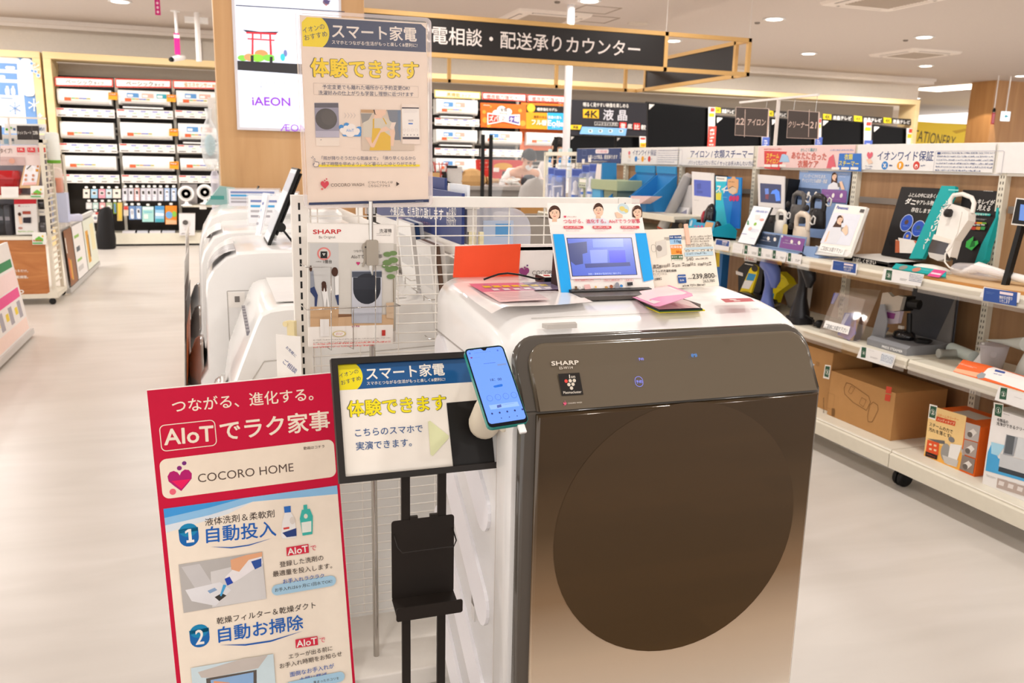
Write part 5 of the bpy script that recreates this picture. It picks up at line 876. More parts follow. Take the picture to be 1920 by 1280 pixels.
# steamer tray: blue board with its two coloured panels
t, p = sgn('steamer_tray', 'pale blue steamer display tray with dark blue and purple information panels', 2.86, 3.82, Z1, 0, cat='display tray'); p.z(*Wz); LB = m('#8ca6d0', .5); BD = m('#3a4a66', .45); PU = m('#8a5a9e', .45)
board(p, (455, 570, 1040, 650, 1000, 850, 385, 745), .006, LB, t, 'front'); board(p, (1000, 760, 1180, 770, 1140, 880, 990, 855), .006, LB, t, 'side_front')
bb = Pan((3.12, 3.82, Z1), (-8, 0, -90)); bb.z(*Wz); t_b = thing('display_board', 'pale blue backing board with a woman and two coloured panels, behind the steamers', 'display board', (3.12, 3.82, Z1), (-8, 0, -90)); bb.z(1300, 160, 3.0968)
board(bb, (618, 486, 915, 500, 880, 720, 850, 900, 590, 870), .008, LB, t_b); bb.y = -.0004; bb.t1(622, 497, 668, 499, 'Panasonic', PAPER, .02, 10); bb.t1(642, 524, 772, 530, 'ハンガーにかけたまま、', PAPER, .004, 20); bb.t1(632, 550, 778, 558, 'サッとシワとり&脱臭・除菌', PAPER, .004, 22); bb.greek(675, 572, 732, 580, 1, m('#c9d3ea'), .5); bb.greek(845, 512, 890, 545, 2, m('#dfe4f2'), .3)
bb.q(HAIR, 804, 525, 836, 525, 836, 575, 800, 575); bb.q(m('#e9e9ee'), 785, 580, 815, 560, 850, 575, 848, 604, 780, 604); face(bb, 821, 528, 13, 19, 1); bb.q(m('#6b6866'), 838, 565, 868, 568, 866, 592, 842, 590); bb.q(SKIN, 850, 560, 866, 556, 882, 606, 862, 606)
for ppn, (x0, y0, x1, y1), c in ((bb, (614, 592, 742, 672), BD), (bb, (750, 602, 895, 684), PU)):
    s_ = (y1-y0)/80; ppn.q(c, x0, y0, x1, y0+10, x1-3, y1, x0-6, y1-12)
    for kx in (.45, .78): ppn.o(x0+(x1-x0)*kx, y0+38, 8, 13, PAPER)
    ppn.greek(x0+16, y0+12, x1-10, y0+18, 1, m('#c9cbd8'), .6); ppn.greek(x0+26, y0+34, x0+44, y0+46, 2, m('#c9cbd8'), .5); ppn.greek(x0+8, y0+58, x1-12, y0+64, 1, m('#c9cbd8'), .5)
bb.build('print', t_b); p.y = -.0006
for (x0, y0, x1, y1, x2, y2, x3, y3), c in (((445, 590, 708, 625, 668, 775, 400, 732), BD), ((730, 625, 1030, 672, 990, 830, 695, 780), PU)):
    p.q(c, x0, y0, x1, y1, x2, y2, x3, y3)
    for kx in (.48, .8): xx = x0+(x1-x0)*kx-18; p.o(xx, y0+(y1-y0)*kx+58, 18, 26, PAPER)
    p.greek(x0+60, y0+22, x1-30, y0+34, 1, m('#c9cbd8'), .5); p.greek(x0+40, y0+52, x0+85, y0+80, 2, m('#c9cbd8'), .5); p.greek(x0+10, y0+108, x1-80, y0+116, 1, m('#c9cbd8'), .5); p.r(x0-6, y0-6, x0+16, y0+26, m('#dfe3ec'))
p.build('print', t)
b = B(); b.box(-.30, .28, .0, .25, -.0, .012, LB); b.build('floor', t)
def steamer(lb, px, py, X, c, s=1.0, tip='#2a2826', up=True):
    q = aX(px, py, X); col = m(c, .35, coat=.15); t = thing('garment_steamer', lb, 'garment steamer', (q.x, q.y, max(q.z, Z1)), (0, 0, -90), 'garment steamers on the tray')
    b = B(); b.loft([[(cx+w*math.cos(a), d*math.sin(a), z) for a in (6.2832*i/16 for i in range(16))] for z, w, d, cx in ((0, .052*s, .03*s, .004), (.004, .056*s, .034*s, .004), (.05*s, .054*s, .034*s, .002), (.085*s, .05*s, .032*s, 0), (.1*s, .047*s, .024*s, 0))], col); b.build('body', t)
    b = B(); b.tube([(-.042*s, 0, .085*s), (-.046*s, 0, .12*s), (-.04*s, 0, .15*s), (-.015*s, 0, .163*s), (.02*s, 0, .16*s), (.042*s, 0, .15*s), (.047*s, 0, .125*s), (.044*s, 0, .085*s)], [.011*s, .0115*s, .013*s, .015*s, .015*s, .014*s, .013*s, .012*s], col, 10); b.build('handle', t)
    b = B(); b.tube([(.05*s, 0, .13*s), (.075*s, 0, .115*s), (.092*s, 0, .12*s), (.095*s, 0, .15*s), (.08*s, 0, .158*s), (.066*s, 0, .14*s)], .004, m('#d9d6d2', .4) if c != '#dcd6cc' else m(c), 8); b.build('cord', t)
    b = B(); b.ball((-.03*s, -.045, .1*s), .014, .012, .018, DARK); b.build('security_tag', t); return t
steamer('dark grey garment steamer standing at the back of the tray', 1494, 418, 3.02, '#5f5c5a'); steamer('black garment steamer at the back of the tray, beside the brochure holder', 1530, 428, 3.02, '#242223', 1.05)
steamer('white garment steamer low on the tray beside the flyer stand', 1462, 440, 2.93, '#ece7de', .8); steamer('beige garment steamer with a rosy grip, foremost on the tray', 1500, 462, 2.90, '#dccdbb', 1.05)
q_ = aX(1472, 432, 2.88); b = B(); b.prism(rrect(-.016, -.035, .016, .035, .014), 'y', -.001, .001, m('#d8c48a', .5)); tag(b.build('hang_tag', None, (q_.x, q_.y, q_.z), (0, 0, -80)), 'pale yellow tag hanging in front of the white garment steamer', 'tag')
# video players and vacuum display
for i, (pts, scr, X, Y, lb, extra) in enumerate((((748, 265, 1015, 285, 1010, 835, 752, 820), (775, 362, 980, 376, 980, 575, 778, 552), 3.02, 4.8, 'white-fronted video player with a plain blue screen, left of the blue vacuum board', ()), ((1480, 386, 1850, 400, 1838, 1010, 1490, 1000), (0,), 3.06, 4.42, 'white-fronted video player showing clothes, behind the flyer stand', ()))):
    t, p = sgn('video_player', lb, X, Y, Z1, -4, cat='video player', g='video players on the long shelf')
    if i == 0: p.z(1180, 280, 6.4)
    else: p.z(1260, 300, 5.0526); pts = (812, 135, 1068, 155, 1060, 520, 818, 520)
    board(p, pts, .006, m('#e6e2e0', .4), t, 'front'); Qv = [p.L(pts[j], pts[j+1]) for j in range(0, 8, 2)]; b = B(); b.box(Qv[0][0]+.03, Qv[1][0]+.03, .006, .09, -.0, Qv[1][1]-.01, BLACK); b.build('housing', t); p.y = -.0004
    if i == 0: p.q(em('#4858b0', .75), *scr); p.q(em('#3b4a9c', .7), 810, 415, 860, 405, 862, 470, 815, 480); p.q(em('#3b4a9c', .7), 808, 490, 880, 500, 878, 530, 808, 525); p.greek(782, 605, 835, 618, 1, m('#77736f'), .7); p.o(758, 278, 3, 3, DARK); p.o(992, 296, 3, 3, DARK)
    else: p.q(em('#30365e', .7), 835, 218, 1036, 232, 1032, 412, 838, 398); p.q(em('#4f86e8', .8), 950, 290, 990, 275, 1018, 300, 1028, 385, 985, 390, 975, 320, 935, 320); p.q(em('#6a8ad8', .7), 880, 270, 915, 268, 918, 320, 885, 325); p.q(em('#8a3a4a', .6), 885, 325, 918, 320, 915, 372, 885, 368); p.greek(975, 452, 1030, 465, 1, m('#77736f'), .7)
    p.build('screen', t)
t, p = sgn('vacuum_board', 'bright blue standing board with a tan price bag on it, behind the red vacuum', 3.0, 4.6, Z1, -5); p.z(1180, 280, 6.4); board(p, (1035, 320, 1345, 338, 1320, 950, 1120, 940, 1035, 900), .008, m('#1585d0', .45), t); p.y = -.0004
p.q(m('#2cc0d8', .45), 1036, 330, 1180, 340, 1120, 560, 1180, 940, 1040, 880); p.q(m('#0f66c0', .45), 1250, 540, 1340, 545, 1322, 940, 1200, 940); p.q(PAPER, 1040, 322, 1172, 330, 1168, 385, 1042, 382); p.t1(1052, 348, 1142, 354, 'Panasonic', DARK, .02, 16); p.t1(1045, 470, 1165, 480, 'スイ', PAPER, .03, 80); p.q(PAPER, 1125, 490, 1190, 480, 1200, 498, 1130, 500)
p.q(m('#dba777', .5), 1182, 358, 1225, 350, 1240, 325, 1270, 328, 1280, 352, 1312, 360, 1312, 450, 1298, 520, 1245, 545, 1195, 510, 1178, 440); p.o(1240, 490, 48, 42, m('#d9c0a4')); p.q(DARK, 1195, 465, 1240, 440, 1288, 470, 1280, 462, 1240, 448, 1200, 472); p.greek(1195, 380, 1265, 400, 1, m('#8d6b4a'), .8); p.q(m('#dfd94a'), 1040, 515, 1060, 530, 1072, 508, 1090, 530, 1110, 515, 1102, 610, 1042, 605)
for x in (1220, 1260, 1300): p.o(x, 588, 20, 34, m('#c8306a'))
p.greek(1120, 570, 1190, 585, 1, m('#a9dcf2'), .6); p.build('print', t)
b = B(); q0, q1 = p.L(1035, 900), p.L(1330, 960); b.box(q0[0], q1[0]-.03, -.2, .0, -.0, .012, m('#1aa3c0', .45)); b.prism([(-.2, 0), (-.2, .05), (-.06, .10), (0, .06), (0, 0)], 'x', q1[0]-.035, q1[0]-.03, m('#1aa3c0', .45)); b.box(q0[0], q1[0]-.03, -.205, -.2, 0, .055, m('#2aa9c4', .45)); b.build('tray', t)
t = thing('robot_mop_head', 'glossy black and red handheld vacuum standing in the blue tray', 'vacuum cleaner', aX(1328, 428, 2.93), (0, 0, -90)); t.location.z = Z1+.013; b = B()
b.loft([[(cx+w*math.cos(a), d*math.sin(a), z) for a in (6.2832*i/18 for i in range(18))] for z, w, d, cx in ((0, .03, .03, 0), (.02, .04, .035, 0), (.08, .045, .04, .005), (.15, .04, .036, .012), (.19, .022, .02, .02), (.2, .006, .006, .022))], m('#1b1416', .12, coat=.6)); b.build('body', t); b = B(); b.ball((-.02, -.022, .105), .026, .02, .05, m('#a51c34', .08, coat=.8)); b.build('dust_cup', t); b = B(); b.lathe([(.03, 0), (.05, .004), (.052, .03), (.035, .04)], BLACK, 20, (0, 0, 0)); b.build('collar', t); b = B(); b.ball((.07, .02, .045), .028, .03, .05, m('#1b1416', .12, coat=.6)); b.build('motor_cap', t)
t.name = 'handheld_vacuum'
t, p = sgn('shelf_leaflet', 'turquoise leaflet with pink pictures standing just above the cream price card', 2.80, 4.9, Z1, -15, cat='leaflet'); p.z(1180, 280, 6.4); board(p, (725, 840, 760, 825, 805, 840, 800, 870, 905, 885, 930, 850, 1030, 870, 1000, 985, 700, 985), .003, m('#2a9cc8', .45), t, 'card'); p.y = -.0004; p.q(m('#d9a877'), 920, 868, 1012, 880, 985, 970, 890, 970)
for x in (785, 825, 868): p.o(x, 935, 15, 22, m('#d84a8a'))
p.o(740, 895, 14, 45, m('#b9d3dc')); p.greek(790, 885, 890, 900, 1, m('#cfeaf4'), .6); p.build('print', t)
# ---- middle shelf goods
Hz = (1480, 540, 8)
t, p = sgn('leaflet_holder', 'two-tier clear leaflet holder with violet leaflets and a white lettered strip, middle shelf', 2.79, 3.28, Z2, -25, cat='leaflet holder'); p.z(*Hz)
board(p, (700, -60, 1290, -10, 960, 780, 440, 655), .003, ACR, t, 'back_plate', .035); board(p, (690, 60, 1140, 170, 950, 790, 440, 655), .003, ACR, t, 'front_plate'); board(p, (545, 480, 915, 580, 880, 698, 510, 590), .001, m('#f3f1ee'), t, 'label', -.001)
p.y = -.0012; p.t1(540, 560, 870, 640, 'ご自由にお取り下さい', m('#55565c'), .005, 60); p.build('lettering', t)
for i, (pts, c, lb) in enumerate((((670, 70, 745, 80, 655, 235, 620, 230), '#5f68b8', 'violet leaflet corner in the upper tier of the clear holder'), ((830, 370, 1000, 370, 990, 680, 890, 780, 720, 700), '#4f5fae', 'violet and white leaflet in the lower tier of the clear holder'))):
    tt, q = sgn('leaflet', lb, 2.79, 3.28, Z2, -25, cat='leaflet', g='violet leaflets'); q.z(*Hz); q.y = .012; board(q, pts, .004, m(c, .45), tt, 'sheet', .012); q.y = .0116
    if i: q.q(m('#c9cbe2', .5), 850, 380, 910, 385, 790, 600, 760, 560); q.q(m('#28366f'), 930, 440, 990, 450, 960, 600, 920, 560); q.build('print', tt)
# press steamer display
Kz = (1560, 540, 5.333); G1 = m('#85868a', .45)
t = thing('press_steamer_display', 'grey display unit lettered press steamer, with tall dark grey back board, middle shelf', 'display unit', (2.83, 2.98, Z2), (0, 0, -90)); p = Pan((2.83, 2.98, Z2), (0, 0, -90)); p.z(*Kz)
a_, c_ = p.L(345, 575), p.L(740, 690); b = B(); b.prism([(0, 0), (0, .03), (.02, .042), (.25, .042), (.25, 0)], 'x', a_[0], c_[0], G1); b.build('base', t, bev=.002)
p.y = -.001; p.t1(500, 582, 705, 636, 'PRESS STEAMER', m('#e9e9ea'), .03, 24); p.greek(360, 545, 480, 585, 3, m('#a9a0a4'), .4); p.greek(500, 610, 560, 622, 1, m('#c9c9ca'), .4); p.build('lettering', t)
bk = Pan((3.09, 2.98, Z2), (0, 0, -90)); bk.z(*Kz); b = B(); Q = [bk.L(*q) for q in ((810, -60), (1262, 80), (1195, 640), (1050, 690), (740, 690))]; b.prism([(q[0], max(q[1], 0)) for q in Q], 'y', .26, .268, m('#4d4e53', .45)); b.build('back_board', t)
b = B(); Q = [bk.L(*q) for q in ((1262, 80), (1195, 240), (1020, 640), (1000, 690), (1195, 660))]; b.prism([(q[0], max(q[1], 0)) for q in Q], 'y', .245, .252, m('#6f6b68', .4)); b.build('side_board', t)
sl_ = Pan((2.88, 2.98, Z2), (-14, 0, -90)); sl_.z(*Kz); board(sl_, (560, 170, 600, 170, 600, 340, 520, 545, 395, 500, 480, 330), .006, G1, t, 'side_card', .05); b = B()
sl_.y = .049; sl_.q(m('#e9e4ea'), 510, 225, 560, 235, 530, 300, 490, 285); sl_.q(m('#e3b9a3'), 455, 365, 500, 372, 485, 430, 440, 420); sl_.q(m('#6f7280'), 515, 385, 575, 395, 545, 450, 505, 440); sl_.q(m('#eeecec'), 415, 445, 530, 480, 525, 495, 410, 460); sl_.greek(410, 472, 520, 500, 1, m('#d9d6d6'), .6); sl_.build('side_print', t).matrix_local = (Matrix.Translation((2.83, 2.98, Z2)) @ R_((0, 0, -90))).inverted() @ sl_.Mx
t = thing('press_steamer', 'silver-faced press steamer with clear tank standing on a black foot, on the grey display', 'steamer', (2.95, 2.98, Z2+.042), (0, 0, -90)); p = Pan((2.95, 2.98, Z2+.042), (0, 0, -90)); p.z(*Kz)
def shp(pts, y0, y1, a, nm, bev=.004): b = B(); b.prism([p.L(pts[i], pts[i+1]) for i in range(0, len(pts), 2)], 'y', y0, y1, a); b.build(nm, t, bev=bev, seg=3)
shp((590, 45, 645, 38, 690, 85, 745, 70, 800, 85, 765, 220, 700, 228, 620, 205, 565, 170), -.05, -.03, m('#b9b2a8', .3, .4), 'press_plate'); shp((745, 72, 805, 85, 775, 225, 740, 230), -.03, .02, BLACK, 'head'); shp((565, 172, 640, 210, 700, 232, 765, 225, 735, 350, 650, 355, 545, 315), -.045, -.025, clear('#d9cfe0', .1, .35), 'tank'); shp((580, 225, 715, 250, 700, 305, 575, 285), -.047, -.046, m('#7c3a72'), 'label', 0)
a_ = p.L(790, 150); b = B(); b.tube([(a_[0], -.01, a_[1]), (a_[0]+.05, .0, a_[1])], .022, BLACK, 12); b.build('grip', t); q0, q1 = p.L(775, 250), p.L(770, 460); b = B(); b.tube([(q0[0], .0, q0[1]), (q1[0], .0, .02)], [.011, .012], BLACK, 10); b.build('stem', t)
q1 = p.L(715, 520); b = B(); b.lathe([(.05, 0), (.056, .006), (.05, .03), (.03, .04), (.01, .042)], m('#141316', .15, coat=.5), 24, (q1[0], .0, 0), sx=1.0, sy=.8); b.build('foot', t); b = B(); q2 = p.L(715, 400); b.prism(rrect(q2[0]-.013, .045, q2[0]+.013, q2[1]+.012, .003), 'y', -.02, -.008, m('#c9bfb4', .4)); b.build('cap', t)
q2 = p.L(880, 580); b = B()
for k in range(3): b.tube([(q2[0]+.035*math.cos(a)+.004*k, .01+.03*math.sin(a), .006+.005*k) for a in (6.2832*i/14 for i in range(14))], .0032, BLACK, 6, True)
b.build('cord', t)
# nozzle, funnel, cup, orange stand card
def at2(x, y, z, X): q = aX(x, y, X); return (q.x, q.y, z)
b = B(); a0, a1 = aX(1757, 680, 2.93), aX(1796, 673, 3.02); a0.z = a1.z = Z2+.024; b.tube([a0, a0.lerp(a1, .1), a0.lerp(a1, .11), a1], [.02, .02, .017, .018], m('#a9aaa4', .45), 16); b.lathe([(.0, 0), (.011, 0)], BLACK, 12, (0, 0, 0)) if 0 else None; o = b.build('hose_nozzle'); tag(o, 'grey tube nozzle lying on the middle shelf beside the orange card', 'nozzle')
b = B(); a0, a1 = aX(1782, 668, 3.05), aX(1825, 680, 3.0); a0.z = a1.z = Z2+.03; b.tube([a0, a1], .026, m('#c3cdc8', .4), 16); tag(b.build('brush_tube'), 'pale green-grey tube lying behind the grey nozzle', 'attachment')
q = aX(1840, 665, 3.0); b = B(); b.lathe([(.006, .1), (.008, .05), (.03, .01), (.045, 0)], m('#f1efee', .35), 18, (q.x, q.y, Z2)); tag(b.build('funnel'), 'small white funnel upside down between the tubes and the measuring cup', 'funnel')
q = aX(1862, 668, 3.02); t = thing('measuring_cup', 'clear plastic measuring cup standing behind the orange card', 'cup', (q.x, q.y, Z2)); b = B(); b.lathe([(.001, .002), (.04, .0), (.055, .1), (.053, .1), (.039, .004), (.001, .006)], clear('#e9e2e6', .12, .3), 22); b.prism([(-.06, .09), (-.052, .1), (-.1, .1)], 'y', -.006, .006, clear('#e9e2e6', .12, .3)); b.build('cup', t)
t, p = sgn('counter_card', 'orange and white slanting counter card for a steam cleaner, middle shelf at the frame edge', 2.81, 2.5, Z2+.004, -50, cat='counter card'); p.z(*Kz); board(p, (1310, 712, 1560, 770, 1960, 890, 2200, 980, 2150, 1110, 1640, 950, 1205, 840), .004, m('#f0692a', .4), t, 'card'); p.y = -.0005
p.q(m('#f4efec', .3), 1480, 880, 1560, 800, 1620, 790, 1960, 900, 2150, 1010, 2140, 1100, 1640, 930); p.q(m('#f7b58f', .3), 1240, 800, 1480, 850, 1440, 890, 1215, 830); p.greek(1270, 745, 1440, 810, 2, m('#f8e0d0'), .5); p.q(m('#3a52a0'), 1635, 812, 1735, 838, 1725, 855, 1625, 832); p.greek(1620, 845, 1690, 880, 1, m('#3a52a0'), .8); p.greek(1740, 870, 1900, 920, 2, m('#9aa0a8'), .4); p.q(m('#9aa0a4'), 1445, 870, 1500, 840, 1540, 860, 1520, 900, 1460, 905); p.build('print', t)
b = B(); a0, a1 = aX(1850, 637, 3.05), aX(1925, 645, 2.98); b.tube([a0, a0.lerp(a1, .5), a1], [.003, .012, .03], m('#c9cbc4', .2), 14); b.lathe([(.05, 0), (.06, .004), (.05, .06), (.03, .12)], m('#c9cbc4', .3), 16, (a1.x+.01, a1.y-.03, Z2)); tag(b.build('steam_nozzle'), 'pale pointed steam nozzle at the frame edge of the middle shelf', 'nozzle')
# black and violet steamers further along, yellow boxes and dark cartons
def standing(lb, foot, X, cols, s, kind):
    q = aX(foot[0], foot[1], X); t = thing('garment_steamer', lb, 'garment steamer', (q.x, q.y, Z2), (0, 0, -90), 'steamers on the middle shelf'); c = m(cols, .3, coat=.2)
    if kind: b = B(); b.prism(rrect(-.055, -.06, .055, .06, .03), 'z', 0, .035, m('#232225', .4)); b.build('dock', t, bev=.003); z0 = .035
    else: z0 = 0
    b = B(); b.tube([(0, 0, z0), (0, 0, z0+.02*s), (0, 0, z0+.08*s), (.004, 0, z0+.13*s), (.012, 0, z0+.17*s), (.006, 0, z0+.2*s)], [.042*s, .04*s, .024*s, .019*s, .026*s, .03*s], c, 18); b.build('body', t)
    b = B(); b.tube([(-.035*s, -.0, z0+.235*s), (-.01, 0, z0+.225*s), (.03*s, .0, z0+.2*s), (.045*s, 0, z0+.16*s), (.04*s, 0, z0+.13*s)], [.032*s, .034*s, .032*s, .024*s, .012*s], c, 18); b.build('head', t)
    if kind: b = B(); b.tube([(.05, .0, .05), (.09, .02, .03), (.12, .0, .012), (.14, .03, .008)], .005, BLACK, 8); b.ball((.14, .02, .022), .022, .03, .02, BLACK); b.build('cord', t)
    return t
standing('black garment steamer on a black dock at the bend of the middle shelf', (1498, 604), 2.86, '#1c1b1e', 1.25, True)
standing('blue-violet garment steamer between the two yellow packs, middle shelf', (1437, 580), 2.85, '#6070b0', 1.2, False)
def pack(lb, pts, zm, X, th, c, draw=None, kind='box', name='product_box', rx=0, g=None, zb=None):
    P0 = Pan((X, 3.5, .6), (rx, 0, -90)); P0.z(*zm); Q = [P0.L(pts[i], pts[i+1]) for i in range(0, len(pts), 2)]; lx = sum(q[0] for q in Q)/len(Q); lz = min(q[1] for q in Q); loc = P0.Mx @ Vector((lx, 0, lz))
    t = thing(name, lb, kind, loc, (rx, 0, -90), g); p = Pan(loc, (rx, 0, -90)); p.z(*zm); board(p, pts, th, m(c, .45), t, 'carton'); 
    if draw: p.y = -.0004; draw(p); p.build('print', t)
    return t
Yz = (1380, 480, 9.144)
pack('black carton with a white flap lettered in red, middle shelf far end', (35, 220, 160, 90, 470, 160, 420, 660, 40, 640), Yz, 3.0, .12, '#17161a', lambda p: (p.q(m('#e9e6e4'), 145, -30, 355, 0, 350, 115, 140, 80), p.t1(172, 30, 305, 48, 'Hat', m('#c93b3a'), .01, 60), p.q(m('#e9e2df'), 0, 250, 120, 290, 118, 345, 0, 310), p.q(PAPER, 150, 120, 300, 150, 298, 165, 150, 135)), g='packs on the middle shelf')
pack('yellow and white flat pack standing before the black carton', (235, 220, 260, 195, 310, 145, 370, 190, 360, 300, 240, 690, 50, 640), Yz, 2.88, .012, '#e8cf1a', lambda p: (p.q(m('#2f8fc4'), 215, 290, 345, 315, 300, 425, 170, 410), p.q(m('#eceae8'), 150, 415, 295, 430, 225, 565, 95, 545), p.o(320, 210, 55, 60, m('#2a2622')), p.greek(150, 440, 260, 470, 2, m('#8d8a9a'), .4)), g='packs on the middle shelf')
pack('yellow box with small pictures leaning behind the black steamer', (590, 310, 740, 270, 860, 380, 910, 480, 690, 640, 640, 800, 500, 770, 520, 560), Yz, 2.97, .05, '#e3d00f', lambda p: (p.q(m('#8d6a50'), 590, 420, 660, 425, 630, 525, 568, 510), p.q(m('#8a6f5c'), 545, 580, 600, 585, 560, 720, 510, 680), p.q(m('#1f93c0'), 590, 640, 655, 640, 630, 800, 548, 790), p.greek(665, 515, 820, 570, 2, m('#8d7f18'), .5), p.q(m('#b9ab2a'), 590, 330, 840, 385, 700, 385, 580, 372)), g='packs on the middle shelf')
pack('pale translucent panel standing behind the black steamer', (1050, 480, 1290, 300, 1330, 340, 1250, 900, 900, 900, 800, 560), Yz, 3.12, .006, '#b9b4b0', g='packs on the middle shelf')
t = thing('black_gadget', 'glossy black gadget with a chrome edge half hidden behind the washer top', 'appliance', (2.93, 4.15, Z2), (0, 0, -90)); b = B(); b.lathe([(.02, 0), (.1, .0), (.13, .02), (.12, .06), (.05, .09), (.01, .09)], m('#17161a', .1, coat=.6), 28, sx=1.3); b.build('body', t); b = B(); b.lathe([(.126, .022), (.134, .026), (.134, .034), (.126, .038)], CHROME, 28, sx=1.3); b.build('trim_ring', t)
pack('taupe rounded pack behind the glossy black gadget', (1390, 520, 1402, 508, 1420, 510, 1432, 530, 1425, 580, 1385, 575), (0, 0, 1), 3.08, .06, '#7a7068', g='packs on the middle shelf'); pack('blue and yellow box standing beside the cream price card', (1343, 470, 1350, 455, 1356, 470, 1350, 545, 1340, 545), (0, 0, 1), 3.0, .05, '#2f6fb0', lambda p: p.q(m('#e0c21a'), 1343, 470, 1350, 462, 1349, 500, 1342, 500), g='packs on the middle shelf')
# ---- bottom deck cartons
Bz = (1500, 640, 4.571); KR = m('#b98a55', .6); KL = m('#8a6238', .6)
def deckbox(lb, X, Ya, Yb, z, d, a, cat='carton', name='carton', y_shift=0):
    t = thing(name, lb, cat, (X, (Ya+Yb)/2, Z0), (0, 0, -90)); w = abs(Ya-Yb); b = B(); b.box(-w/2, w/2, 0, d, 0, z-Z0, a); b.build('box', t, bev=.0015); return t, Pan((X, (Ya+Yb)/2, Z0), (0, 0, -90))
t, p = deckbox('brown carton with a line drawing of a vacuum, on the bottom deck', 2.83, 3.325, 2.897, .400, .30, KR); p.z(*Bz); p.y = -.0004
p.q(PAPER, 215, 198, 265, 205, 250, 325, 198, 312); p.q(GRN, 220, 210, 258, 215, 244, 308, 208, 298); p.o(234, 262, 18, 24, m('#cfdcd2')); p.o(234, 262, 15, 21, GRN); p.t1(228, 262, 240, 263, '3', PAPER, .02, 26); RD2 = m('#d04a34'); p.q(RD2, 742, 382, 790, 392, 782, 448, 735, 440); p.q(RD2, 734, 450, 780, 458, 772, 515, 727, 505)
def outl(p, pts, w, a):
    Q = [p.L(pts[i], pts[i+1]) for i in range(0, len(pts), 2)]; y = p.ly()
    for i in range(len(Q)):
        u = Vector(Q[i]); v = Vector(Q[(i+1) % len(Q)]); d = (v-u); 
        if d.length < 1e-6: continue
        d.normalize(); n = Vector((-d.y, d.x))*w; p.add([(s_.x, y, s_.y) for s_ in (u-n, v-n, v+n, u+n)], [(0, 1, 2, 3)], a)
OLN = m('#7d5a34', .7); outl(p, (400, 352, 440, 365, 590, 470, 605, 520, 570, 590, 545, 575, 455, 520, 385, 450, 378, 400), .0012, OLN); outl(p, (440, 380, 470, 400, 440, 450, 415, 430), .0008, OLN); outl(p, (530, 480, 570, 500, 545, 560, 510, 530), .0008, OLN); outl(p, (600, 545, 630, 518, 668, 545, 670, 590, 620, 690, 585, 685, 580, 640), .0012, OLN)
p.ring(242, 435, 285, 590, OLN, .0008, .001); p.q(OLN, 275, 570, 298, 575, 295, 640, 272, 635)
y_ = p.L(205, 545); v_ = B(); p.t1(206, 612, 206, 480, 'IRIS OHYAMA', m('#4a3520'), .02, None); p.build('print', t)
t, p = deckbox('brown carton standing taller behind the dark washer corner, bottom deck', 2.87, 3.75, 3.37, .475, .25, KR); p.z(*Bz); p.y = -.0004; p.greek(138, 170, 165, 220, 5, m('#7d5a34'), .6); p.build('print', t)
OR = m('#ee6a1e', .4); t, p = deckbox('orange boxed handheld steam cleaner with a green number two, bottom deck', 2.83, 2.70, 2.437, .384, .2, OR, 'product box', 'product_box'); p.z(*Bz); p.y = -.0004
p.q(m('#f3cf8e', .45), 1110, 545, 1428, 640, 1360, 1115, 1060, 985); p.q(m('#f3b24e', .45), 1100, 850, 1400, 960, 1360, 1115, 1060, 985); p.q(PAPER, 1112, 535, 1178, 552, 1160, 675, 1098, 655); p.q(GRN, 1120, 550, 1172, 562, 1158, 660, 1106, 645); p.o(1138, 605, 20, 26, m('#cfdcd2')); p.o(1138, 605, 17, 23, GRN); p.t1(1130, 604, 1148, 608, '2', PAPER, .02, 28)
p.t1(1180, 628, 1360, 672, 'スチームクリーナー', m('#e0763a'), .012, 24); p.q(m('#d8502a'), 1172, 640, 1335, 685, 1328, 725, 1165, 680); p.t1(1180, 665, 1325, 705, 'ハンディタイプ', m('#f6e0b9'), .012, 24); p.t1(1110, 705, 1310, 775, 'スチームの力で', m('#3a302a'), .012, 34); p.t1(1105, 750, 1295, 812, '汚れを落とす!', m('#3a302a'), .012, 34)
p.q(m('#6d6a68'), 1095, 830, 1240, 850, 1245, 880, 1180, 870); p.o(1250, 950, 42, 78, m('#9c9a96')); p.q(m('#eeece9'), 1290, 875, 1390, 890, 1350, 1010, 1340, 1075, 1260, 1050); p.q(m('#b9b6b2'), 1380, 900, 1410, 950, 1415, 1020, 1385, 1020, 1390, 960); p.q(m('#c9c6c2'), 1220, 970, 1360, 1020, 1345, 1075, 1240, 1040); p.o(1300, 840, 26, 24, m('#7d7a78')); p.q(m('#e0562a'), 1095, 840, 1195, 870, 1185, 975, 1080, 940)
for x, y in ((1110, 870), (1150, 880), (1110, 910), (1150, 920)): p.q(m('#f3d0a8'), x, y, x+22, y+6, x+20, y+22, x-2, y+16)
p.q(m('#2a1c18'), 1080, 940, 1180, 975, 1175, 1012, 1075, 980); p.greek(1090, 965, 1165, 990, 1, m('#e0562a'), .8)
for pts, c in (((1425, 690, 1550, 725, 1530, 862, 1412, 830), '#b9b2ae'), ((1412, 838, 1528, 870, 1508, 1000, 1395, 960), '#a99a92'), ((1395, 970, 1505, 1010, 1485, 1135, 1370, 1090), '#8d8078')): p.q(m(c), *pts); cx_, cy_ = sum(pts[0::2])/4, sum(pts[1::2])/4; p.q(m('#e6e0da'), cx_-35, cy_-5, cx_+10, cy_-30, cx_+40, cy_+5, cx_, cy_+40); p.o(cx_-20, cy_+20, 22, 24, m('#6b625c'))
p.build('print', t); b = B(); p.y = 0; b.box(-.07, .05, .06, .15, .2082, .2085, m('#c9c0b4')); b.build('top_print', t)
t, p = deckbox('white and blue boxed carpet washer, bottom deck at the frame edge', 2.80, 2.372, 2.04, .485, .24, m('#efecea', .45), 'product box', 'product_box'); p.z(*Bz); p.y = -.0004
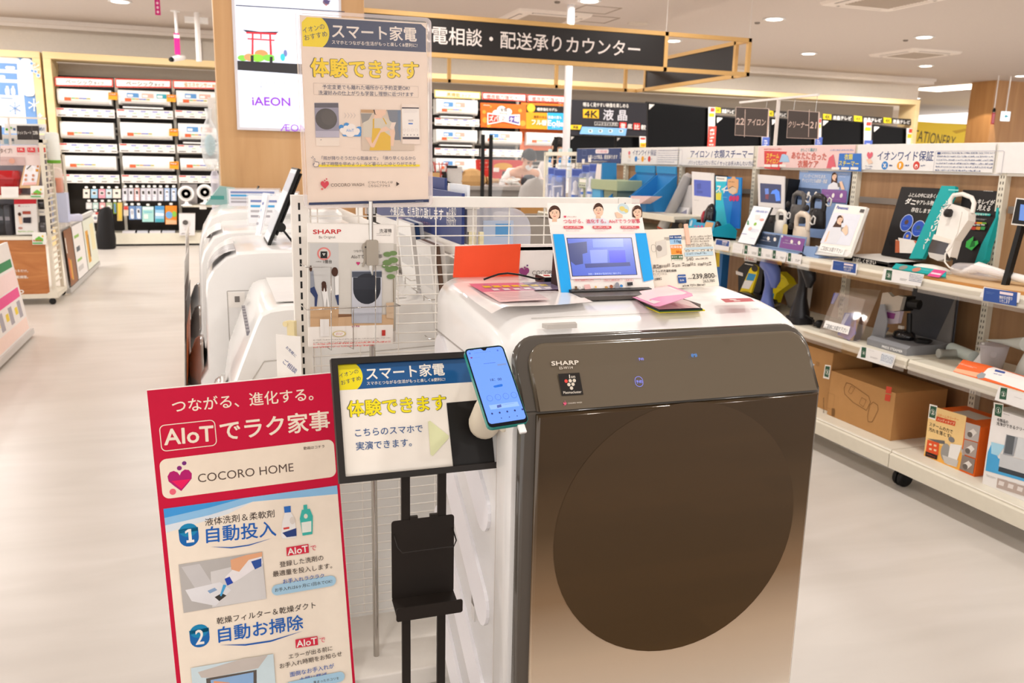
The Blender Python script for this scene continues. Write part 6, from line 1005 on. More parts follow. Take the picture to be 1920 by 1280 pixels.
p.q(PAPER, 1660, 520, 1745, 535, 1730, 660, 1660, 640); p.q(GRN, 1672, 535, 1738, 545, 1726, 650, 1668, 632); p.o(1700, 590, 22, 28, m('#cfdcd2')); p.o(1700, 590, 19, 25, GRN); p.t1(1694, 590, 1708, 592, '1', PAPER, .02, 30); p.greek(1745, 615, 1800, 640, 1, m('#5a5654'), .6); p.t1(1690, 668, 1785, 692, '布製品の', m('#2e2b2a'), .012, 30); p.t1(1685, 700, 1990, 772, '洗浄ができるクリーナー', m('#2e2b2a'), .012, 30)
p.q(m('#4aa6dc', .45), 1610, 950, 1640, 880, 1700, 1000, 1980, 1100, 1980, 1215, 1590, 1105); p.q(m('#a9d8ee', .45), 1640, 860, 1760, 890, 1700, 980, 1640, 960); p.q(m('#9a9ea4'), 1770, 795, 1870, 822, 1830, 985, 1740, 965); p.q(m('#5f6368'), 1775, 800, 1845, 815, 1820, 970, 1750, 955); p.q(m('#c9cccf'), 1720, 960, 1980, 1040, 1980, 1150, 1705, 1070); p.q(m('#d5d8da'), 1870, 820, 1990, 850, 1990, 1040, 1840, 985); p.q(m('#3d434a'), 1708, 1070, 1980, 1150, 1980, 1190, 1700, 1110); p.greek(1600, 1135, 1680, 1190, 3, m('#5a5654'), .4)
for x, y in ((1695, 1170), (1775, 1195), (1855, 1220)): p.q(m('#b9a8a0'), x, y, x+85, y+22, x+72, y+105, x-10, y+80); p.q(m('#e4dcd8'), x+15, y+20, x+60, y+35, x+50, y+70, x+5, y+55)
p.build('print', t)
# ---- far bays: blue bins, green tub, hanging packs
for i, (xs, lb) in enumerate(((0, 'farther of the two slanting blue bins with a printed header'), (250, 'nearer of the two slanting blue bins with a printed header'))):
    z_ = (1180, 280, 6.4); t, p = sgn('display_bin', lb, 2.86 if not i else 2.84, 5.55-.42*i, 1.05, 0, cat='bin', g='slanting blue bins'); p.z(*z_); UB = m('#2f86c8', .45)
    hx = 85+xs*1.02; hd_ = Pan(p.loc+Vector((.2, 0, 0)), (0, 0, -90)); hd_.z(*z_); Hq = [hd_.L(*q) for q in ((hx, 190+10*i), (hx+232, 196+12*i), (hx+232, 285+12*i), (hx, 272+12*i))]
    b = B(); b.prism(Hq, 'y', .19, .2, m('#2d8cc2', .45)); b.build('header', t); b = B(); w0, w1 = Hq[0][0], Hq[1][0]; b.box(w0, w1, .2, .206, 0, Hq[1][1]-.04, UB); b.build('back', t)
    for nm, xx in (('side', w0), ('side', w1)): b = B(); b.prism([(-.02, 0), (-.02, .075), (.2, .25), (.206, .25), (.206, 0)], 'x', xx-.003, xx+.003, UB); b.build(nm, t)
    b = B(); b.box(w0, w1, -.024, -.018, 0, .075, UB); b.build('front', t); b = B(); b.box(w0, w1, -.02, .2, 0, .006, UB); b.build('floor', t)
    hd_.y = .1895; hd_.t1(hx+8, 246+10*i, hx+195, 258+10*i, '折りたたみ衣類乾燥', m('#d9ecf6'), .012, 30); hd_.greek(hx+100, 215+8*i, hx+150, 226+8*i, 1, PAPER, .6); hd_.o(hx+212, 238+10*i, 17, 34, m('#e9e8e6')); hd_.o(hx+212, 238+10*i, 9, 18, m('#b9bcc2')); o = hd_.build('header_print', t); o.matrix_local = Matrix.Translation((0, .2, 0))
b = B(); b.box(2.78, 3.17, 4.86, 7.3, 1.03, 1.05, CREAM); b.box(2.775, 2.785, 4.86, 7.3, 1.012, 1.05, CREAM); tag(b.build('raised_shelf', None, bev=.002), 'short cream raised shelf carrying the blue bins and the green tub', 'shelf')
t = thing('storage_tub', 'sage green tub with white labels left of the blue bins', 'tub', (2.85, 6.27, 1.05), (0, 0, -90)); b = B(); b.box(-.33, .4, .0, .26, .12, .2, m('#a9b592', .5)); b.build('rim', t, bev=.006); b = B(); b.box(-.28, .36, .02, .24, .0, .12, m('#8d9880', .5)); b.build('body', t, bev=.006); b = B(); b.box(-.3, -.16, -.002, .0, .165, .192, PAPER); b.box(-.3, -.08, -.002, 0, .13, .156, m('#e4e4da')); 
for k in range(5): b.box(-.295+.04*k, -.27+.04*k, -.003, -.001, .135, .15, m('#5a6a58'))
b.build('label', t)
pack('narrow white and blue box upright between the hanging packs and the green tub', (1122, 307, 1130, 305, 1130, 398, 1110, 398), (0, 0, 1), 2.86, .12, '#2f7fb8', lambda p: (p.q(m('#e9e2e0'), 1119, 308, 1128, 307, 1126, 350, 1114, 350), p.q(m('#5aa9d8'), 1108, 352, 1126, 352, 1126, 398, 1107, 398)), name='product_box')
pack('pink and white carton at the foot of the nearer blue bin', (1183, 367, 1222, 368, 1200, 382, 1180, 382), (0, 0, 1), 2.76, .08, '#e6c9c9', lambda p: p.q(m('#eceae8'), 1182, 372, 1200, 373, 1199, 381, 1181, 380), name='product_box')
q0, q1 = aX(1240, 432, 2.9), aX(1290, 332, 3.05); t = thing('rolled_pack', 'long grey plastic-wrapped roll with an orange label leaning by the blue bins', 'pack', (0, 0, 0)); b = B(); b.tube([q0, q0.lerp(q1, .03), q1], [.03, .036, .036], m('#9c9a9a', .3), 14); b.build('roll', t); b = B(); b.tube([q0.lerp(q1, .02), q0.lerp(q1, .26)], .0372, m('#eceae8', .35), 14); b.tube([q0.lerp(q1, .26), q0.lerp(q1, .3)], .0376, m('#d8552a'), 14); b.tube([q0.lerp(q1, .01), q0.lerp(q1, .04)], .0376, m('#d8552a'), 14); b.build('label', t)
b = B(); b.tube([q1, q1+(q1-q0)*.06], [.036, .02], clear('#f0eef0', .1, .3), 12); b.build('wrapper_end', t)
pack('grey flat pack with pictures leaning next to the grey roll', (668, 440, 745, 425, 735, 690, 640, 975, 500, 950, 560, 750), (1180, 280, 6.4), 2.95, .03, '#bdbcbe', lambda p: (p.q(m('#e3e2e6'), 590, 690, 720, 700, 680, 870, 540, 850), p.q(m('#4a4648'), 520, 870, 650, 880, 640, 970, 500, 950), p.o(615, 915, 26, 30, m('#e6c9a8')), p.q(m('#8d8fa8'), 585, 780, 690, 720, 690, 770, 590, 820)), name='flat_pack', kind='pack', rx=-8)
# mesh end frame with hanging packs
t = thing('mesh_end_frame', 'cream wire-mesh end frame at the far end of the long shelf', 'mesh frame', (3.2, 7.84, 0), (0, 0, -90)); b = B(); 
for x in (-.42, .42): b.box(x-.018, x+.018, -.015, .015, 0, 1.47, CREAM)
b.box(-.42, .42, -.015, .015, 1.435, 1.47, CREAM); b.build('frame', t); b = B()
for k in range(8): b.tube([(-.42, 0, .7+.1*k), (.42, 0, .7+.1*k)], .003, CREAM, 6)
for k in range(7): b.tube([(-.36+.12*k, 0, .65), (-.36+.12*k, 0, 1.44)], .003, CREAM, 6)
b.build('mesh', t)
PKL = ['first hanging blister pack from the cream frame post', 'second hanging blister pack, white loop handle showing', 'third hanging blister pack with the white bottle shape', 'fourth hanging blister pack with a round white head', 'hanging blister pack nearest the white and blue box']
for i, (x, y, w) in enumerate(((1036, 322, 20), (1050, 325, 26), (1082, 325, 22), (1100, 318, 18), (1112, 316, 14))):
    q = aX(x, y, 3.0-.03*i); t = thing('blister_pack', PKL[i], 'hanging pack', q, (0, 0, -55), 'blue blister packs on the mesh frame'); s_ = w/22
    b = B(); b.box(-.055*s_, .055*s_, .0, .003, -.26, .04, m('#7f93d0', .45)); b.box(-.05*s_, .05*s_, -.0008, 0, -.02, .03, m('#4a5fb0', .45)); b.build('card', t); b = B(); b.loft([[(q_[0], y_, q_[1]) for q_ in rrect(-.05*s_, -.25, .05*s_, -.03, .02)] for y_ in (-.05, 0)], clear('#dfe6fb', .08, .2)); b.build('blister', t)
    b = B()
    if i < 2: b.tube([(-.04*s_, -.02, -.25), (-.045*s_, -.02, -.12), (.04*s_, -.02, -.11), (.035*s_, -.02, -.2)], .01, m('#eceaf2', .35), 10); b.ball((.01, -.015, -.05), .04*s_, .012, .03, m('#4f7ad8', .3)); b.tube([(0, -.02, -.25), (.0, -.02, -.17)], [.02, .008], m('#eceaf2', .35), 10)
    else: b.lathe([(.005, -.25), (.03, -.24), (.033, -.17), (.02, -.13), (.022, -.08), (.005, -.06)], m('#eeedf3', .35), 14, (0, -.022, 0)); b.lathe([(.0335, -.2), (.0335, -.18)], m('#5a7fd0', .35), 14, (0, -.022, 0))
    b.build('article', t); b = B(); b.box(-.012, .012, -.06, -.056, .05, .085, PAPER); b.tube([(0, .27, .06), (0, -.058, .06)], .003, STEEL, 6); b.build('hook', t)
for i, (x, y) in enumerate(((1031, 302), (1050, 302), (1068, 302), (1085, 303))):
    q = aX(x, y, 3.222); t = thing('spray_bottle', ('first', 'second', 'third', 'fourth')[i]+' small blue-topped bottle behind the mesh from the cream post', 'bottle', q, (0, 0, 0), 'blue bottles behind the mesh'); b = B(); b.lathe([(.02, -.16), (.022, -.155), (.022, -.03), (.012, -.015)], m('#e3ecf3', .35), 14); b.build('bottle', t); b = B(); b.lathe([(.014, -.015), (.016, .02), (.008, .035)], m('#2f8fd8', .35), 14); b.build('cap', t); b = B(); b.lathe([(.016, .05), (.02, .06), (.02, .11), (.014, .12)], m('#b9cfcf', .35), 14); b.build('refill', t)
# ---- hanging aisle boards
t = thing('aisle_sign', 'brown double aisle sign numbered 22 and 21 on a pale T-shaped pole above the shelves', 'sign', (3.2, 4.45, 1.5), (0, 0, -90)); BRN = m('#453b37', .5); EDGE = m('#d9bfb2', .5)
b = B(); b.tube([(0, 0, 0), (0, 0, .275)], .011, m('#e4dad2', .4), 12); b.box(-.4, .36, -.008, .008, .268, .28, m('#ece6e0', .4)); b.build('pole', t)
p = Pan((3.2, 4.45, 1.5), (0, 0, -90), y=-.012); p.z(1300, 160, 3.0968); 
for pts, dv, tx in (((248, 125, 438, 135, 428, 300, 240, 290), 300, (('22', 250, 295, 208, 210), ('アイロン', 316, 420, 213, 215))), ((550, 143, 728, 155, 722, 312, 540, 305), 673, (('クリーナー', 554, 670, 225, 231), ('21', 680, 716, 229, 232)))):
    Q = [p.L(pts[i], pts[i+1]) for i in range(0, 8, 2)]; b = B(); b.prism(Q, 'y', -.012, -.006, EDGE); x0, x1 = min(Q[0][0], Q[3][0])+.006, max(Q[1][0], Q[2][0])-.006; z0, z1 = min(q[1] for q in Q)+.008, max(q[1] for q in Q)-.008
    sx = lambda q, k=.97: ((q[0]-(x0+x1)/2)*k+(x0+x1)/2, (q[1]-(z0+z1)/2)*k+(z0+z1)/2); b.prism([sx(q) for q in Q], 'y', -.013, -.011, BRN); o = b.build('board', t); p.y = -.0131
    p.q(EDGE, dv, 140, dv+3, 140, dv-2, 300, dv-5, 300)
    for s_, xa, xb_, ya, yb_ in tx: p.t1(xa, ya, xb_, yb_, s_, EDGE, .014, 36)
    b = B(); b.tube([(Q[0][0]+.04, -.004, Q[0][1]), (Q[0][0]+.04, 0, .27)], .0015, CHROME, 5); b.tube([(Q[1][0]-.04, -.004, Q[1][1]), (Q[1][0]-.04, 0, .27)], .0015, CHROME, 5); b.build('hanger', t)
p.build('lettering', t)
# ================================================================= air conditioner wall at the back
AY = 13.95; AW = m('#eeece9', .4); KD = m('#2b2725', .6)
ac0 = thing('air_conditioner_rack', 'long dark-backed display rack of air conditioners against the back wall', 'display rack', (-2.12, 14.3, 0)); b = B(); b.box(0, 7.95, .05, .1, .1, 2.45, KD); b.build('back_panel', ac0); b = B(); b.box(0, 7.95, -.42, .1, .03, .19, CREAM); b.box(0, 7.95, -.40, .1, 0, .03, BLACK); b.build('base', ac0)
for k in (0, 1, 2, 3, 7, 8, 9, 10): b = B(); b.box(.79*k-.02, .79*k+.02, .0, .05, .15, 2.44, m('#cfc9be', .5)); b.build('upright', ac0)
for z in (2.2, 1.95, 1.7, 1.62, 1.36, 1.28): b = B(); b.box(0, 7.9, .03, .05, z, z+.03, m('#a9a298', .5)); b.build('cross_bar', ac0)
def zr(x, y): return aY(x, y, AY).z
RW = ['top', 'second', 'third']; CN = {0: 'column nearest the fridge poster', 1: 'second column from the fridge poster', 2: 'column beside the oak pillar', 7: 'column just right of the tall poster holder', 8: 'column under the orange banner', 9: 'column beside the black liquid-crystal banner'}
def ac(k, row, zt, zb, lb, flap=False, prints=0, curve=0):
    x0 = -2.12+.79*k+.05; w = .70; t = thing('air_conditioner', lb, 'air conditioner', (x0, AY, zb), group='wall air conditioners'); h = zt-zb
    b = B(); b.prism([(.22, 0), (.02, .0), (-.01, .03), (-.02, h*.35), (-.015, h*.8), (.01, h), (.22, h)], 'x', 0, w, AW, True); b.build('casing', t)
    b = B(); b.prism([(.03, .0), (-.012, .02), (-.016, .045), (.03, .03)], 'x', .03, w-.03, m('#cfcac4', .5)); b.build('louvre', t)
    if flap: b = B(); b.box(.06, w-.1, -.05, .05, -.05, -.03, m('#e9e7e4', .4)); b.box(.05, w-.08, -.02, .1, -.03, -.005, DARK); b.build('open_flap', t)
    b = B(); b.box(.09, .175, -.024, -.018, .045, .09, m('#d9623a'))
    for i, c in enumerate(('#6fae6a', '#c9973a', '#7a6fae', '#4f6fc0', '#a9a03a')): b.box(.178+.05*i, .226+.05*i, -.0245, -.018, .045, .085, m('#e3ddd2')); b.box(.178+.05*i, .226+.05*i, -.025, -.0185, .072, .088, m(c))
    if prints: 
        for i in range(prints): b.box(.12+.2*i, .28+.2*i, -.0235, -.016, h*.5, h*.8, m(('#5a8fc4', '#d8a89a', '#3aa0b0')[i], .5)); b.box(.13+.2*i, .2+.2*i, -.024, -.0165, h*.55, h*.7, PAPER)
    b.build('sticker', t); return t
def strip(k, zt, zb, lb, full=True):
    x0 = -2.12+.79*k+.02; w = .76 if full else .6; t = thing('price_strip', lb, 'price strip', (x0, AY-.02, zb), group='price strips under the air conditioners'); h = zt-zb; b = B(); b.box(0, w, 0, .01, 0, h, m('#e6e1dc', .5)); b.build('board', t); b = B()
    b.box(.01, .1, -.002, 0, h*.8, h*.95, m('#d0453a')); b.box(.02, .12, -.002, 0, h*.12, h*.22, m('#4a4644'))
    for i in range(4):
        x = .16+.16*i
        if x+.1 < w: b.box(x, x+.07, -.002, 0, h*.72, h*.88, m('#8d93c8')); b.box(x+.05, x+.1, -.002, 0, h*.5, h*.6, m('#9cc39a')); b.box(x+.04, x+.11, -.002, 0, h*.14, h*.24, m('#6b6764')); b.box(x-.03, x-.027, -.002, 0, h*.1, h*.9, m('#c9c3bc'))
    b.build('print', t)
yl = {0: ((168, 196), (229, 260), (292, 319)), 1: ((170, 197), (230, 261), (293, 320)), 2: ((171, 199), (232, 263), (297, 320))}; ys = {0: ((204, 220), (269, 286), (327, 343)), 1: ((206, 222), (270, 286), (328, 343)), 2: ((208, 222), (272, 287), (329, 343))}; xs_ = {0: 165, 1: 268, 2: 370}
for k in (0, 1, 2):
    for r_ in range(3):
        a_, c_ = yl[k][r_]; ac(k, r_, zr(xs_[k], a_), zr(xs_[k], c_), 'white air conditioner, %s row, %s' % (RW[r_], CN[k]), flap=(k, r_) in ((1, 0), (2, 1)), prints=3 if (k, r_) == (1, 0) else (2 if k == 2 and r_ < 2 else 0))
        a_, c_ = ys[k][r_]; strip(k, zr(xs_[k], a_), zr(xs_[k], c_), 'printed price strip below the %s air conditioner, %s' % (RW[r_], CN[k]))
for k, r_, a_, c_, s0, s1, x in ((7, 0, 186, 215, 222, 236, 850), (7, 1, 243, 268, 278, 291, 850), (7, 2, 297, 322, 0, 0, 850), (8, 1, 246, 270, 280, 294, 940), (9, 1, 249, 273, 0, 0, 1020)):
    ac(k, r_, zr(x, a_), zr(x, c_), 'white air conditioner, %s row, %s' % (RW[r_], CN[k]), flap=k == 7 and r_ < 2, prints=2 if k != 9 else 0)
    if s0: strip(k, zr(x, s0), zr(x, s1), 'printed price strip below the %s air conditioner, %s' % (RW[r_], CN[k]))
def ypan(Y, x, y, rx=0): q = aY(x, y, Y); return Pan(q, (rx, 0, 0), eps=.0012)
def ycard(name, lb, cat, Y, pts, zm, c, th=.02, draw=None, g=None, part='card'):
    cx = sum(pts[0::2])/(len(pts)/2); cy = sum(pts[1::2])/(len(pts)/2); p = ypan(Y, zm[0]+cx/zm[2], zm[1]+cy/zm[2]); p.z(*zm); t = thing(name, lb, cat, p.loc, (0, 0, 0), g); board(p, pts, th, m(c, .5), t, part)
    if draw: draw(p); p.build('print', t)
    return t
U = (0, 0, 4); RDK = m('#d8402f', .5)
for i, (pts, tx, c1, c2, lb) in enumerate((((408, 575, 848, 590, 848, 652, 412, 645), ('ベーシック', 'タイプ'), '#4a4644', RDK, 'first red-edged white header over the air conditioners, beside the fridge poster'), ((862, 588, 1283, 600, 1283, 660, 865, 655), ('ベーシック', 'タイプ'), '#4a4644', RDK, 'second red-edged white header over the air conditioners'), ((1296, 600, 1720, 612, 1720, 670, 1298, 662), ('省エネセンサー', '機能'), '#e0973a', RDK, 'header with orange lettering over the air conditioners, beside the oak pillar'))):
    def hdraw(p, pts=pts, tx=tx, c1=c1, c2=c2):
        p.q(c2, *pts); p.q(m('#f4efec', .5), pts[0]+9, pts[1]+9, pts[2]-9, pts[3]+9, pts[4]-9, pts[5]-9, pts[6]+9, pts[7]-9); x0, y0 = pts[0], (pts[1]+pts[7])/2; p.t1(x0+85, y0+3, x0+285, y0+10, tx[0], m(c1), .012, 34); p.t1(x0+295, y0+14, x0+370, y0+17, tx[1], m(c1), .01, 22)
    ycard('header_sign', lb, 'sign', AY-.02, pts, U, '#efe9e5', .03, hdraw, 'headers over the air conditioners')
V = (780, 0, 4)
for pts, tx, c1, c2, bg, lb in (((138, 672, 484, 690, 484, 745, 140, 730), ('高機能', 'タイプ'), '#dfa050', '#efcf72', '#fbf3da', 'yellow-edged cream header over the air conditioners, next to the tall poster holder'), ((495, 692, 826, 705, 826, 762, 497, 745), ('暖房能力強化', 'タイプ'), '#d8574a', '#d8402f', '#f4efec', 'red-lettered white header over the orange banner'), ((835, 708, 1165, 722, 1165, 775, 837, 762), ('暖房能力強化', 'タイプ'), '#d8574a', '#d8402f', '#f4efec', 'red-lettered white header beside the white power pole')):
    def hdraw(p, pts=pts, tx=tx, c1=c1, c2=c2, bg=bg):
        p.q(m(c2), *pts); p.q(m(bg, .5), pts[0]+8, pts[1]+8, pts[2]-8, pts[3]+8, pts[4]-8, pts[5]-8, pts[6]+8, pts[7]-8); x0, y0 = pts[0], (pts[1]+pts[7])/2; w = 100 if len(tx[0]) < 5 else 200; xo = 92 if w < 150 else 35; p.t1(x0+xo, y0+5, x0+xo+w, y0+13, tx[0], m(c1), .016, 30); p.t1(x0+xo+w+10, y0+16, x0+xo+w+78, y0+20, tx[1], m(c1), .01, 20)
    ycard('header_sign', lb, 'sign', AY-.02, pts, V, '#efe9e5', .03, hdraw, 'headers over the air conditioners')
def d_or(p):
    for x, y, r_ in ((520, 900, 22), (545, 940, 16), (780, 830, 14), (560, 800, 8), (800, 925, 22), (510, 840, 14)): p.o(x, y, r_, r_, m('#f59a3a'))
    for x, y, r_ in ((600, 850, 28), (640, 825, 34), (690, 838, 28), (655, 855, 40)): p.o(x, y, r_, r_*.9, m('#f6efe9'))
    p.t1(630, 822, 680, 824, '全国', m('#3a302c'), .015); p.t1(622, 848, 690, 852, 'みなさん、', m('#3a302c'), .01); p.q(m('#f6f1ee'), 532, 845, 655, 862, 776, 858, 776, 940, 655, 912, 532, 935); p.q(m('#d8402f'), 540, 855, 653, 870, 653, 905, 540, 925); p.q(m('#5a4a9a'), 658, 870, 770, 868, 770, 930, 658, 905); p.t(545, 890, 650, 890, 'ズバ暖', m('#f8f2ee'), .04, 44); p.t(660, 888, 768, 895, '霧ヶ峰', m('#f8f2ee'), .04, 44); p.t1(502, 788, 550, 790, 'MITSUBISHI', PAPER, 0)
ycard('banner', 'orange banner with a white cloud and ribbon lettering among the air conditioners', 'banner', AY-.03, (486, 770, 825, 785, 825, 965, 488, 952), V, '#ec6a22', .03, d_or, 'brand banners on the air conditioner rack')
def d_eo(p):
    p.q(m('#1d1a1b'), 826, 788, 1150, 800, 1150, 850, 826, 842); p.q(m('#2fa6e0'), 985, 845, 1150, 850, 1150, 975, 985, 970); p.o(862, 810, 32, 34, m('#d9ae1e')); p.o(862, 808, 24, 25, m('#efcb3a')); p.t1(908, 818, 1058, 824, '暖房強化モデル', PAPER, .014); p.t1(882, 875, 980, 880, '厳寒の冬も', m('#6b3f10'), .012); p.t1(988, 878, 1090, 882, '猛暑の夏も', PAPER, .01); p.t(865, 915, 978, 922, 'フル暖', PAPER, .03, 40); p.t(985, 922, 1105, 928, 'Eolia', PAPER, .03, 40); p.t1(1015, 952, 1075, 954, 'エオリア', PAPER, .0)
ycard('banner', 'orange and blue banner with a gold medal, beside the orange cloud banner', 'banner', AY-.03, (826, 788, 1150, 800, 1150, 975, 826, 965), V, '#eb9a22', .03, d_eo, 'brand banners on the air conditioner rack')
ycard('banner', 'narrow orange board above the gold-medal banner', 'banner', AY, (790, 768, 1105, 780, 1105, 795, 790, 785), V, '#ec7a2a', .02); ycard('banner', 'orange board behind the air conditioner under the gold-medal banner', 'banner', AY+.1, (780, 965, 1100, 975, 1095, 1130, 780, 1125), V, '#d8682a', .02)
for i, (pts, lb) in enumerate((((812, 692, 882, 695, 880, 750, 812, 745), 'orange price pop by the top air conditioner nearest the fridge poster'), ((1250, 708, 1320, 712, 1318, 765, 1250, 762), 'orange price pop by the top air conditioner in the second column'), ((1268, 965, 1335, 965, 1335, 1020, 1268, 1018), 'orange price pop by the second-row air conditioner in the second column'), ((1270, 1212, 1340, 1210, 1340, 1268, 1272, 1265), 'orange price pop by the third-row air conditioner in the second column'))):
    ycard('price_pop', lb, 'price card', AY-.06, pts, U, '#f0a028', .004, lambda p, q=pts: (p.r(q[0]+4, q[1]+4, q[2]-4, q[1]+28, m('#e8762a')), p.greek(q[0]+10, q[1]+10, q[2]-10, q[1]+22, 1, PAPER, .7)), 'orange price pops')
# hanging packs under the left air conditioners
N = (150, 320, 7.111)
def hang(name, lb, x0, y0, x1, y1, c, kind, g, draw=None): ycard(name, lb, kind, AY-.05, (x0, y0, x1, y0, x1, y1, x0, y1), N, c, .02, lambda p: (p.r((x0+x1)/2-22, y0-38, (x0+x1)/2+22, y0-10, PAPER, .01), draw and draw(p)), g)
ORD = ['first', 'second', 'third', 'fourth', 'fifth', 'sixth', 'seventh', 'eighth', 'ninth']
for i, (x, w, c) in enumerate(((85, 88, '#e3d8cc'), (190, 88, '#9cc3da'), (293, 88, '#e39aa8'), (385, 80, '#c3d5dc'), (490, 106, '#e6ddd0'))):
    hang('thermometer_pack', '%s %s hanging thermometer pack in the top row left of the remote controls' % (ORD[i], ('cream', 'blue', 'pink', 'pale blue', 'large cream')[i]), x-w/2, 245, x+w/2, 365, c, 'hanging pack', 'thermometer packs', lambda p, x=x: (p.r(x-28, 275, x+28, 320, m('#f0ece6')), p.r(x-20, 283, x+20, 312, m('#4a463f'))))
for i, x in enumerate((600, 680, 760, 843, 918, 995, 1075, 1160, 1250)):
    hang('remote_control_pack', '%s remote control pack from the left in the hanging row' % ORD[i], x-36, 232, x+36, 402, '#a9bedd' if i > 6 else ('#d8a9a4' if i == 2 else '#c9c6cf'), 'hanging pack', 'remote control packs', lambda p, x=x, i=i: (p.r(x-24, 255, x+24, 395, m('#e9e7ea'), .01), p.r(x-16, 268 if i < 7 else 275, x+16, 312 if i < 7 else 290, m('#3a3835')), p.greek(x-18, 330, x+18, 350, 1, m('#5a70a8'), .6)))
for i, (x, w, y1, c, lb) in enumerate(((120, 78, 510, '#d8d5d2', 'white hanging pack at the left of the lower row'), (207, 74, 510, '#b9cfc8', 'pale green hanging pack in the lower row'), (298, 78, 510, '#dba0a0', 'pink hanging pack in the lower row'), (388, 80, 510, '#b3bd9f', 'grey-green hanging pack in the lower row'), (466, 40, 572, '#8fae4a', 'tall narrow green and blue hanging pack'), (530, 66, 668, '#d9b86a', 'tall yellow hanging pack beside the upright'))):
    hang('thermometer_pack', lb, x-w/2, 425, x+w/2, y1, c, 'hanging pack', 'small hanging packs', (lambda p, x=x: p.r(x-14, 440, x+14, 560, m('#5a7fc0'))) if i == 4 else ((lambda p, x=x: p.r(x-22, 440, x+22, 640, m('#e8c94a'))) if i == 5 else (lambda p, x=x: p.o(x, 475, 22, 18, m('#ece8e4')))))
for x, y1, lb in ((205, 692, 'white round-dial pack with a red corner, low on the rack'), (358, 652, 'red-cornered pack partly behind the black bag')): hang('dial_pack', lb, x-68, 552, x+72, y1, '#d9cfc9', 'hanging pack', 'red-cornered packs', lambda p, x=x: (p.r(x, 555, x+70, 580, m('#cf4338')), p.o(x, 628, 52, 45, m('#f1ece8')), p.o(x, 630, 24, 22, m('#8d9098'))))
for x0, x1, y0, y1, c, lb, dr in ((580, 645, 472, 600, '#d8cbb9', 'small red-topped pack in the lowest row', lambda p: p.r(582, 474, 643, 520, m('#d04a40'))), (655, 735, 470, 650, '#6f8fbf', 'first blue pack with a white remote, lowest row', lambda p: (p.r(668, 505, 722, 640, m('#eceaea'), .02), p.o(695, 555, 18, 30, m('#b9bcc4')))), (742, 820, 470, 648, '#7f9dc8', 'second blue pack with a white remote, lowest row', lambda p: (p.r(754, 505, 808, 640, m('#eceaea'), .02), p.r(768, 520, 795, 560, m('#4a4a4c')))), (830, 982, 478, 682, '#a9d9d3', 'wide pale turquoise pack in the lowest row', lambda p: (p.r(835, 482, 978, 520, m('#d9e6ea')), p.q(m('#7fc3cf'), 850, 540, 965, 545, 960, 560, 850, 555), p.r(850, 580, 910, 640, m('#e3efe6')))), (1000, 1122, 470, 685, '#9cc9e6', 'blue and white picture pack in the lowest row', lambda p: (p.r(1002, 472, 1120, 520, m('#4f97d0')), p.q(m('#eef2f4'), 1005, 560, 1118, 570, 1118, 600, 1005, 600), p.r(1005, 640, 1118, 682, m('#4aa8b8')))), (1138, 1290, 466, 715, '#ec8a2a', 'large orange pack with blue and green discs, lowest row', lambda p: (p.o(1188, 590, 45, 48, m('#6fa6d8')), p.o(1258, 578, 30, 40, m('#8dc34a')), p.q(m('#f3b98f'), 1145, 650, 1288, 660, 1288, 712, 1145, 712)))): hang('filter_pack', lb, x0, y0, x1, y1, c, 'hanging pack', 'packs in the lowest row', dr)
for i in range(4): q = aY(N[0]+(660+170*i)/N[2], N[1]+850/N[2], AY-.1); b = B(); b.box(-.1, .1, 0, .2, 0, .03, m(('#d8d5d8', '#c9cbd3')[i % 2], .5)); tag(b.build('leaflet_stack', None, (q.x, AY-.05, .19)), 'flat pale stack of papers on the rack base under the filter packs', 'paper stack', 'paper stacks on the rack base')
q = aY(200, 455, 13.6); t = thing('black_bag', 'tall black bag standing on the floor before the air conditioner rack', 'bag', (q.x, 13.5, 0)); b = B(); b.loft([[(cx+w*math.cos(a), .1*math.sin(a), z) for a in (6.2832*i/14 for i in range(14))] for z, w, cx in ((0, .11, .0), (.02, .13, .0), (.15, .14, .0), (.3, .115, .01), (.48, .10, .02), (.56, .085, .03), (.6, .03, .05))], m('#151314', .45), smooth=True); b.build('sack', t)
def fan(lb, x, y, bx): 
    q = aY(N[0]+x/N[2], N[1]+y/N[2], AY-.1); t = thing('circulator_fan', lb, 'fan', (q.x, AY-.12, q.z), group='circulator fans'); b = B(); b.lathe([(.085, -.02), (.11, -.03), (.118, 0), (.1, .05), (.04, .1)], m('#f0eeec', .4), 24, ax='y'); b.build('housing', t); b = B(); b.lathe([(.001, -.0245), (.085, -.0235)], m('#a39f9b', .5), 24, ax='y'); b.lathe([(.001, -.035), (.02, -.03)], m('#d9d6d2'), 16, ax='y')
    for k in range(5): b.lathe([(.03+.012*k, -.027), (.033+.012*k, -.029)], m('#c9c5c0'), 24, ax='y')
    b.build('grille', t); b = B(); b.lathe([(.08, -.18), (.08, -.165), (.03, -.15), (.02, -.1)], m('#f0eeec', .4), 20); b.build('stand', t)
fan('white circulator fan on the small shelf by the oak pillar', 1415, 305, 0); fan('second white circulator fan partly hidden behind the hanging bag', 1665, 285, 0)
zs = aY(350, 387, AY-.1).z; b = B(); b.box(-.36, .6, -.1, .3, -.03, 0, CREAM); b.box(-.12, -.02, -.11, -.1, -.06, .0, PAPER); tag(b.build('fan_shelf', None, (-.13, AY, zs+.02)), 'small cream shelf carrying the two white fans', 'shelf')
ycard('fan_carton', 'grey carton with print standing behind the white circulator fan', 'carton', AY+.05, (1350, 180, 1560, 180, 1562, 440, 1352, 440), N, '#b9b3b3', .15, lambda p: (p.greek(1370, 205, 1540, 300, 5, m('#8d8686'), .3), p.greek(1470, 415, 1540, 432, 1, DARK, .8)))
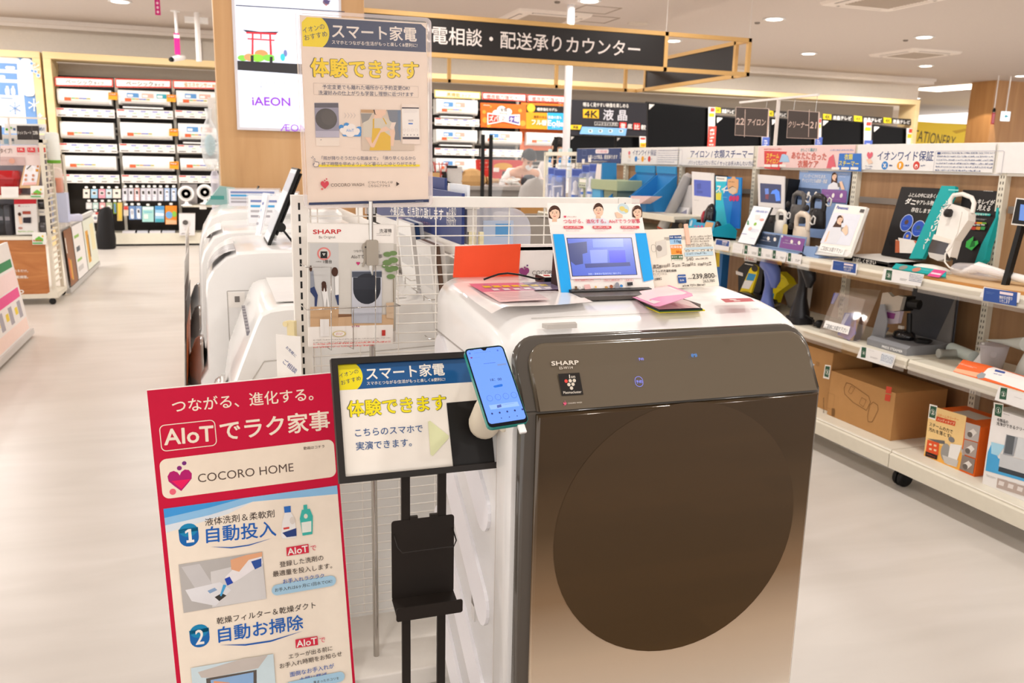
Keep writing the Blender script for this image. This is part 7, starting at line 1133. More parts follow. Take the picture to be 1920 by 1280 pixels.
ycard('fan_carton', 'white carton with a picture of a fan on the rack base by the oak pillar', 'carton', AY-.12, (1318, 572, 1535, 572, 1530, 862, 1325, 862), N, '#e4e0e0', .2, lambda p: (p.o(1420, 705, 58, 52, m('#d3cfce')), p.o(1405, 690, 38, 34, m('#5a5654')), p.q(m('#d8d4d3'), 1400, 760, 1450, 760, 1470, 800, 1390, 800), p.greek(1350, 828, 1520, 845, 1, DARK, .9)))
# ================================================================= television wall
TS = (1040, 180, 4.571)
def tv(lb, pts, zm, Y=13.95, glow=None):
    def d(p): p.q(m('#0a090a', .25, spec=.15), pts[0]+3, pts[1]+5, pts[2]-3, pts[3]+5, pts[4]-3, pts[5]-5, pts[6]+3, pts[7]-5); p.q(PAPER, pts[0]+10, pts[1]+12, pts[0]+38, pts[1]+15, pts[0]+10, pts[1]+40)
    t = ycard('television', lb, 'television', Y, pts, zm, '#3a3634', .06, d, 'televisions along the back wall', 'cabinet'); t.children[1].name = 'screen'; return t
R4 = (1200, 0, 2.667)
tv('large dark television right of the black liquid-crystal banner', (35, 508, 345, 535, 340, 800, 35, 800), R4); tv('dark television behind the brown aisle sign 22', (375, 575, 640, 600, 640, 800, 378, 800), R4); tv('dark television behind the sign pole', (650, 585, 890, 605, 890, 800, 650, 800), R4); tv('dark television right of the brown aisle sign 21', (905, 590, 1125, 612, 1122, 800, 905, 800), R4); tv('smaller dark television beside the timber frame post', (1160, 620, 1340, 640, 1335, 800, 1160, 800), R4)
tv('dark television below the black liquid-crystal banner', (130, 335, 515, 345, 515, 560, 130, 560), TS); tv('dark television between the banner and the big television', (525, 345, 780, 350, 780, 560, 525, 560), TS, 14.0)
def d_4k(p):
    p.t1(245, 72, 632, 84, '明るく見やすい映像を楽しめる', PAPER, .014, 36); p.q(m('#e9b420'), 242, 112, 378, 116, 378, 192, 242, 186); p.t(254, 152, 368, 156, '4K', m('#1d1a18'), .03, 58); p.t1(415, 160, 618, 165, '液 晶', m('#cfcdd4', .4), .016, 92); p.r(340, 220, 540, 258, m('#d8d4d0')); p.r(343, 223, 537, 255, m('#26242a')); p.t1(350, 239, 530, 241, 'バックライト方式', PAPER, .01, 22)
    for x, c, ch, k in ((582, '#d8342c', '徹', 1), (640, '#26242a', '底', 0), (700, '#d8342c', '比', 1), (755, '#26242a', '較', 0)): p.r(x-28, 224+(x-582)*.06, x+28, 280+(x-582)*.08, m(c)); p.t1(x-20, 254+(x-582)*.08, x+20, 256+(x-582)*.08, ch, PAPER, .016, 42)
    p.q(m('#e9c020'), 130, 248, 226, 250, 212, 288, 130, 285); p.t1(150, 266, 195, 268, '液晶', DARK, .02, 24); p.q(m('#7fb3e8'), 228, 262, 612, 278, 600, 340, 206, 325)
    for x in (300, 385, 470, 560): p.r(x-16, 288, x+16, 312, m('#e3ecf4')); p.r(x-12, 292, x+8, 306, m('#3a4a5a'))
ycard('banner', 'black banner with silver lettering and a gold plate above the televisions', 'banner', AY-.08, (135, 30, 790, 58, 785, 345, 135, 335), TS, '#26242a', .03, d_4k)
for i, (x0, x1, lb) in enumerate(((375, 475, 'yellow and black banner over the television behind sign 22'), (640, 735, 'yellow and black banner peeping between the two brown signs'), (915, 1062, 'yellow and black banner over the television right of sign 21'), (1070, 1212, 'yellow and black banner in the middle of the right-hand three'), (1218, 1355, 'last yellow and black banner, beside the timber frame post'))):
    y0 = 535+(x0-375)*.062
    def db(p, x0=x0, x1=x1, y0=y0):
        w = x1-x0; p.q(m('#ead31f'), x0, y0, x0+w*.28, y0+4, x0+w*.28, y0+30, x0, y0+27); p.t(x0+8, y0+15, x0+w*.26, y0+17, '4K', DARK, .02, 20); p.t1(x0+w*.33, y0+20, x1-6, y0+24, '液晶テレビ', PAPER, .02, 20)
    ycard('banner', lb, 'banner', AY-.03, (x0, y0, x1, y0+(x1-x0)*.06, x1, y0+(x1-x0)*.06+30, x0, y0+28), R4, '#2b2623', .02, db, 'television type banners')
for i, (x0, x1, y0, c, lb) in enumerate(((343, 376, 535, '#d8463a', 'red and white vertical strip between the two biggest televisions'), (612, 645, 590, '#4a5fa8', 'blue and white vertical strip between sign 22 and the pole'), (878, 908, 590, '#4a5fa8', 'blue and white vertical strip at the edge of sign 21'), (1122, 1158, 605, '#4a5fa8', 'blue and white vertical strip between the last two televisions'), (1335, 1365, 640, '#e3e0dc', 'white vertical strip on the timber frame post'))):
    ycard('price_strip', lb, 'price strip', AY-.06, (x0, y0, x1, y0+2, x1-6, 800, x0-4, 800), R4, '#ece8e6', .012, lambda p, x0=x0, x1=x1, y0=y0, c=c: (p.r(x0+3, y0+30, x1-5, y0+50, m('#e9c02a')), p.r(x0, y0+95, x1-6, 798, m(c)), p.greek(x0+8, y0+110, x1-14, 790, 8, PAPER, .6), p.r(x0+10, y0+4, x1-4, y0+24, m('#d8463a'))), 'strips between the televisions')
ycard('price_pop', 'small red, white and yellow tag below the black liquid-crystal banner', 'price card', AY-.1, (728, 345, 782, 348, 780, 440, 730, 438), TS, '#f0ece8', .01, lambda p: (p.r(735, 355, 775, 375, m('#d8463a')), p.r(733, 400, 778, 438, m('#efc320')), p.t1(738, 420, 772, 422, '75型', m('#c8322a'), .02)))
b = B(); b.box(5.9, 13.2, 13.9, 14.4, .0, 1.3, m('#6b5340', .5)); tag(b.build('television_counter'), 'brown counter carrying the televisions, mostly hidden behind the long shelf', 'counter')
# stationery corner beyond the wall end
ycard('stationery_sign', 'yellow wall sign lettered stationery, beyond the end of the television wall', 'sign', 20.0, (1290, 600, 1690, 628, 1690, 900, 1290, 900), R4, '#e9c832', .1, lambda p: (p.t1(1350, 672, 1575, 712, 'STATIONERY', m('#4a3f2e'), -.012, 56), p.q(m('#c9a01e'), 1560, 655, 1690, 632, 1690, 640, 1580, 668)))
b = B(); b.box(17.8, 22.6, 20.1, 20.4, 0, 2.72, m('#d9b84a', .6)); tag(b.build('stationery_partition'), 'yellow partition beyond the timber frame carrying the stationery lettering', 'partition')
q = aZ(1780, 160, 3.19); b = B(); a0, a1 = aZ(1706, 168, 3.19), aZ(1858, 156, 3.19); d_ = (a1-a0).normalized(); n_ = Vector((-d_.y, d_.x, 0))*.9; b.add([tuple(v) for v in (a0-n_*.1, a1-n_*.1, a1+n_, a0+n_)], [(0, 1, 2, 3)], em('#fff3e4', 4)); tag(b.build('light_trough'), 'long bright recessed light trough in the ceiling near the far pillar', 'ceiling light')
# ================================================================= enquiry counter, its staff and the hanging timber sign frame
BAM = m('#c9a064', .5); t = thing('counter_sign', 'hanging timber frame with a long black sign in white lettering above the enquiry counter', 'sign', (0, 0, 0)); yn, yf, xl, xr, zb_, zt_ = 8.6, 11.3, .9, 5.73, 2.385, 2.75; w = .022
def bar(a, c, nm='frame_bar'): b = B(); lo = [min(a[i], c[i])-w for i in range(3)]; hi = [max(a[i], c[i])+w for i in range(3)]; b.box(lo[0], hi[0], lo[1], hi[1], lo[2], hi[2], BAM); return b.build(nm, t, bev=.002)
for y in (yn, yf):
    for z in (zb_, zt_): bar((xl, y, z), (xr, y, z))
for x in (xl, xr):
    for z in (zb_, zt_): bar((x, yn, z), (x, yf, z))
for x in (xl, 4.68, xr): bar((x, yn, zb_), (x, yn, zt_))
for px in (842, 1043, 1173): x = aY(px, 140, yf).x; bar((x, yf, zb_), (x, yf, zt_))
bar((xr, yf-.25, zb_), (xr, yf-.25, zt_)); bar((xr, yn+.25, zb_), (xr, yn+.25, zt_))
b = B(); b.box(xl, 4.66, yn-.01, yn+.01, zb_+.02, zt_-.02, m('#221e1d', .5)); b.build('sign_board', t); b = B(); b.box(xr-.01, xr+.01, yn+.27, yf-.27, zb_+.02, zt_-.02, m('#221e1d', .5)); b.build('side_board', t)
p = Pan((0, yn-.0105, 0), eps=.001); p.z(780, 0, 4); p.t1(-15, 250, 1680, 372, '家電相談・配送承りカウンター', m('#e3d8d2', .5), .008); p.build('lettering', t, (0, yn-.0105, 0))
b = B()
for x, y in ((4.68, yn), (xr, yn), (xr, yf), (1.2, yn)): b.tube([(x, y, zt_), (x, y, 3.2)], .003, m('#d9d2cc', .4), 5)
b.build('suspension_wire', t)
q = aY(1064, 200, 9.9); b = B(); b.tube([(q.x, 9.9, 1.0), (q.x, 9.9, 3.2)], .045, m('#f3f0f2', .35), 16); tag(b.build('power_pole'), 'white power pole rising through the timber sign frame to the ceiling', 'pole')
t = thing('service_counter', 'long grey service counter with clutter, below the timber sign frame', 'counter', (2.95, 10.0, 0)); b = B(); b.box(-.95, .95, -.3, .3, 1.03, 1.075, m('#a9a39e', .4)); b.build('worktop', t, bev=.004); b = B(); b.box(-.92, .92, -.26, .28, 0, 1.03, m('#8d8782', .5)); b.build('front_panel', t)
def at_c(x, y, Y=9.85): q = aY(x, y, Y); return (q.x, Y, 1.075)
for i, (x, lb) in enumerate(((905, 'first black upright of the clear counter screen'), (920, 'second black upright of the clear counter screen'), (1041, 'black upright behind the mesh end frame'))): q = aY(x, 300, 9.5); b = B(); b.box(-.018, .018, -.018, .018, 0, 1.66, BLACK); tag(b.build('screen_post', None, (q.x, 9.5, 0)), lb, 'post', 'black screen posts')
q = aY(920, 300, 9.5); b = B(); b.box(q.x+.01, q.x+.74, 9.495, 9.5, .9, 1.6, clear('#ffffff', .03, .1)); tag(b.build('counter_screen'), 'clear plastic screen between the black posts at the service counter', 'screen')
b = B(); b.loft([[(w_*math.cos(a), .09*k*math.sin(a), z) for a in (6.2832*i/10 for i in range(10))] for z, w_, k in ((0, .15, 1), (.05, .19, 1.1), (.12, .16, 1), (.18, .09, .7), (.2, .03, .3))], m('#c39a66', .7), smooth=False); b.loft([[(.18+.05*i, .05*math.cos(a)*k, .06+.05*math.sin(a)*k) for a in (6.2832*j/8 for j in range(8))] for i, k in ((0, 1), (1, .8), (2, .5), (3, .6))], m('#b98f5c', .7), smooth=False); tag(b.build('paper_bag', None, at_c(885, 340)), 'crumpled brown paper bag on the service counter', 'bag')
t = thing('red_box', 'red tray box with a white tag on the service counter', 'box', at_c(925, 332, 10.05)); b = B(); b.prism([(-.13, .1), (-.11, .0), (.1, .0), (.12, .1)], 'y', 0, .12, m('#d8352a', .5)); b.build('tray', t); b = B(); b.box(.0, .07, -.01, 0, .08, .13, PAPER); b.build('tag', t)
t = thing('red_box_stand', 'clear stand under the red tray box', 'stand', at_c(928, 340, 10.05)); t.location.z = 1.075; b = B(); b.box(-.1, .12, .01, .11, 0, .08, ACR2); b.build('stand', t); bpy.data.objects['red_box'].location.z = 1.158
b = B(); b.box(-.09, .09, -.06, .08, 0, .22, m('#d3cfcc', .5)); b.box(-.1, .03, -.065, -.06, .2, .23, BLACK); tag(b.build('white_bin', None, at_c(850, 340)), 'white box with a black lip on the service counter', 'box')
b = B(); b.prism([(-.05, .16), (-.06, 0), (.09, 0), (.06, .02), (-.01, .06), (-.02, .16)], 'y', 0, .08, BLACK); tag(b.build('tape_dispenser', None, at_c(840, 347, 9.75)), 'black boot-shaped holder before the white box on the counter', 'holder')
t = thing('red_frame_basket', 'tangled red wire basket with tools at the end of the service counter', 'basket', at_c(826, 340)); b = B(); RW2 = m('#b8423c', .4)
for z, r_ in ((0, .05), (.12, .065), (.24, .08)): b.tube([(r_*math.cos(a), r_*math.sin(a), z+.004) for a in (6.2832*i/14 for i in range(14))], .006, RW2, 6, True)
for i in range(6): a = 6.2832*i/6; b.tube([(.05*math.cos(a), .05*math.sin(a), 0), (.09*math.cos(a+.5), .09*math.sin(a+.5), .27)], .006, RW2, 6)
b.build('wire', t); b = B(); b.lathe([(.03, 0), (.03, .15), (.01, .16)], m('#5f5a58', .4), 12, (-.02, .01, 0)); b.build('tool', t)
b = B(); b.lathe([(.024, 0), (.024, .12), (.01, .14), (.01, .17)], m('#2f50a8', .3), 14); tag(b.build('bottle', None, at_c(866, 340)), 'small blue bottle on the service counter beside the paper bag', 'bottle'); b = B(); b.lathe([(.02, 0), (.02, .1), (.008, .13)], m('#b98a5a', .3), 14); tag(b.build('bottle', None, at_c(872, 340)), 'small amber bottle on the service counter beside the paper bag', 'bottle')
t = thing('cable_heap', 'heap of white cables on the service counter', 'cable', at_c(960, 345, 9.85)); b = B(); random.seed(4)
for k in range(7): r_ = random.uniform(.04, .1); ph = random.uniform(0, 6); b.tube([(.05*math.cos(k)+r_*math.cos(a), .03*math.sin(k)+r_*.6*math.sin(a), .012+.012*k*.8+.02*abs(math.sin(a+ph))) for a in (6.2832*i/14 for i in range(14))], .007, m('#eceae6', .4), 6, True)
b.build('cables', t)
b = B(); b.loft([[(w_*math.cos(a), .06*math.sin(a), z) for a in (6.2832*i/10 for i in range(10))] for z, w_ in ((0, .08), (.04, .11), (.09, .1), (.13, .06), (.14, .02))], m('#20202a', .6), smooth=False); tag(b.build('pouch', None, at_c(992, 345, 9.85)), 'dark navy pouch at the right end of the service counter', 'pouch')
b = B(); b.tube([(0, 0, 0), (0, 0, .07), (.015, 0, .1), (.03, 0, .09)], .008, m('#d9d5d0', .4), 8); tag(b.build('desk_hook', None, (at_c(1000, 345, 9.95)[0], 9.95, 1.075)), 'small white bent hook beside the dark pouch', 'hook')
t = thing('carton', 'small open tan carton below the counter front, just over the mesh rail', 'carton', aY(990, 372, 8.2)); t.location.z = .86; b = B(); b.box(-.11, .13, -.1, .1, 0, .14, m('#c08f54', .6)); b.build('box', t); b = B(); b.prism([(-.11, .14), (-.18, .06), (-.175, .055), (-.105, .135)], 'y', -.1, .1, m('#b5854c', .6)); b.build('flap', t)
b = B(); q = aY(990, 372, 8.2); b.box(q.x-.3, q.x+.3, 8.0, 8.4, 0, .86, m('#9a948e', .5)); tag(b.build('side_table', None), 'low grey table under the tan carton, hidden behind the mesh rail', 'table')
def skin(name, parent, P, Ed, a, sub=2):
    me = bpy.data.meshes.new(name); me.from_pydata([q[:3] for q in P], Ed, []); o = bpy.data.objects.new(name, me); COL.objects.link(o); me.materials.append(a); o.parent = parent
    s_ = o.modifiers.new('skin', 'SKIN'); s_.use_smooth_shade = True
    for i, q in enumerate(P): r_ = q[3] if isinstance(q[3], tuple) else (q[3], q[3]); me.skin_vertices[0].data[i].radius = r_
    me.skin_vertices[0].data[0].use_root = True; u = o.modifiers.new('sub', 'SUBSURF'); u.levels = u.render_levels = sub; return o
def person(lb, x, y, lean, hair, shirt, mask=True):
    """standing figure facing -y, bent at the hips by lean degrees"""
    t = thing('person', lb, 'person', (x, y, 0)); cl, sn = math.cos(math.radians(lean)), math.sin(math.radians(lean)); hz = .86
    def up(u, dx=0, f=0): return (dx, -(u*sn)-f*cl, hz+u*cl-f*sn)
    P = [(0, 0, hz, (.15, .11)), (*up(.2), (.135, .1)), (*up(.42), (.17, .1)), (*up(.52), (.07, .07)), (*up(.57, 0, .02), (.05, .05)), (*up(.64, 0, .05), (.07, .085)), (*up(.76, 0, .05), (.066, .08)),
         (-.19, up(.47)[1], up(.47)[2], .055), (-.27, up(.25)[1]-.05, up(.25)[2], .043), (-.22, up(.2)[1]-.27, max(up(.1)[2], 1.13), .033), (.19, up(.47)[1], up(.47)[2], .055), (.27, up(.25)[1]-.05, up(.25)[2], .043), (.22, up(.2)[1]-.27, max(up(.1)[2], 1.13), .033),
         (-.1, .01, .8, .09), (-.1, .0, .45, .06), (-.1, .03, .08, .042), (-.1, -.1, .035, .035), (.1, .01, .8, .09), (.1, .0, .45, .06), (.1, .03, .08, .042), (.1, -.1, .035, .035)]
    Ed = [(0, 1), (1, 2), (2, 3), (3, 4), (4, 5), (5, 6), (2, 7), (7, 8), (8, 9), (2, 10), (10, 11), (11, 12), (0, 13), (13, 14), (14, 15), (15, 16), (0, 17), (17, 18), (18, 19), (19, 20)]
    for s_, h in ((-1, 9), (1, 12)):
        hx, hy, hz2 = P[h][:3]; n = len(P); P.append((hx-s_*.01, hy-.07, hz2-.01, (.026, .014))); Ed.append((h, n))
        for k in range(4): j = len(P); P.append((hx+(.022*k-.033), hy-.12-.004*(1.5-abs(k-1.5)), hz2-.015, .009)); P.append((hx+(.024*k-.036), hy-.15-.006*(1.5-abs(k-1.5)), hz2-.03, .008)); Ed += [(n, j), (j, j+1)]
        j = len(P); P.append((hx-s_*.045, hy-.07, hz2-.012, .0095)); P.append((hx-s_*.055, hy-.105, hz2-.02, .0085)); Ed += [(n, j), (j, j+1)]
    skin('body', t, P, Ed, m('#d9a98c', .6)); A = [list(q) for q in P]
    ix = [0, 1, 2, 7, 8, 10, 11]; mp_ = {v: i for i, v in enumerate(ix)}; sh_ = [(A[i][0], A[i][1], A[i][2], tuple(r_+.012 for r_ in A[i][3]) if isinstance(A[i][3], tuple) else A[i][3]+.014) for i in ix]
    n = len(sh_); 
    for i, c_ in ((8, 9), (11, 12)): sh_.append(tuple(A[i][k]*.35+A[c_][k]*.65 for k in range(3))+(.046,))
    skin('shirt', t, sh_, [(0, 1), (1, 2), (2, 3), (3, 4), (2, 5), (5, 6), (4, n), (6, n+1)], m(shirt, .7))
    ix = [0, 13, 14, 15, 17, 18, 19]; mp_ = {v: i for i, v in enumerate(ix)}; skin('trousers', t, [(A[i][0], A[i][1], A[i][2], tuple(r_+.01 for r_ in A[i][3]) if isinstance(A[i][3], tuple) else A[i][3]+.014) for i in ix], [(0, 1), (1, 2), (2, 3), (0, 4), (4, 5), (5, 6)], m('#2a2a30', .7))
    hc = Vector(up(.72, 0, .045)); b = B(); rot = Matrix.Translation(hc) @ Euler((math.radians(lean*1.1), 0, 0)).to_matrix().to_4x4(); b.T = rot
    b.loft([[(.094*math.sin(f)*math.cos(a), .008+.108*math.sin(f)*math.sin(a)*(1 if math.sin(a) > 0 or f < 1.1 else .9), .025+.115*math.cos(f)) for a in (6.2832*i/18 for i in range(18))] for f in (.02, .3, .6, .9, 1.15, 1.35)], m(hair, .6)); b.loft([[(.088*math.cos(a), .03+.085*math.sin(a), z) for a in (6.2832*i/16-.2 for i in range(16)) ] for z in (.05, -.02, -.07)], m(hair, .6)) if not mask else b.loft([[(.09*math.cos(a), .035+.085*abs(math.sin(a)), z) for a in (3.14159*i/12 for i in range(13))] for z in (.06, -.04, -.07)], m(hair, .6), cap=False, close=False); b.build('hair', t)
    b = B(); b.T = rot
    if mask: b.loft([[(.055*k*math.cos(a), -.088-.018*k+.03*abs(math.cos(a)), -.055+.045*k*math.sin(a)) for a in (6.2832*i/14 for i in range(14))] for k in (1, .6, .05)], m('#eceef0', .7)); b.build('face_mask', t)
    b = B(); b.T = rot
    for s_ in (-1, 1): b.ball((s_*.03, -.082, .0), .011, .006, .006, m('#1d1614', .4), 8, 6); b.box(s_*.03-.016, s_*.03+.016, -.088, -.08, .016, .021, m(hair))
    b.ball((0, -.095, -.025), .012, .016, .018, m('#d9a98c', .6), 8, 6); b.build('face', t); b = B(); b.T = rot
    for s_ in (-1, 1): b.ball((s_*.088, .0, -.01), .012, .02, .03, m('#d9a98c', .6), 8, 6)
    b.build('ear', t)
    b = B(); b.T = Matrix.Translation((0, 0, 0)); s0, s1 = Vector(up(.5, -.05, .06)), Vector(up(.25, -.1, .14)); b.tube([Vector(up(.53, -.06, .0)), s0, Vector(up(.4, -.02, .13))], .012, m('#a8566a', .7), 6); b.build('lanyard', t)
    return t
q = aY(975, 318, 10.75); person('staff person in a white shirt and face mask bending forward behind the service counter', q.x+.02, 10.95, 38, '#1e1a18', '#ece8e6')
q = aY(1024, 300, 11.0); person('second person in a grey shirt behind the service counter, half hidden by the mesh frame', q.x+.12, 11.0, 8, '#2a2320', '#c9c3c0', False)
t = thing('office_chair', 'grey shell-backed chair beside the service counter', 'chair', (3.45, 9.15, 0)); b = B(); b.loft([[(w_*math.cos(a), .05*math.sin(a)+dy, z) for a in (6.2832*i/14 for i in range(14))] for z, w_, dy in ((.5, .2, .0), (.65, .23, .02), (.9, .23, .04), (1.08, .19, .05), (1.17, .1, .05), (1.19, .02, .05))], m('#a9a5a2', .7)); b.build('backrest', t); b = B(); b.prism(rrect(-.22, -.42, .22, .02, .06), 'z', .46, .52, m('#a9a5a2', .7)); b.build('seat', t); b = B(); b.lathe([(.03, .05), (.03, .46)], BLACK, 12, (0, -.2, 0)); b.build('column', t)
for k in range(5): a = 6.2832*k/5; b = B(); b.tube([(0, -.2, .08), (.25*math.cos(a), -.2+.25*math.sin(a), .05)], .018, BLACK, 8); b.ball((.25*math.cos(a), -.2+.25*math.sin(a), .028), .028, .028, .028, BLACK, 10, 8); b.build('leg', t)
ycard('banner', 'red and yellow carton lying behind the counter screen', 'carton', 11.3, (395, 478, 690, 480, 690, 545, 400, 560), (780, 160, 3.4286), '#cf3a30', .1, lambda p: (p.o(560, 520, 60, 22, m('#e0a52a')), p.greek(410, 490, 470, 545, 2, m('#e6b0a0'), .4)), part='carton')
b = B(); b.box(2.6, 5.1, 11.3, 11.8, 0, 1.16, m('#b9b0a6', .5)); tag(b.build('back_counter'), 'pale back counter behind the staff at the service counter', 'counter')
# ================================================================= signage screen on the oak pillar
t = thing('signage_screen', 'tall lit advertising screen with a red gate picture, mounted on the oak pillar', 'screen', (.42, 5.14, 1.9)); b = B(); b.prism([(-.29, -.385), (.3, -.385), (.3, .62), (-.29, .62)], 'y', 0, .055, m('#e9e6ec', .35)); b.build('housing', t, bev=.004)
p = Pan((.42, 5.14, 1.9), y=-.0005, eps=.0002); p.z(400, 0, 4); WS = em('#f1f1ff', 1.0); p.g(-.275, -.37, .285, .61, WS); p.q(em('#1e2446', .7), 168, 36, 985, 85, 985, 92, 168, 44)
for pts, c in (((220, 222, 350, 238, 492, 238, 470, 252, 350, 250, 250, 244), '#20243c'), ((245, 238, 480, 248, 468, 262, 248, 252), '#f0303c'), ((255, 285, 460, 298, 458, 308, 258, 296), '#f0303c'), ((288, 250, 302, 250, 302, 420, 285, 420), '#f0303c'), ((418, 255, 432, 255, 442, 425, 424, 425), '#f0303c'), ((352, 250, 362, 250, 362, 290, 352, 290), '#f0303c')): p.q(em(c, .9), *pts)
for x, y, rx, ry, c in ((220, 435, 38, 22, '#8ad84a'), (270, 430, 40, 28, '#f0a468'), (360, 405, 50, 32, '#f0a060'), (330, 435, 55, 28, '#9ae03a'), (420, 435, 50, 26, '#8ad84a'), (540, 400, 14, 26, '#7a86c0'), (520, 430, 18, 28, '#3ad0d8'), (470, 430, 14, 40, '#dfe0f2')): p.o(x, y, rx, ry, em(c, .9))
p.q(em('#231b20', .5), 180, 455, 985, 498, 985, 580, 182, 525)
for pts in ((280, 415, 302, 416, 302, 465, 280, 464), (424, 425, 444, 426, 444, 470, 422, 470)): p.q(em('#1c181c', .5), *pts)
PV = em('#a23ae0', .8); LV = em('#a9a9e6', .9)
for y, x0, x1, s_ in ((618, 272, 590, 'ポイントまとまる、支払いなめらか、'), (650, 348, 505, '暮らしとつながる'), (680, 328, 540, 'イオンのトータルアプリ')): p.t1(x0, y, x1, y+6, s_, LV, .004)
p.t1(292, 758, 575, 765, 'iAEON', PV, .022, 62); p.t1(502, 955, 700, 962, 'ÆON', PV, -.01, 52); p.o(845, 18, 26, 22, em('#8a6a78', .8)); p.q(em('#5a4a78', .8), 820, 0, 880, 5, 860, 30, 840, 28); p.q(em('#e86a4a', .8), 835, 38, 855, 36, 846, 48)
p.build('display', t)
# gondola end with a bagged item, left of the pillar
t = thing('gondola_end', 'slim cream gondola end post left of the oak pillar', 'shelf', (.03, 7.9, 0)); b = B(); b.box(.0, .03, 0, .25, 0, 1.95, CREAM); b.build('end_panel', t); b = B(); b.box(-.06, .0, .05, .2, 1.6, 1.85, m('#e9e5e2', .4)); b.box(-.062, -.06, .06, .19, 1.65, 1.8, m('#c9d6cf')); b.build('side_card', t)
t = thing('bagged_fan', 'pale blue article in a clear hanging bag left of the oak pillar', 'bag', (-.03, 7.85, 1.25)); b = B(); b.loft([[(w_*math.cos(a), .05*math.sin(a), z) for a in (6.2832*i/12 for i in range(12))] for z, w_ in ((0, .03), (.06, .06), (.2, .075), (.33, .06), (.42, .02), (.5, .03))], clear('#eef2f4', .15, .35)); b.build('bag', t); b = B(); b.ball((0, 0, .2), .045, .03, .09, m('#a9d3dc', .4), 12, 8); b.build('article', t); b = B(); b.tube([(0, 0, .42), (.05, .03, .56), (.075, .06, .56)], .004, m('#d9d5d0'), 6); b.build('hook', t)
b = B(); b.lathe([(.03, -.35), (.034, -.3), (.034, .0), (.02, .04)], clear('#e6e6f2', .15, .4), 14); b.tube([(0, 0, .03), (.0, .05, .08), (.05, .21, .08)], .004, m('#d9d5d0'), 6); tag(b.build('tube_pack', None, (-.005, 7.7, 1.2)), 'long clear tube pack hanging below the bagged blue article', 'pack')
# ================================================================= fridge poster and the kitchen gondolas on the left
FY = 13.95; p = Pan((-2.9, FY, 2.1), eps=.0015); p.z(0, 0, 4); t = thing('wall_poster', 'large blue poster of an open white fridge with snowflakes, in the left timber frame', 'poster', (-2.9, FY, 2.1)); A0, A1 = p.L(0, 410), p.L(325, 925); b = B(); b.box(-1.4, A1[0]-.02, 0, .02, -.72, A0[1]-.0, m('#6f97cc', .5)); b.build('panel', t)
FW_ = m('#eeece6', .5); p.poly(rrect(-1.1, -.42, p.L(195, 880)[0], p.L(150, 432)[1], .06), FW_)
for x0, y0, x1, y1 in ((-40, 468, 132, 525), (-40, 542, 132, 598), (-40, 615, 140, 715)): p.r(x0, y0, x1, y1, m('#6f97cc', .5))
p.r(40, 495, 115, 522, FW_, .02); p.r(-30, 562, 42, 597, FW_, .02); p.r(38, 660, 75, 712, FW_, .02); p.r(82, 660, 118, 712, FW_, .02); p.r(46, 645, 66, 662, FW_); p.r(92, 645, 108, 662, FW_); p.poly(rrect(p.L(180, 720)[0], p.L(180, 720)[1], p.L(240, 440)[0], p.L(240, 440)[1], .05), FW_)
BLU = m('#6f97cc', .5); p.r(5, 730, 100, 740, BLU)
def flake(x, y, r_, a):
    for k in range(6): an = 1.0472*k+.5; dx, dy = math.cos(an), math.sin(an); nx, ny = -dy*r_*.07, dx*r_*.07; p.q(a, x-nx, y-ny, x+dx*r_-nx, y+dy*r_-ny, x+dx*r_+nx, y+dy*r_+ny, x+nx, y+ny); p.o(x+dx*r_*.9, y+dy*r_*.9, r_*.13, r_*.13, a, 8)
flake(116, 812, 46, BLU); flake(260, 788, 46, FW_); flake(268, 510, 36, FW_); p.r(292, 862, 325, 876, FW_); p.r(301, 850, 315, 888, FW_)
for x, y in ((245, 480), (275, 540), (295, 570), (250, 535)): p.o(x, y, 16, 15, FW_); p.o(x, y, 11, 10, BLU)
p.build('print', t)
def lcard(name, lb, cat, Y, pts, zm, c, th=.02, draw=None, g=None, part='board'): return ycard(name, lb, cat, Y, pts, zm, c, th, draw, g, part)
G4 = (0, 220, 7.1125); GX = -1.5
# wheeled gondola end
t = thing('kitchen_gondola', 'wheeled cream display gondola with a knotty wood front board, left of the aisle', 'gondola', (-1.9, 8.6, 0)); CRM = m('#ddd6c6', .5); PB = streak('knotty_board', '#a4602c', '#c98a4e', (1.6, 1.6, 9), .5, 2.2, '#b8743c', True)
b = B(); b.box(-.7, .42, 0, .02, .1, .62, PB); b.build('front_board', t); b = B(); b.box(-.7, .49, -.01, .5, .06, .1, CRM); b.prism([(.40, .1), (.49, .16), (.49, .06), (.40, .06)], 'y', -.02, .0, CRM); b.build('base', t)
b = B()
for y in (.02, .46): b.box(.44, .47, y, y+.03, .06, 1.47, CRM)
for k in range(24): b.box(.45, .46, .05, .46, .18+.053*k, .195+.053*k, CRM)
b.box(.44, .47, .02, .49, 1.44, 1.47, CRM); b.build('side_grid', t); b = B(); b.box(-.7, .44, .3, .32, .6, 1.4, m('#8d8a92', .5)); b.build('back_grid', t)
for z in (.62, .98): b = B(); b.box(-.7, .44, -.01, .45, z-.03, z, m('#e9e2d2', .5)); b.build('shelf', t)
for x, y in ((.44, .0), (.44, .55), (-.4, .0)): b = B(); b.lathe([(.01, -.012), (.028, -.012), (.03, 0), (.028, .012), (.01, .012)], BLACK, 16, (x, y, .03), 'y'); b.build('caster', t)
p = Pan((-1.9, 8.6, 0), y=-.001, eps=.001); p.z(0, 360, 7.1125); p.t1(95, 1045, 375, 1050, 'を入れるだけ。', PAPER, .01); p.t1(100, 1132, 375, 1130, 'ぜ&自動調理。', PAPER, .012); p.z(0, 480, 6.4); p.t1(160, 425, 285, 415, 'sio', PAPER, .02, 58); p.build('lettering', t)
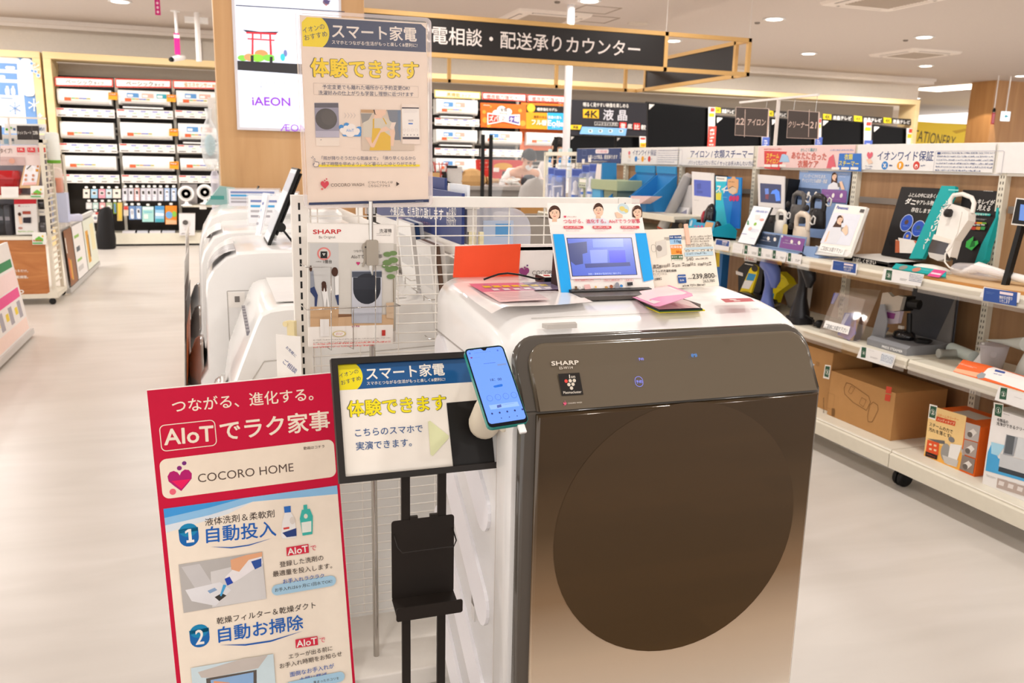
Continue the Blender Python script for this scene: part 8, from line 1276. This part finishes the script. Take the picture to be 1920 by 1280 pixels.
t = thing('side_flyer_board', 'slanting rack of recipe flyers facing the aisle beside the wheeled gondola', 'rack', (-1.44, 9.1, .62), (0, -3, 0)); b = B(); b.box(0, .01, 0, 2.3, -.55, .05, m('#cfccc8', .4)); b.box(-.01, .03, 0, 2.3, -.6, -.55, m('#b9b6b2', .4)); b.box(.0, .03, 0, 2.3, .02, .06, m('#d9d6d2', .3)); b.build('board', t)
for i, (y0, y1, c, lb, dr) in enumerate(((.05, .5, '#8d5a38', 'brown flyer with orange and green food pictures, nearest in the side rack', (('#e8702a', .1, .2, .1, .5), ('#e0a52a', .25, .4, .05, .45), ('#e9e4da', .02, .1, .6, .9))), (.55, 1.25, '#efecea', 'white flyer with green headings in the side rack', (('#8fbf5a', .1, .5, .78, .84), ('#5a626c', .15, .45, .5, .6), ('#8fbf5a', .1, .5, .3, .35), ('#c9c6c4', .1, .55, .1, .2))), (1.3, 2.2, '#e6ead9', 'pale green flyer with a yellow and brown streak, farthest in the side rack', (('#e0a02a', .1, .3, .1, .8), ('#7a4a20', .25, .32, .2, .7), ('#efe6b9', .5, .8, .3, .9))))):
    tt = thing('flyer', lb, 'flyer', (-1.44, 9.1, .62), (0, -3, 0), 'recipe flyers in the side rack'); b = B(); b.box(.0305, .033, y0, y1, -.54+.0, .0, m(c, .45)); b.build('sheet', tt); b = B()
    for c2, a0, a1, z0, z1 in dr: b.box(.033, .034, y0+a0*(y1-y0)*1.1, y0+a1*(y1-y0)*1.1, -.52+.5*z0, -.52+.5*z1, m(c2, .45))
    b.build('picture', tt)
t = thing('slanted_flyer_stand', 'pink and white slanting flyer rack at the frame edge, nearest in the left aisle', 'rack', (-1.38, 6.1, .1), (0, -8, 0)); b = B(); b.box(-.02, 0, -.9, 1.0, -.04, .62, m('#eeeae8', .4)); b.box(-.06, .02, -.9, 1.02, -.08, -.04, m('#c9c6c3', .4)); b.build('board', t); b = B()
b.box(0, .001, -.9, .95, .22, .29, m('#ea4a92', .45)); b.box(0, .001, .5, .95, .44, .5, m('#2f8a56', .45)); b.box(0, .0008, -.9, .98, .3, .42, m('#f6dcdc', .45)); b.box(0, .0008, -.9, .98, -.03, .06, m('#f6dcd2', .45))
for i in range(6): b.box(0, .0012, -.7+.28*i, -.62+.28*i, .12, .17, m('#efd23a')); b.box(0, .0012, -.6+.28*i, -.5+.28*i, .08, .2, m('#a9a6b0'))
b.build('print', t); b = B(); b.box(-.5, -.02, -.85, .95, -.1, -.04, CRM); b.box(-.3, -.2, -.8, -.7, -.1, .5, CRM); b.build('support', t)
# goods on the gondola
SG = m('#3a3433', .5)
for pts, tx, nm, lb in (((222, 108, 515, 112, 525, 300, 232, 298), 'ホットプレート', '23B', 'dark aisle sign lettered hot plate over the left gondola'), ((-260, 102, 15, 106, 28, 300, -250, 298), 'トースター', '23A', 'dark aisle sign cut by the frame edge at far left')):
    def ds(p, pts=pts, tx=tx, nm=nm):
        x0 = pts[0]; p.q(m('#6b6462'), x0+200, pts[1], x0+205, pts[1], x0+214, 300, x0+209, 300)
        if x0 > 0: p.t1(x0+12, 205, x0+195, 205, tx, PAPER, .012, 44); p.t1(x0+218, 205, x0+282, 205, nm, PAPER, .012, 44)
    t = lcard('aisle_sign', lb, 'sign', 8.75, pts, G4, '#3a3433', .015, ds, 'dark aisle signs on the left')
q = aY(16, 228, 8.8); b = B(); b.tube([(q.x, 8.8, 1.3), (q.x, 8.8, q.z+.03)], .01, m('#e3dcd6', .4), 8); b.box(q.x-.5, q.x+.3, 8.79, 8.81, q.z+.03, q.z+.045, m('#ece6e0', .4)); tag(b.build('sign_pole'), 'pale T-shaped pole carrying the dark aisle signs on the left', 'pole')
lcard('header_card', 'white header with green leaves behind the dark aisle signs', 'sign', 9.0, (55, 80, 615, 90, 612, 215, 60, 215), G4, '#eff0ee', .01, lambda p: (p.o(95, 160, 22, 16, m('#5aae3a')), p.o(145, 140, 16, 12, m('#5aae3a')), p.greek(175, 130, 230, 185, 1, m('#4a6a9a'), .8), p.t1(520, 155, 590, 155, 'め!', m('#3a5a8c'), .012)))
lcard('carton', 'white carton with small blue labels under the dark aisle signs', 'carton', 8.95, (0, 228, 680, 235, 700, 370, 0, 365), G4, '#e9e6e0', .1, lambda p: (p.r(50, 285, 118, 355, m('#9cc0d6')), p.r(150, 280, 190, 320, m('#6b7680')), p.greek(150, 330, 200, 360, 1, m('#a9b6bc'), .6)))
def d_ip(p):
    p.t1(0, 445, 160, 445, 'タイプ！', m('#6b4a3a'), .004, 66); p.r(0, 525, 340, 635, m('#cfb3b0'))
    for x, s_ in ((225, '1.0L'), (365, '1.5L'), (505, '2.0L')): p.r(x, 402, x+108, 465, m('#d8303a')); p.t1(x+20, 428, x+88, 428, s_, PAPER, .02, 28); p.greek(x, 488, x+108, 510, 1, m('#e09a98'), .5)
    p.o(165, 580, 40, 36, m('#d8a08c')); p.greek(10, 565, 120, 590, 2, m('#a9807c'), .5)
lcard('capacity_sign', 'pinkish sign with three red capacity tags over the left gondola', 'sign', 8.68, (0, 372, 570, 372, 575, 640, 0, 640), G4, '#e6d3cf', .01, d_ip)
q = aY(101, 300, 8.9); t = thing('canister', 'tall white canister with a green foot behind the gondola side grid', 'canister', (q.x, 8.9, q.z-.03)); b = B(); b.lathe([(.055, .03), (.058, .05), (.058, .26), (.05, .275), (.002, .28)], m('#e6e9e4', .4), 20); b.build('body', t); b = B(); b.lathe([(.05, 0), (.058, .005), (.058, .03)], m('#6fae3a', .4), 20); b.build('foot', t)
q = aY(8, 342, 8.62); t = thing('cooking_pot', 'glossy red cooking pot on the gondola shelf at the frame edge', 'pot', (q.x, 8.75, .98)); b = B(); b.loft([[(q_[0], q_[1], z) for q_ in rrect(-.14*k, -.1*k, .1*k, .1*k, .05, 4)] for z, k in ((0, .9), (.02, 1), (.14, 1.05))], m('#a8141c', .15, coat=.5)); b.build('body', t); b = B(); b.loft([[(q_[0], q_[1], z) for q_ in rrect(-.15*k, -.11*k, .11*k, .11*k, .05, 4)] for z, k in ((.14, 1), (.2, .99), (.215, .9))], m('#b51a20', .15, coat=.5)); b.build('lid', t)
t = thing('recipe_stand', 'wood-framed leaning recipe board with food pictures beside the red pot', 'stand', aY(57, 350, 8.62), (-14, 0, 0)); t.location.z = .98; p = Pan(t.location, (-14, 0, 0), eps=.0006); p.z(*G4); board(p, (345, 540, 560, 530, 510, 940, 258, 940), .015, m('#d9b48a', .5), t, 'frame'); p.y = -.0008
p.q(m('#ecebf0'), 362, 548, 552, 544, 482, 900, 288, 905); p.o(400, 690, 45, 30, m('#e3e0de')); p.q(DARK, 350, 690, 420, 625, 428, 635, 365, 695); p.r(490, 640, 520, 670, m('#d0864a')); p.r(475, 690, 515, 725, m('#d8952a')); p.o(440, 580, 40, 14, m('#e36a5a')); p.q(m('#efb9b4'), 320, 868, 482, 866, 478, 898, 305, 902)
for x, y in ((350, 775), (445, 775), (345, 832), (440, 830)): p.o(x, y, 18, 18, m('#c98a6a'))
p.build('print', t)
lcard('small_card', 'small white card with an orange square beside the red pot', 'card', 8.66, (150, 735, 205, 735, 205, 900, 120, 890), G4, '#e9e4e0', .005, lambda p: (p.r(138, 762, 180, 805, m('#e0783a')), p.r(135, 815, 160, 840, m('#4a4644'))))
lcard('price_card', 'plain white card on the gondola shelf edge below the red pot', 'card', 8.575, (12, 925, 245, 925, 245, 1070, 20, 1070), G4, '#f2efec', .003, lambda p: p.greek(40, 960, 220, 1040, 4, m('#d9d4d0'), .25))
for pts, lb in (((405, 912, 588, 912, 588, 1068, 410, 1068), 'white card with a green house picture on the upper gondola shelf edge'), ((430, 1533, 615, 1533, 615, 1695, 432, 1695), 'white card with a green house picture on the knotty wood board')):
    lcard('price_card', lb, 'card', 8.57, pts, G4, '#f1f0ea', .003, lambda p, q=pts: (p.q(m('#6fc04a'), q[0]+40, q[1]+85, q[0]+90, q[1]+50, q[0]+145, q[1]+85, q[0]+145, q[1]+120, q[0]+40, q[1]+120), p.r(q[0]+5, q[1]+135, q[0]+140, q[1]+152, m('#4aae5a')), p.greek(q[0]+15, q[1]+95, q[0]+170, q[1]+125, 1, m('#c85a48'), .8), p.o(q[0]+140, q[1]+50, 12, 14, m('#e8c82a'))), 'green house cards on the gondola')
lcard('carton', 'white carton with a red band and oven picture, lower gondola shelf', 'carton', 8.66, (185, 1090, 485, 1085, 500, 1560, 215, 1565), G4, '#e9e6e4', .12, lambda p: (p.q(m('#cf2a36'), 185, 1092, 485, 1087, 486, 1150, 187, 1158), p.o(258, 1180, 14, 10, m('#c23a6a')), p.r(300, 1250, 412, 1290, m('#a84a3a')), p.o(262, 1290, 22, 24, HAIR), p.q(SKIN, 245, 1310, 290, 1330, 300, 1420, 265, 1420), p.q(m('#2a2630'), 310, 1335, 415, 1330, 415, 1410, 312, 1405), p.o(275, 1475, 30, 16, m('#b98a80')), p.greek(245, 1510, 450, 1530, 1, m('#8fc04a'), .8), p.greek(240, 1180, 400, 1200, 1, m('#b9b6b4'), .5)))
for x0, x1, y0, y1, c, lb in ((-60, 60, 1165, 1600, '#1c1a1e', 'black rice cooker at the frame edge of the lower gondola shelf'), (62, 140, 1170, 1580, '#3a383e', 'dark grey appliance beside the red-banded carton'), (490, 605, 1090, 1200, '#2f2d31', 'dark glossy appliance right of the red-banded carton'), (500, 612, 1225, 1310, '#e9e4dc', 'cream appliance below the dark glossy one'), (520, 610, 1400, 1520, '#5a575a', 'grey wire basket goods low on the gondola')):
    q0, q1 = aY(G4[0]+x0/G4[2], G4[1]+y1/G4[2], 8.72), aY(G4[0]+x1/G4[2], G4[1]+y0/G4[2], 8.72); t = thing('cooking_appliance', lb, 'appliance', (q0.x, 8.72, max(q0.z, .62))); w_, h_ = q1.x-q0.x, q1.z-max(q0.z, .62); b = B(); b.loft([[(q_[0]+w_/2, q_[1], z) for q_ in rrect(-w_/2*k, .0+.05*(1-k), w_/2*k, .22*k, .02, 3)] for z, k in ((0, .95), (h_*.1, 1), (h_*.85, 1), (h_, .85))], m(c, .2, coat=.4)); b.build('body', t); b = B(); b.box(w_*.25, w_*.75, -.004, .004, h_*.5, h_*.62, m('#8d8a92', .3)); b.build('panel', t)
# second gondola beyond: peg frame and bits
t = thing('peg_gondola', 'cream peg frame gondola behind the wheeled one, with clear goods', 'gondola', (-1.63, 9.3, 0)); b = B()
for x in (.02, .2): b.box(x, x+.02, .3, .33, .1, 1.36, CRM)
b.box(-.1, .22, .3, .33, 1.34, 1.37, CRM); b.box(-.08, .19, .31, .32, .9, 1.3, m('#e2d6c6', .5)); b.build('frame', t); b = B(); b.box(-.1, .25, -.15, .3, .66, .7, m('#d9d5d0', .4)); b.build('shelf', t)
q = aY(104, 332, 9.2); t = thing('orange_canister', 'orange-filled clear canister with a dark label behind the side grid', 'canister', (q.x, 9.25, .98)); b = B(); b.lathe([(.05, 0), (.055, .01), (.055, .13), (.05, .14)], m('#d9733a', .3), 18); b.build('filling', t); b = B(); b.lathe([(.058, 0), (.058, .2), (.045, .23), (.02, .24)], clear('#f2e6e0', .08, .2), 18); b.build('canister', t); b = B(); b.box(-.05, -.0, -.062, -.058, .06, .12, DARK); b.build('label', t); b = B(); b.box(-.06, .08, -.06, .08, .7, .98, m('#c9d0ea', .4)); b.T = None; tag(b.build('clear_carton', None, (q.x, 9.25, 0)), 'pale blue carton under the orange-filled canister', 'carton')
for c, x, y, sx, lb in (('#b8305a', 126, 368, .06, 'crimson pouch on the far part of the left gondola'), ('#e9e2da', 118, 378, .08, 'cream cloth article on the far part of the left gondola'), ('#d9dcf2', 128, 352, .09, 'pale clear tray on the far part of the left gondola')): q = aY(x, y, 9.3); b = B(); b.box(-sx, sx, -.05, .05, 0, .07, m(c, .4)); tag(b.build('kitchen_article', None, (q.x, 9.35, .70), (0, 0, 20), bev=.015), lb, 'article')
# ================================================================= fittings on the ceiling
VT = m('#e6dbd1', .6)
def cassette(lb, px, py):
    q = aZ(px, py, 3.2); t = thing('ceiling_cassette', lb, 'air vent', (q.x, q.y, 3.2), group='ceiling cassettes'); b = B(); b.loft([[(p_[0], p_[1], z) for p_ in rrect(-k, -k, k, k, .1*k, 4)] for z, k in ((0, .5), (-.03, .48), (-.035, .36))], VT, smooth=False); b.build('panel', t); b = B()
    for k in range(4):
        a = 1.5708*k; b.T = Matrix.Rotation(a, 4, 'Z'); b.box(-.3, .3, .37, .43, -.034, -.031, m('#5f554d')); b.box(-.28, .28, .38, .42, -.04, -.034, VT)
    b.build('slot', t); b = B()
    for k in range(12): b.box(-.3, .3, -.3+.05*k, -.275+.05*k, -.042, -.034, m('#b9aa9b', .6))
    b.build('grille', t)
cassette('square ceiling air vent above the black counter sign', 1018, 32); cassette('square ceiling air vent toward the far pillar', 1715, 100); cassette('square ceiling air vent cut by the top edge of the frame', 1660, -2)
for x, y, lb in ((1117, 18, 'ceiling access hatch outline nearest the frame top, right of the square vent'), (1117, 36, 'ceiling access hatch outline below the first one')):
    q = aZ(x, y, 3.2); b = B(); O = rrect(-.24, -.24, .24, .24, .004, 1); I = rrect(-.225, -.225, .225, .225, .003, 1); b.loft([[(p_[0], p_[1], 0) for p_ in O], [(p_[0], p_[1], -.006) for p_ in O], [(p_[0], p_[1], -.006) for p_ in I], [(p_[0], p_[1], 0) for p_ in I]], m('#a39586', .6), cap=False, smooth=False); tag(b.build('access_hatch', None, (q.x, q.y, 3.2)), lb, 'hatch', 'ceiling hatches')
for x, y, lb in ((1196, 43, 'round speaker grille in the ceiling right of the hatches'), (1045, 3, 'tiny ceiling sprinkler near the top of the frame'), (1420, 42, 'small dark ceiling sensor between the downlights'), (1698, 75, 'small dark ceiling sensor above the far square vent')): q = aZ(x, y, 3.2); k = 1.0 if x == 1196 else .25; b = B(); b.lathe([(.14*k, 0), (.14*k, -.012), (.1*k, -.02), (.01, -.022)], m('#d3c6b8' if k == 1 else '#7d7268', .6), 20); tag(b.build('ceiling_fitting', None, (q.x, q.y, 3.2)), lb, 'ceiling fitting')
MG = m('#d0247c', .5)
t = thing('hanging_banner', 'magenta vertical banner hanging from the ceiling at the top of the frame, left side', 'banner', aY(295, 5, 11.5)); b = B(); b.box(-.03, .03, -.003, .003, -.14, .3, MG); b.build('cloth', t); p = Pan(t.location, y=-.0035, eps=.0005)
for i in range(4): p.poly([(.014*math.cos(a), .045-.05*i+.016*math.sin(a)) for a in (6.2832*k/8 for k in range(8))], m('#f3cfe0'))
p.build('print', t)
q = aY(330, 45, 12.6); t = thing('security_camera', 'white security camera on a drop pole with a magenta strip, left ceiling', 'camera', (q.x, 12.6, 2.6)); b = B(); b.tube([(0, 0, .6), (.01, 0, .0)], .02, m('#f1eeee', .4), 10); b.lathe([(.06, .59), (.06, .6)], WHITE, 14); b.build('pole', t); b = B(); b.tube([(-.07, -.1, -.02), (.07, .06, .03)], .035, m('#f1eeec', .4), 12); b.build('housing', t); b = B(); b.tube([(-.095, -.125, -.03), (-.07, -.1, -.02)], [.025, .034], BLACK, 12); b.build('lens', t); b = B(); b.box(-.035, .035, -.026, -.022, .05, .32, MG); b.box(-.035, .035, -.027, -.023, .26, .3, PAPER); b.build('strip', t)
q = aY(370, 50, 12.6); b = B(); b.tube([(0, 0, 0), (0, 0, .62)], .035, m('#e9e4e0', .4), 12); tag(b.build('ceiling_pole', None, (q.x, 12.6, 2.58)), 'white pole dropping from the ceiling to the timber frame, left of the oak pillar', 'pole')
b = B(); a0, a1 = aZ(346, 36, 3.17), aZ(390, 36, 3.17); b.box(a0.x, a1.x, a0.y-.06, a0.y+.06, 3.13, 3.2, WHITE); tag(b.build('emergency_light'), 'white box fitting across the ceiling pole at left', 'ceiling light')
t = thing('exit_sign', 'small lit white direction sign with a green arrow hanging before the far pillar', 'sign', aY(1885, 218, 13.2)); b = B(); b.box(-.1, .1, -.02, .02, -.09, .09, em('#eefcff', 1.2)); b.build('lit_panel', t); p = Pan(t.location, y=-.021, eps=.0008); p.poly([(-.05, 0), (0, .045), (0, .014), (.05, .014), (.05, -.014), (0, -.014), (0, -.045)], em('#19a0b0', .6)); p.build('arrow', t); b = B(); b.tube([(0, 0, .09), (0, 0, 3.2-t.location.z)], .012, m('#e9e4e0', .4), 8); b.build('drop_rod', t)
t = thing('hanging_tag', 'crimson vertical tag on a rod before the far pillar, left of the lit arrow sign', 'tag', aY(1862, 222, 13.2)); b = B(); b.box(-.04, .04, -.004, .004, -.11, .11, m('#c42a44', .5)); b.box(-.025, .025, -.006, -.004, -.09, .09, m('#e38a98')); b.build('tag', t); b = B(); b.tube([(0, 0, .11), (0, 0, 3.2-t.location.z)], .01, m('#e9e4e0', .4), 8); b.lathe([(.03, .12), (.03, .17), (.012, .2)], BLACK, 10); b.build('drop_rod', t)
for x in (1880, 1850): q = aY(x, 190, 13.3); l = bpy.data.lights.new('pillar_spot', 'SPOT'); l.energy = 60; l.spot_size = math.radians(60); l.color = (1, .85, .7); o = bpy.data.objects.new('pillar_spot', l); COL.objects.link(o); o.location = (q.x, 13.4, 3.1); o.rotation_euler = (math.radians(35), 0, 0)
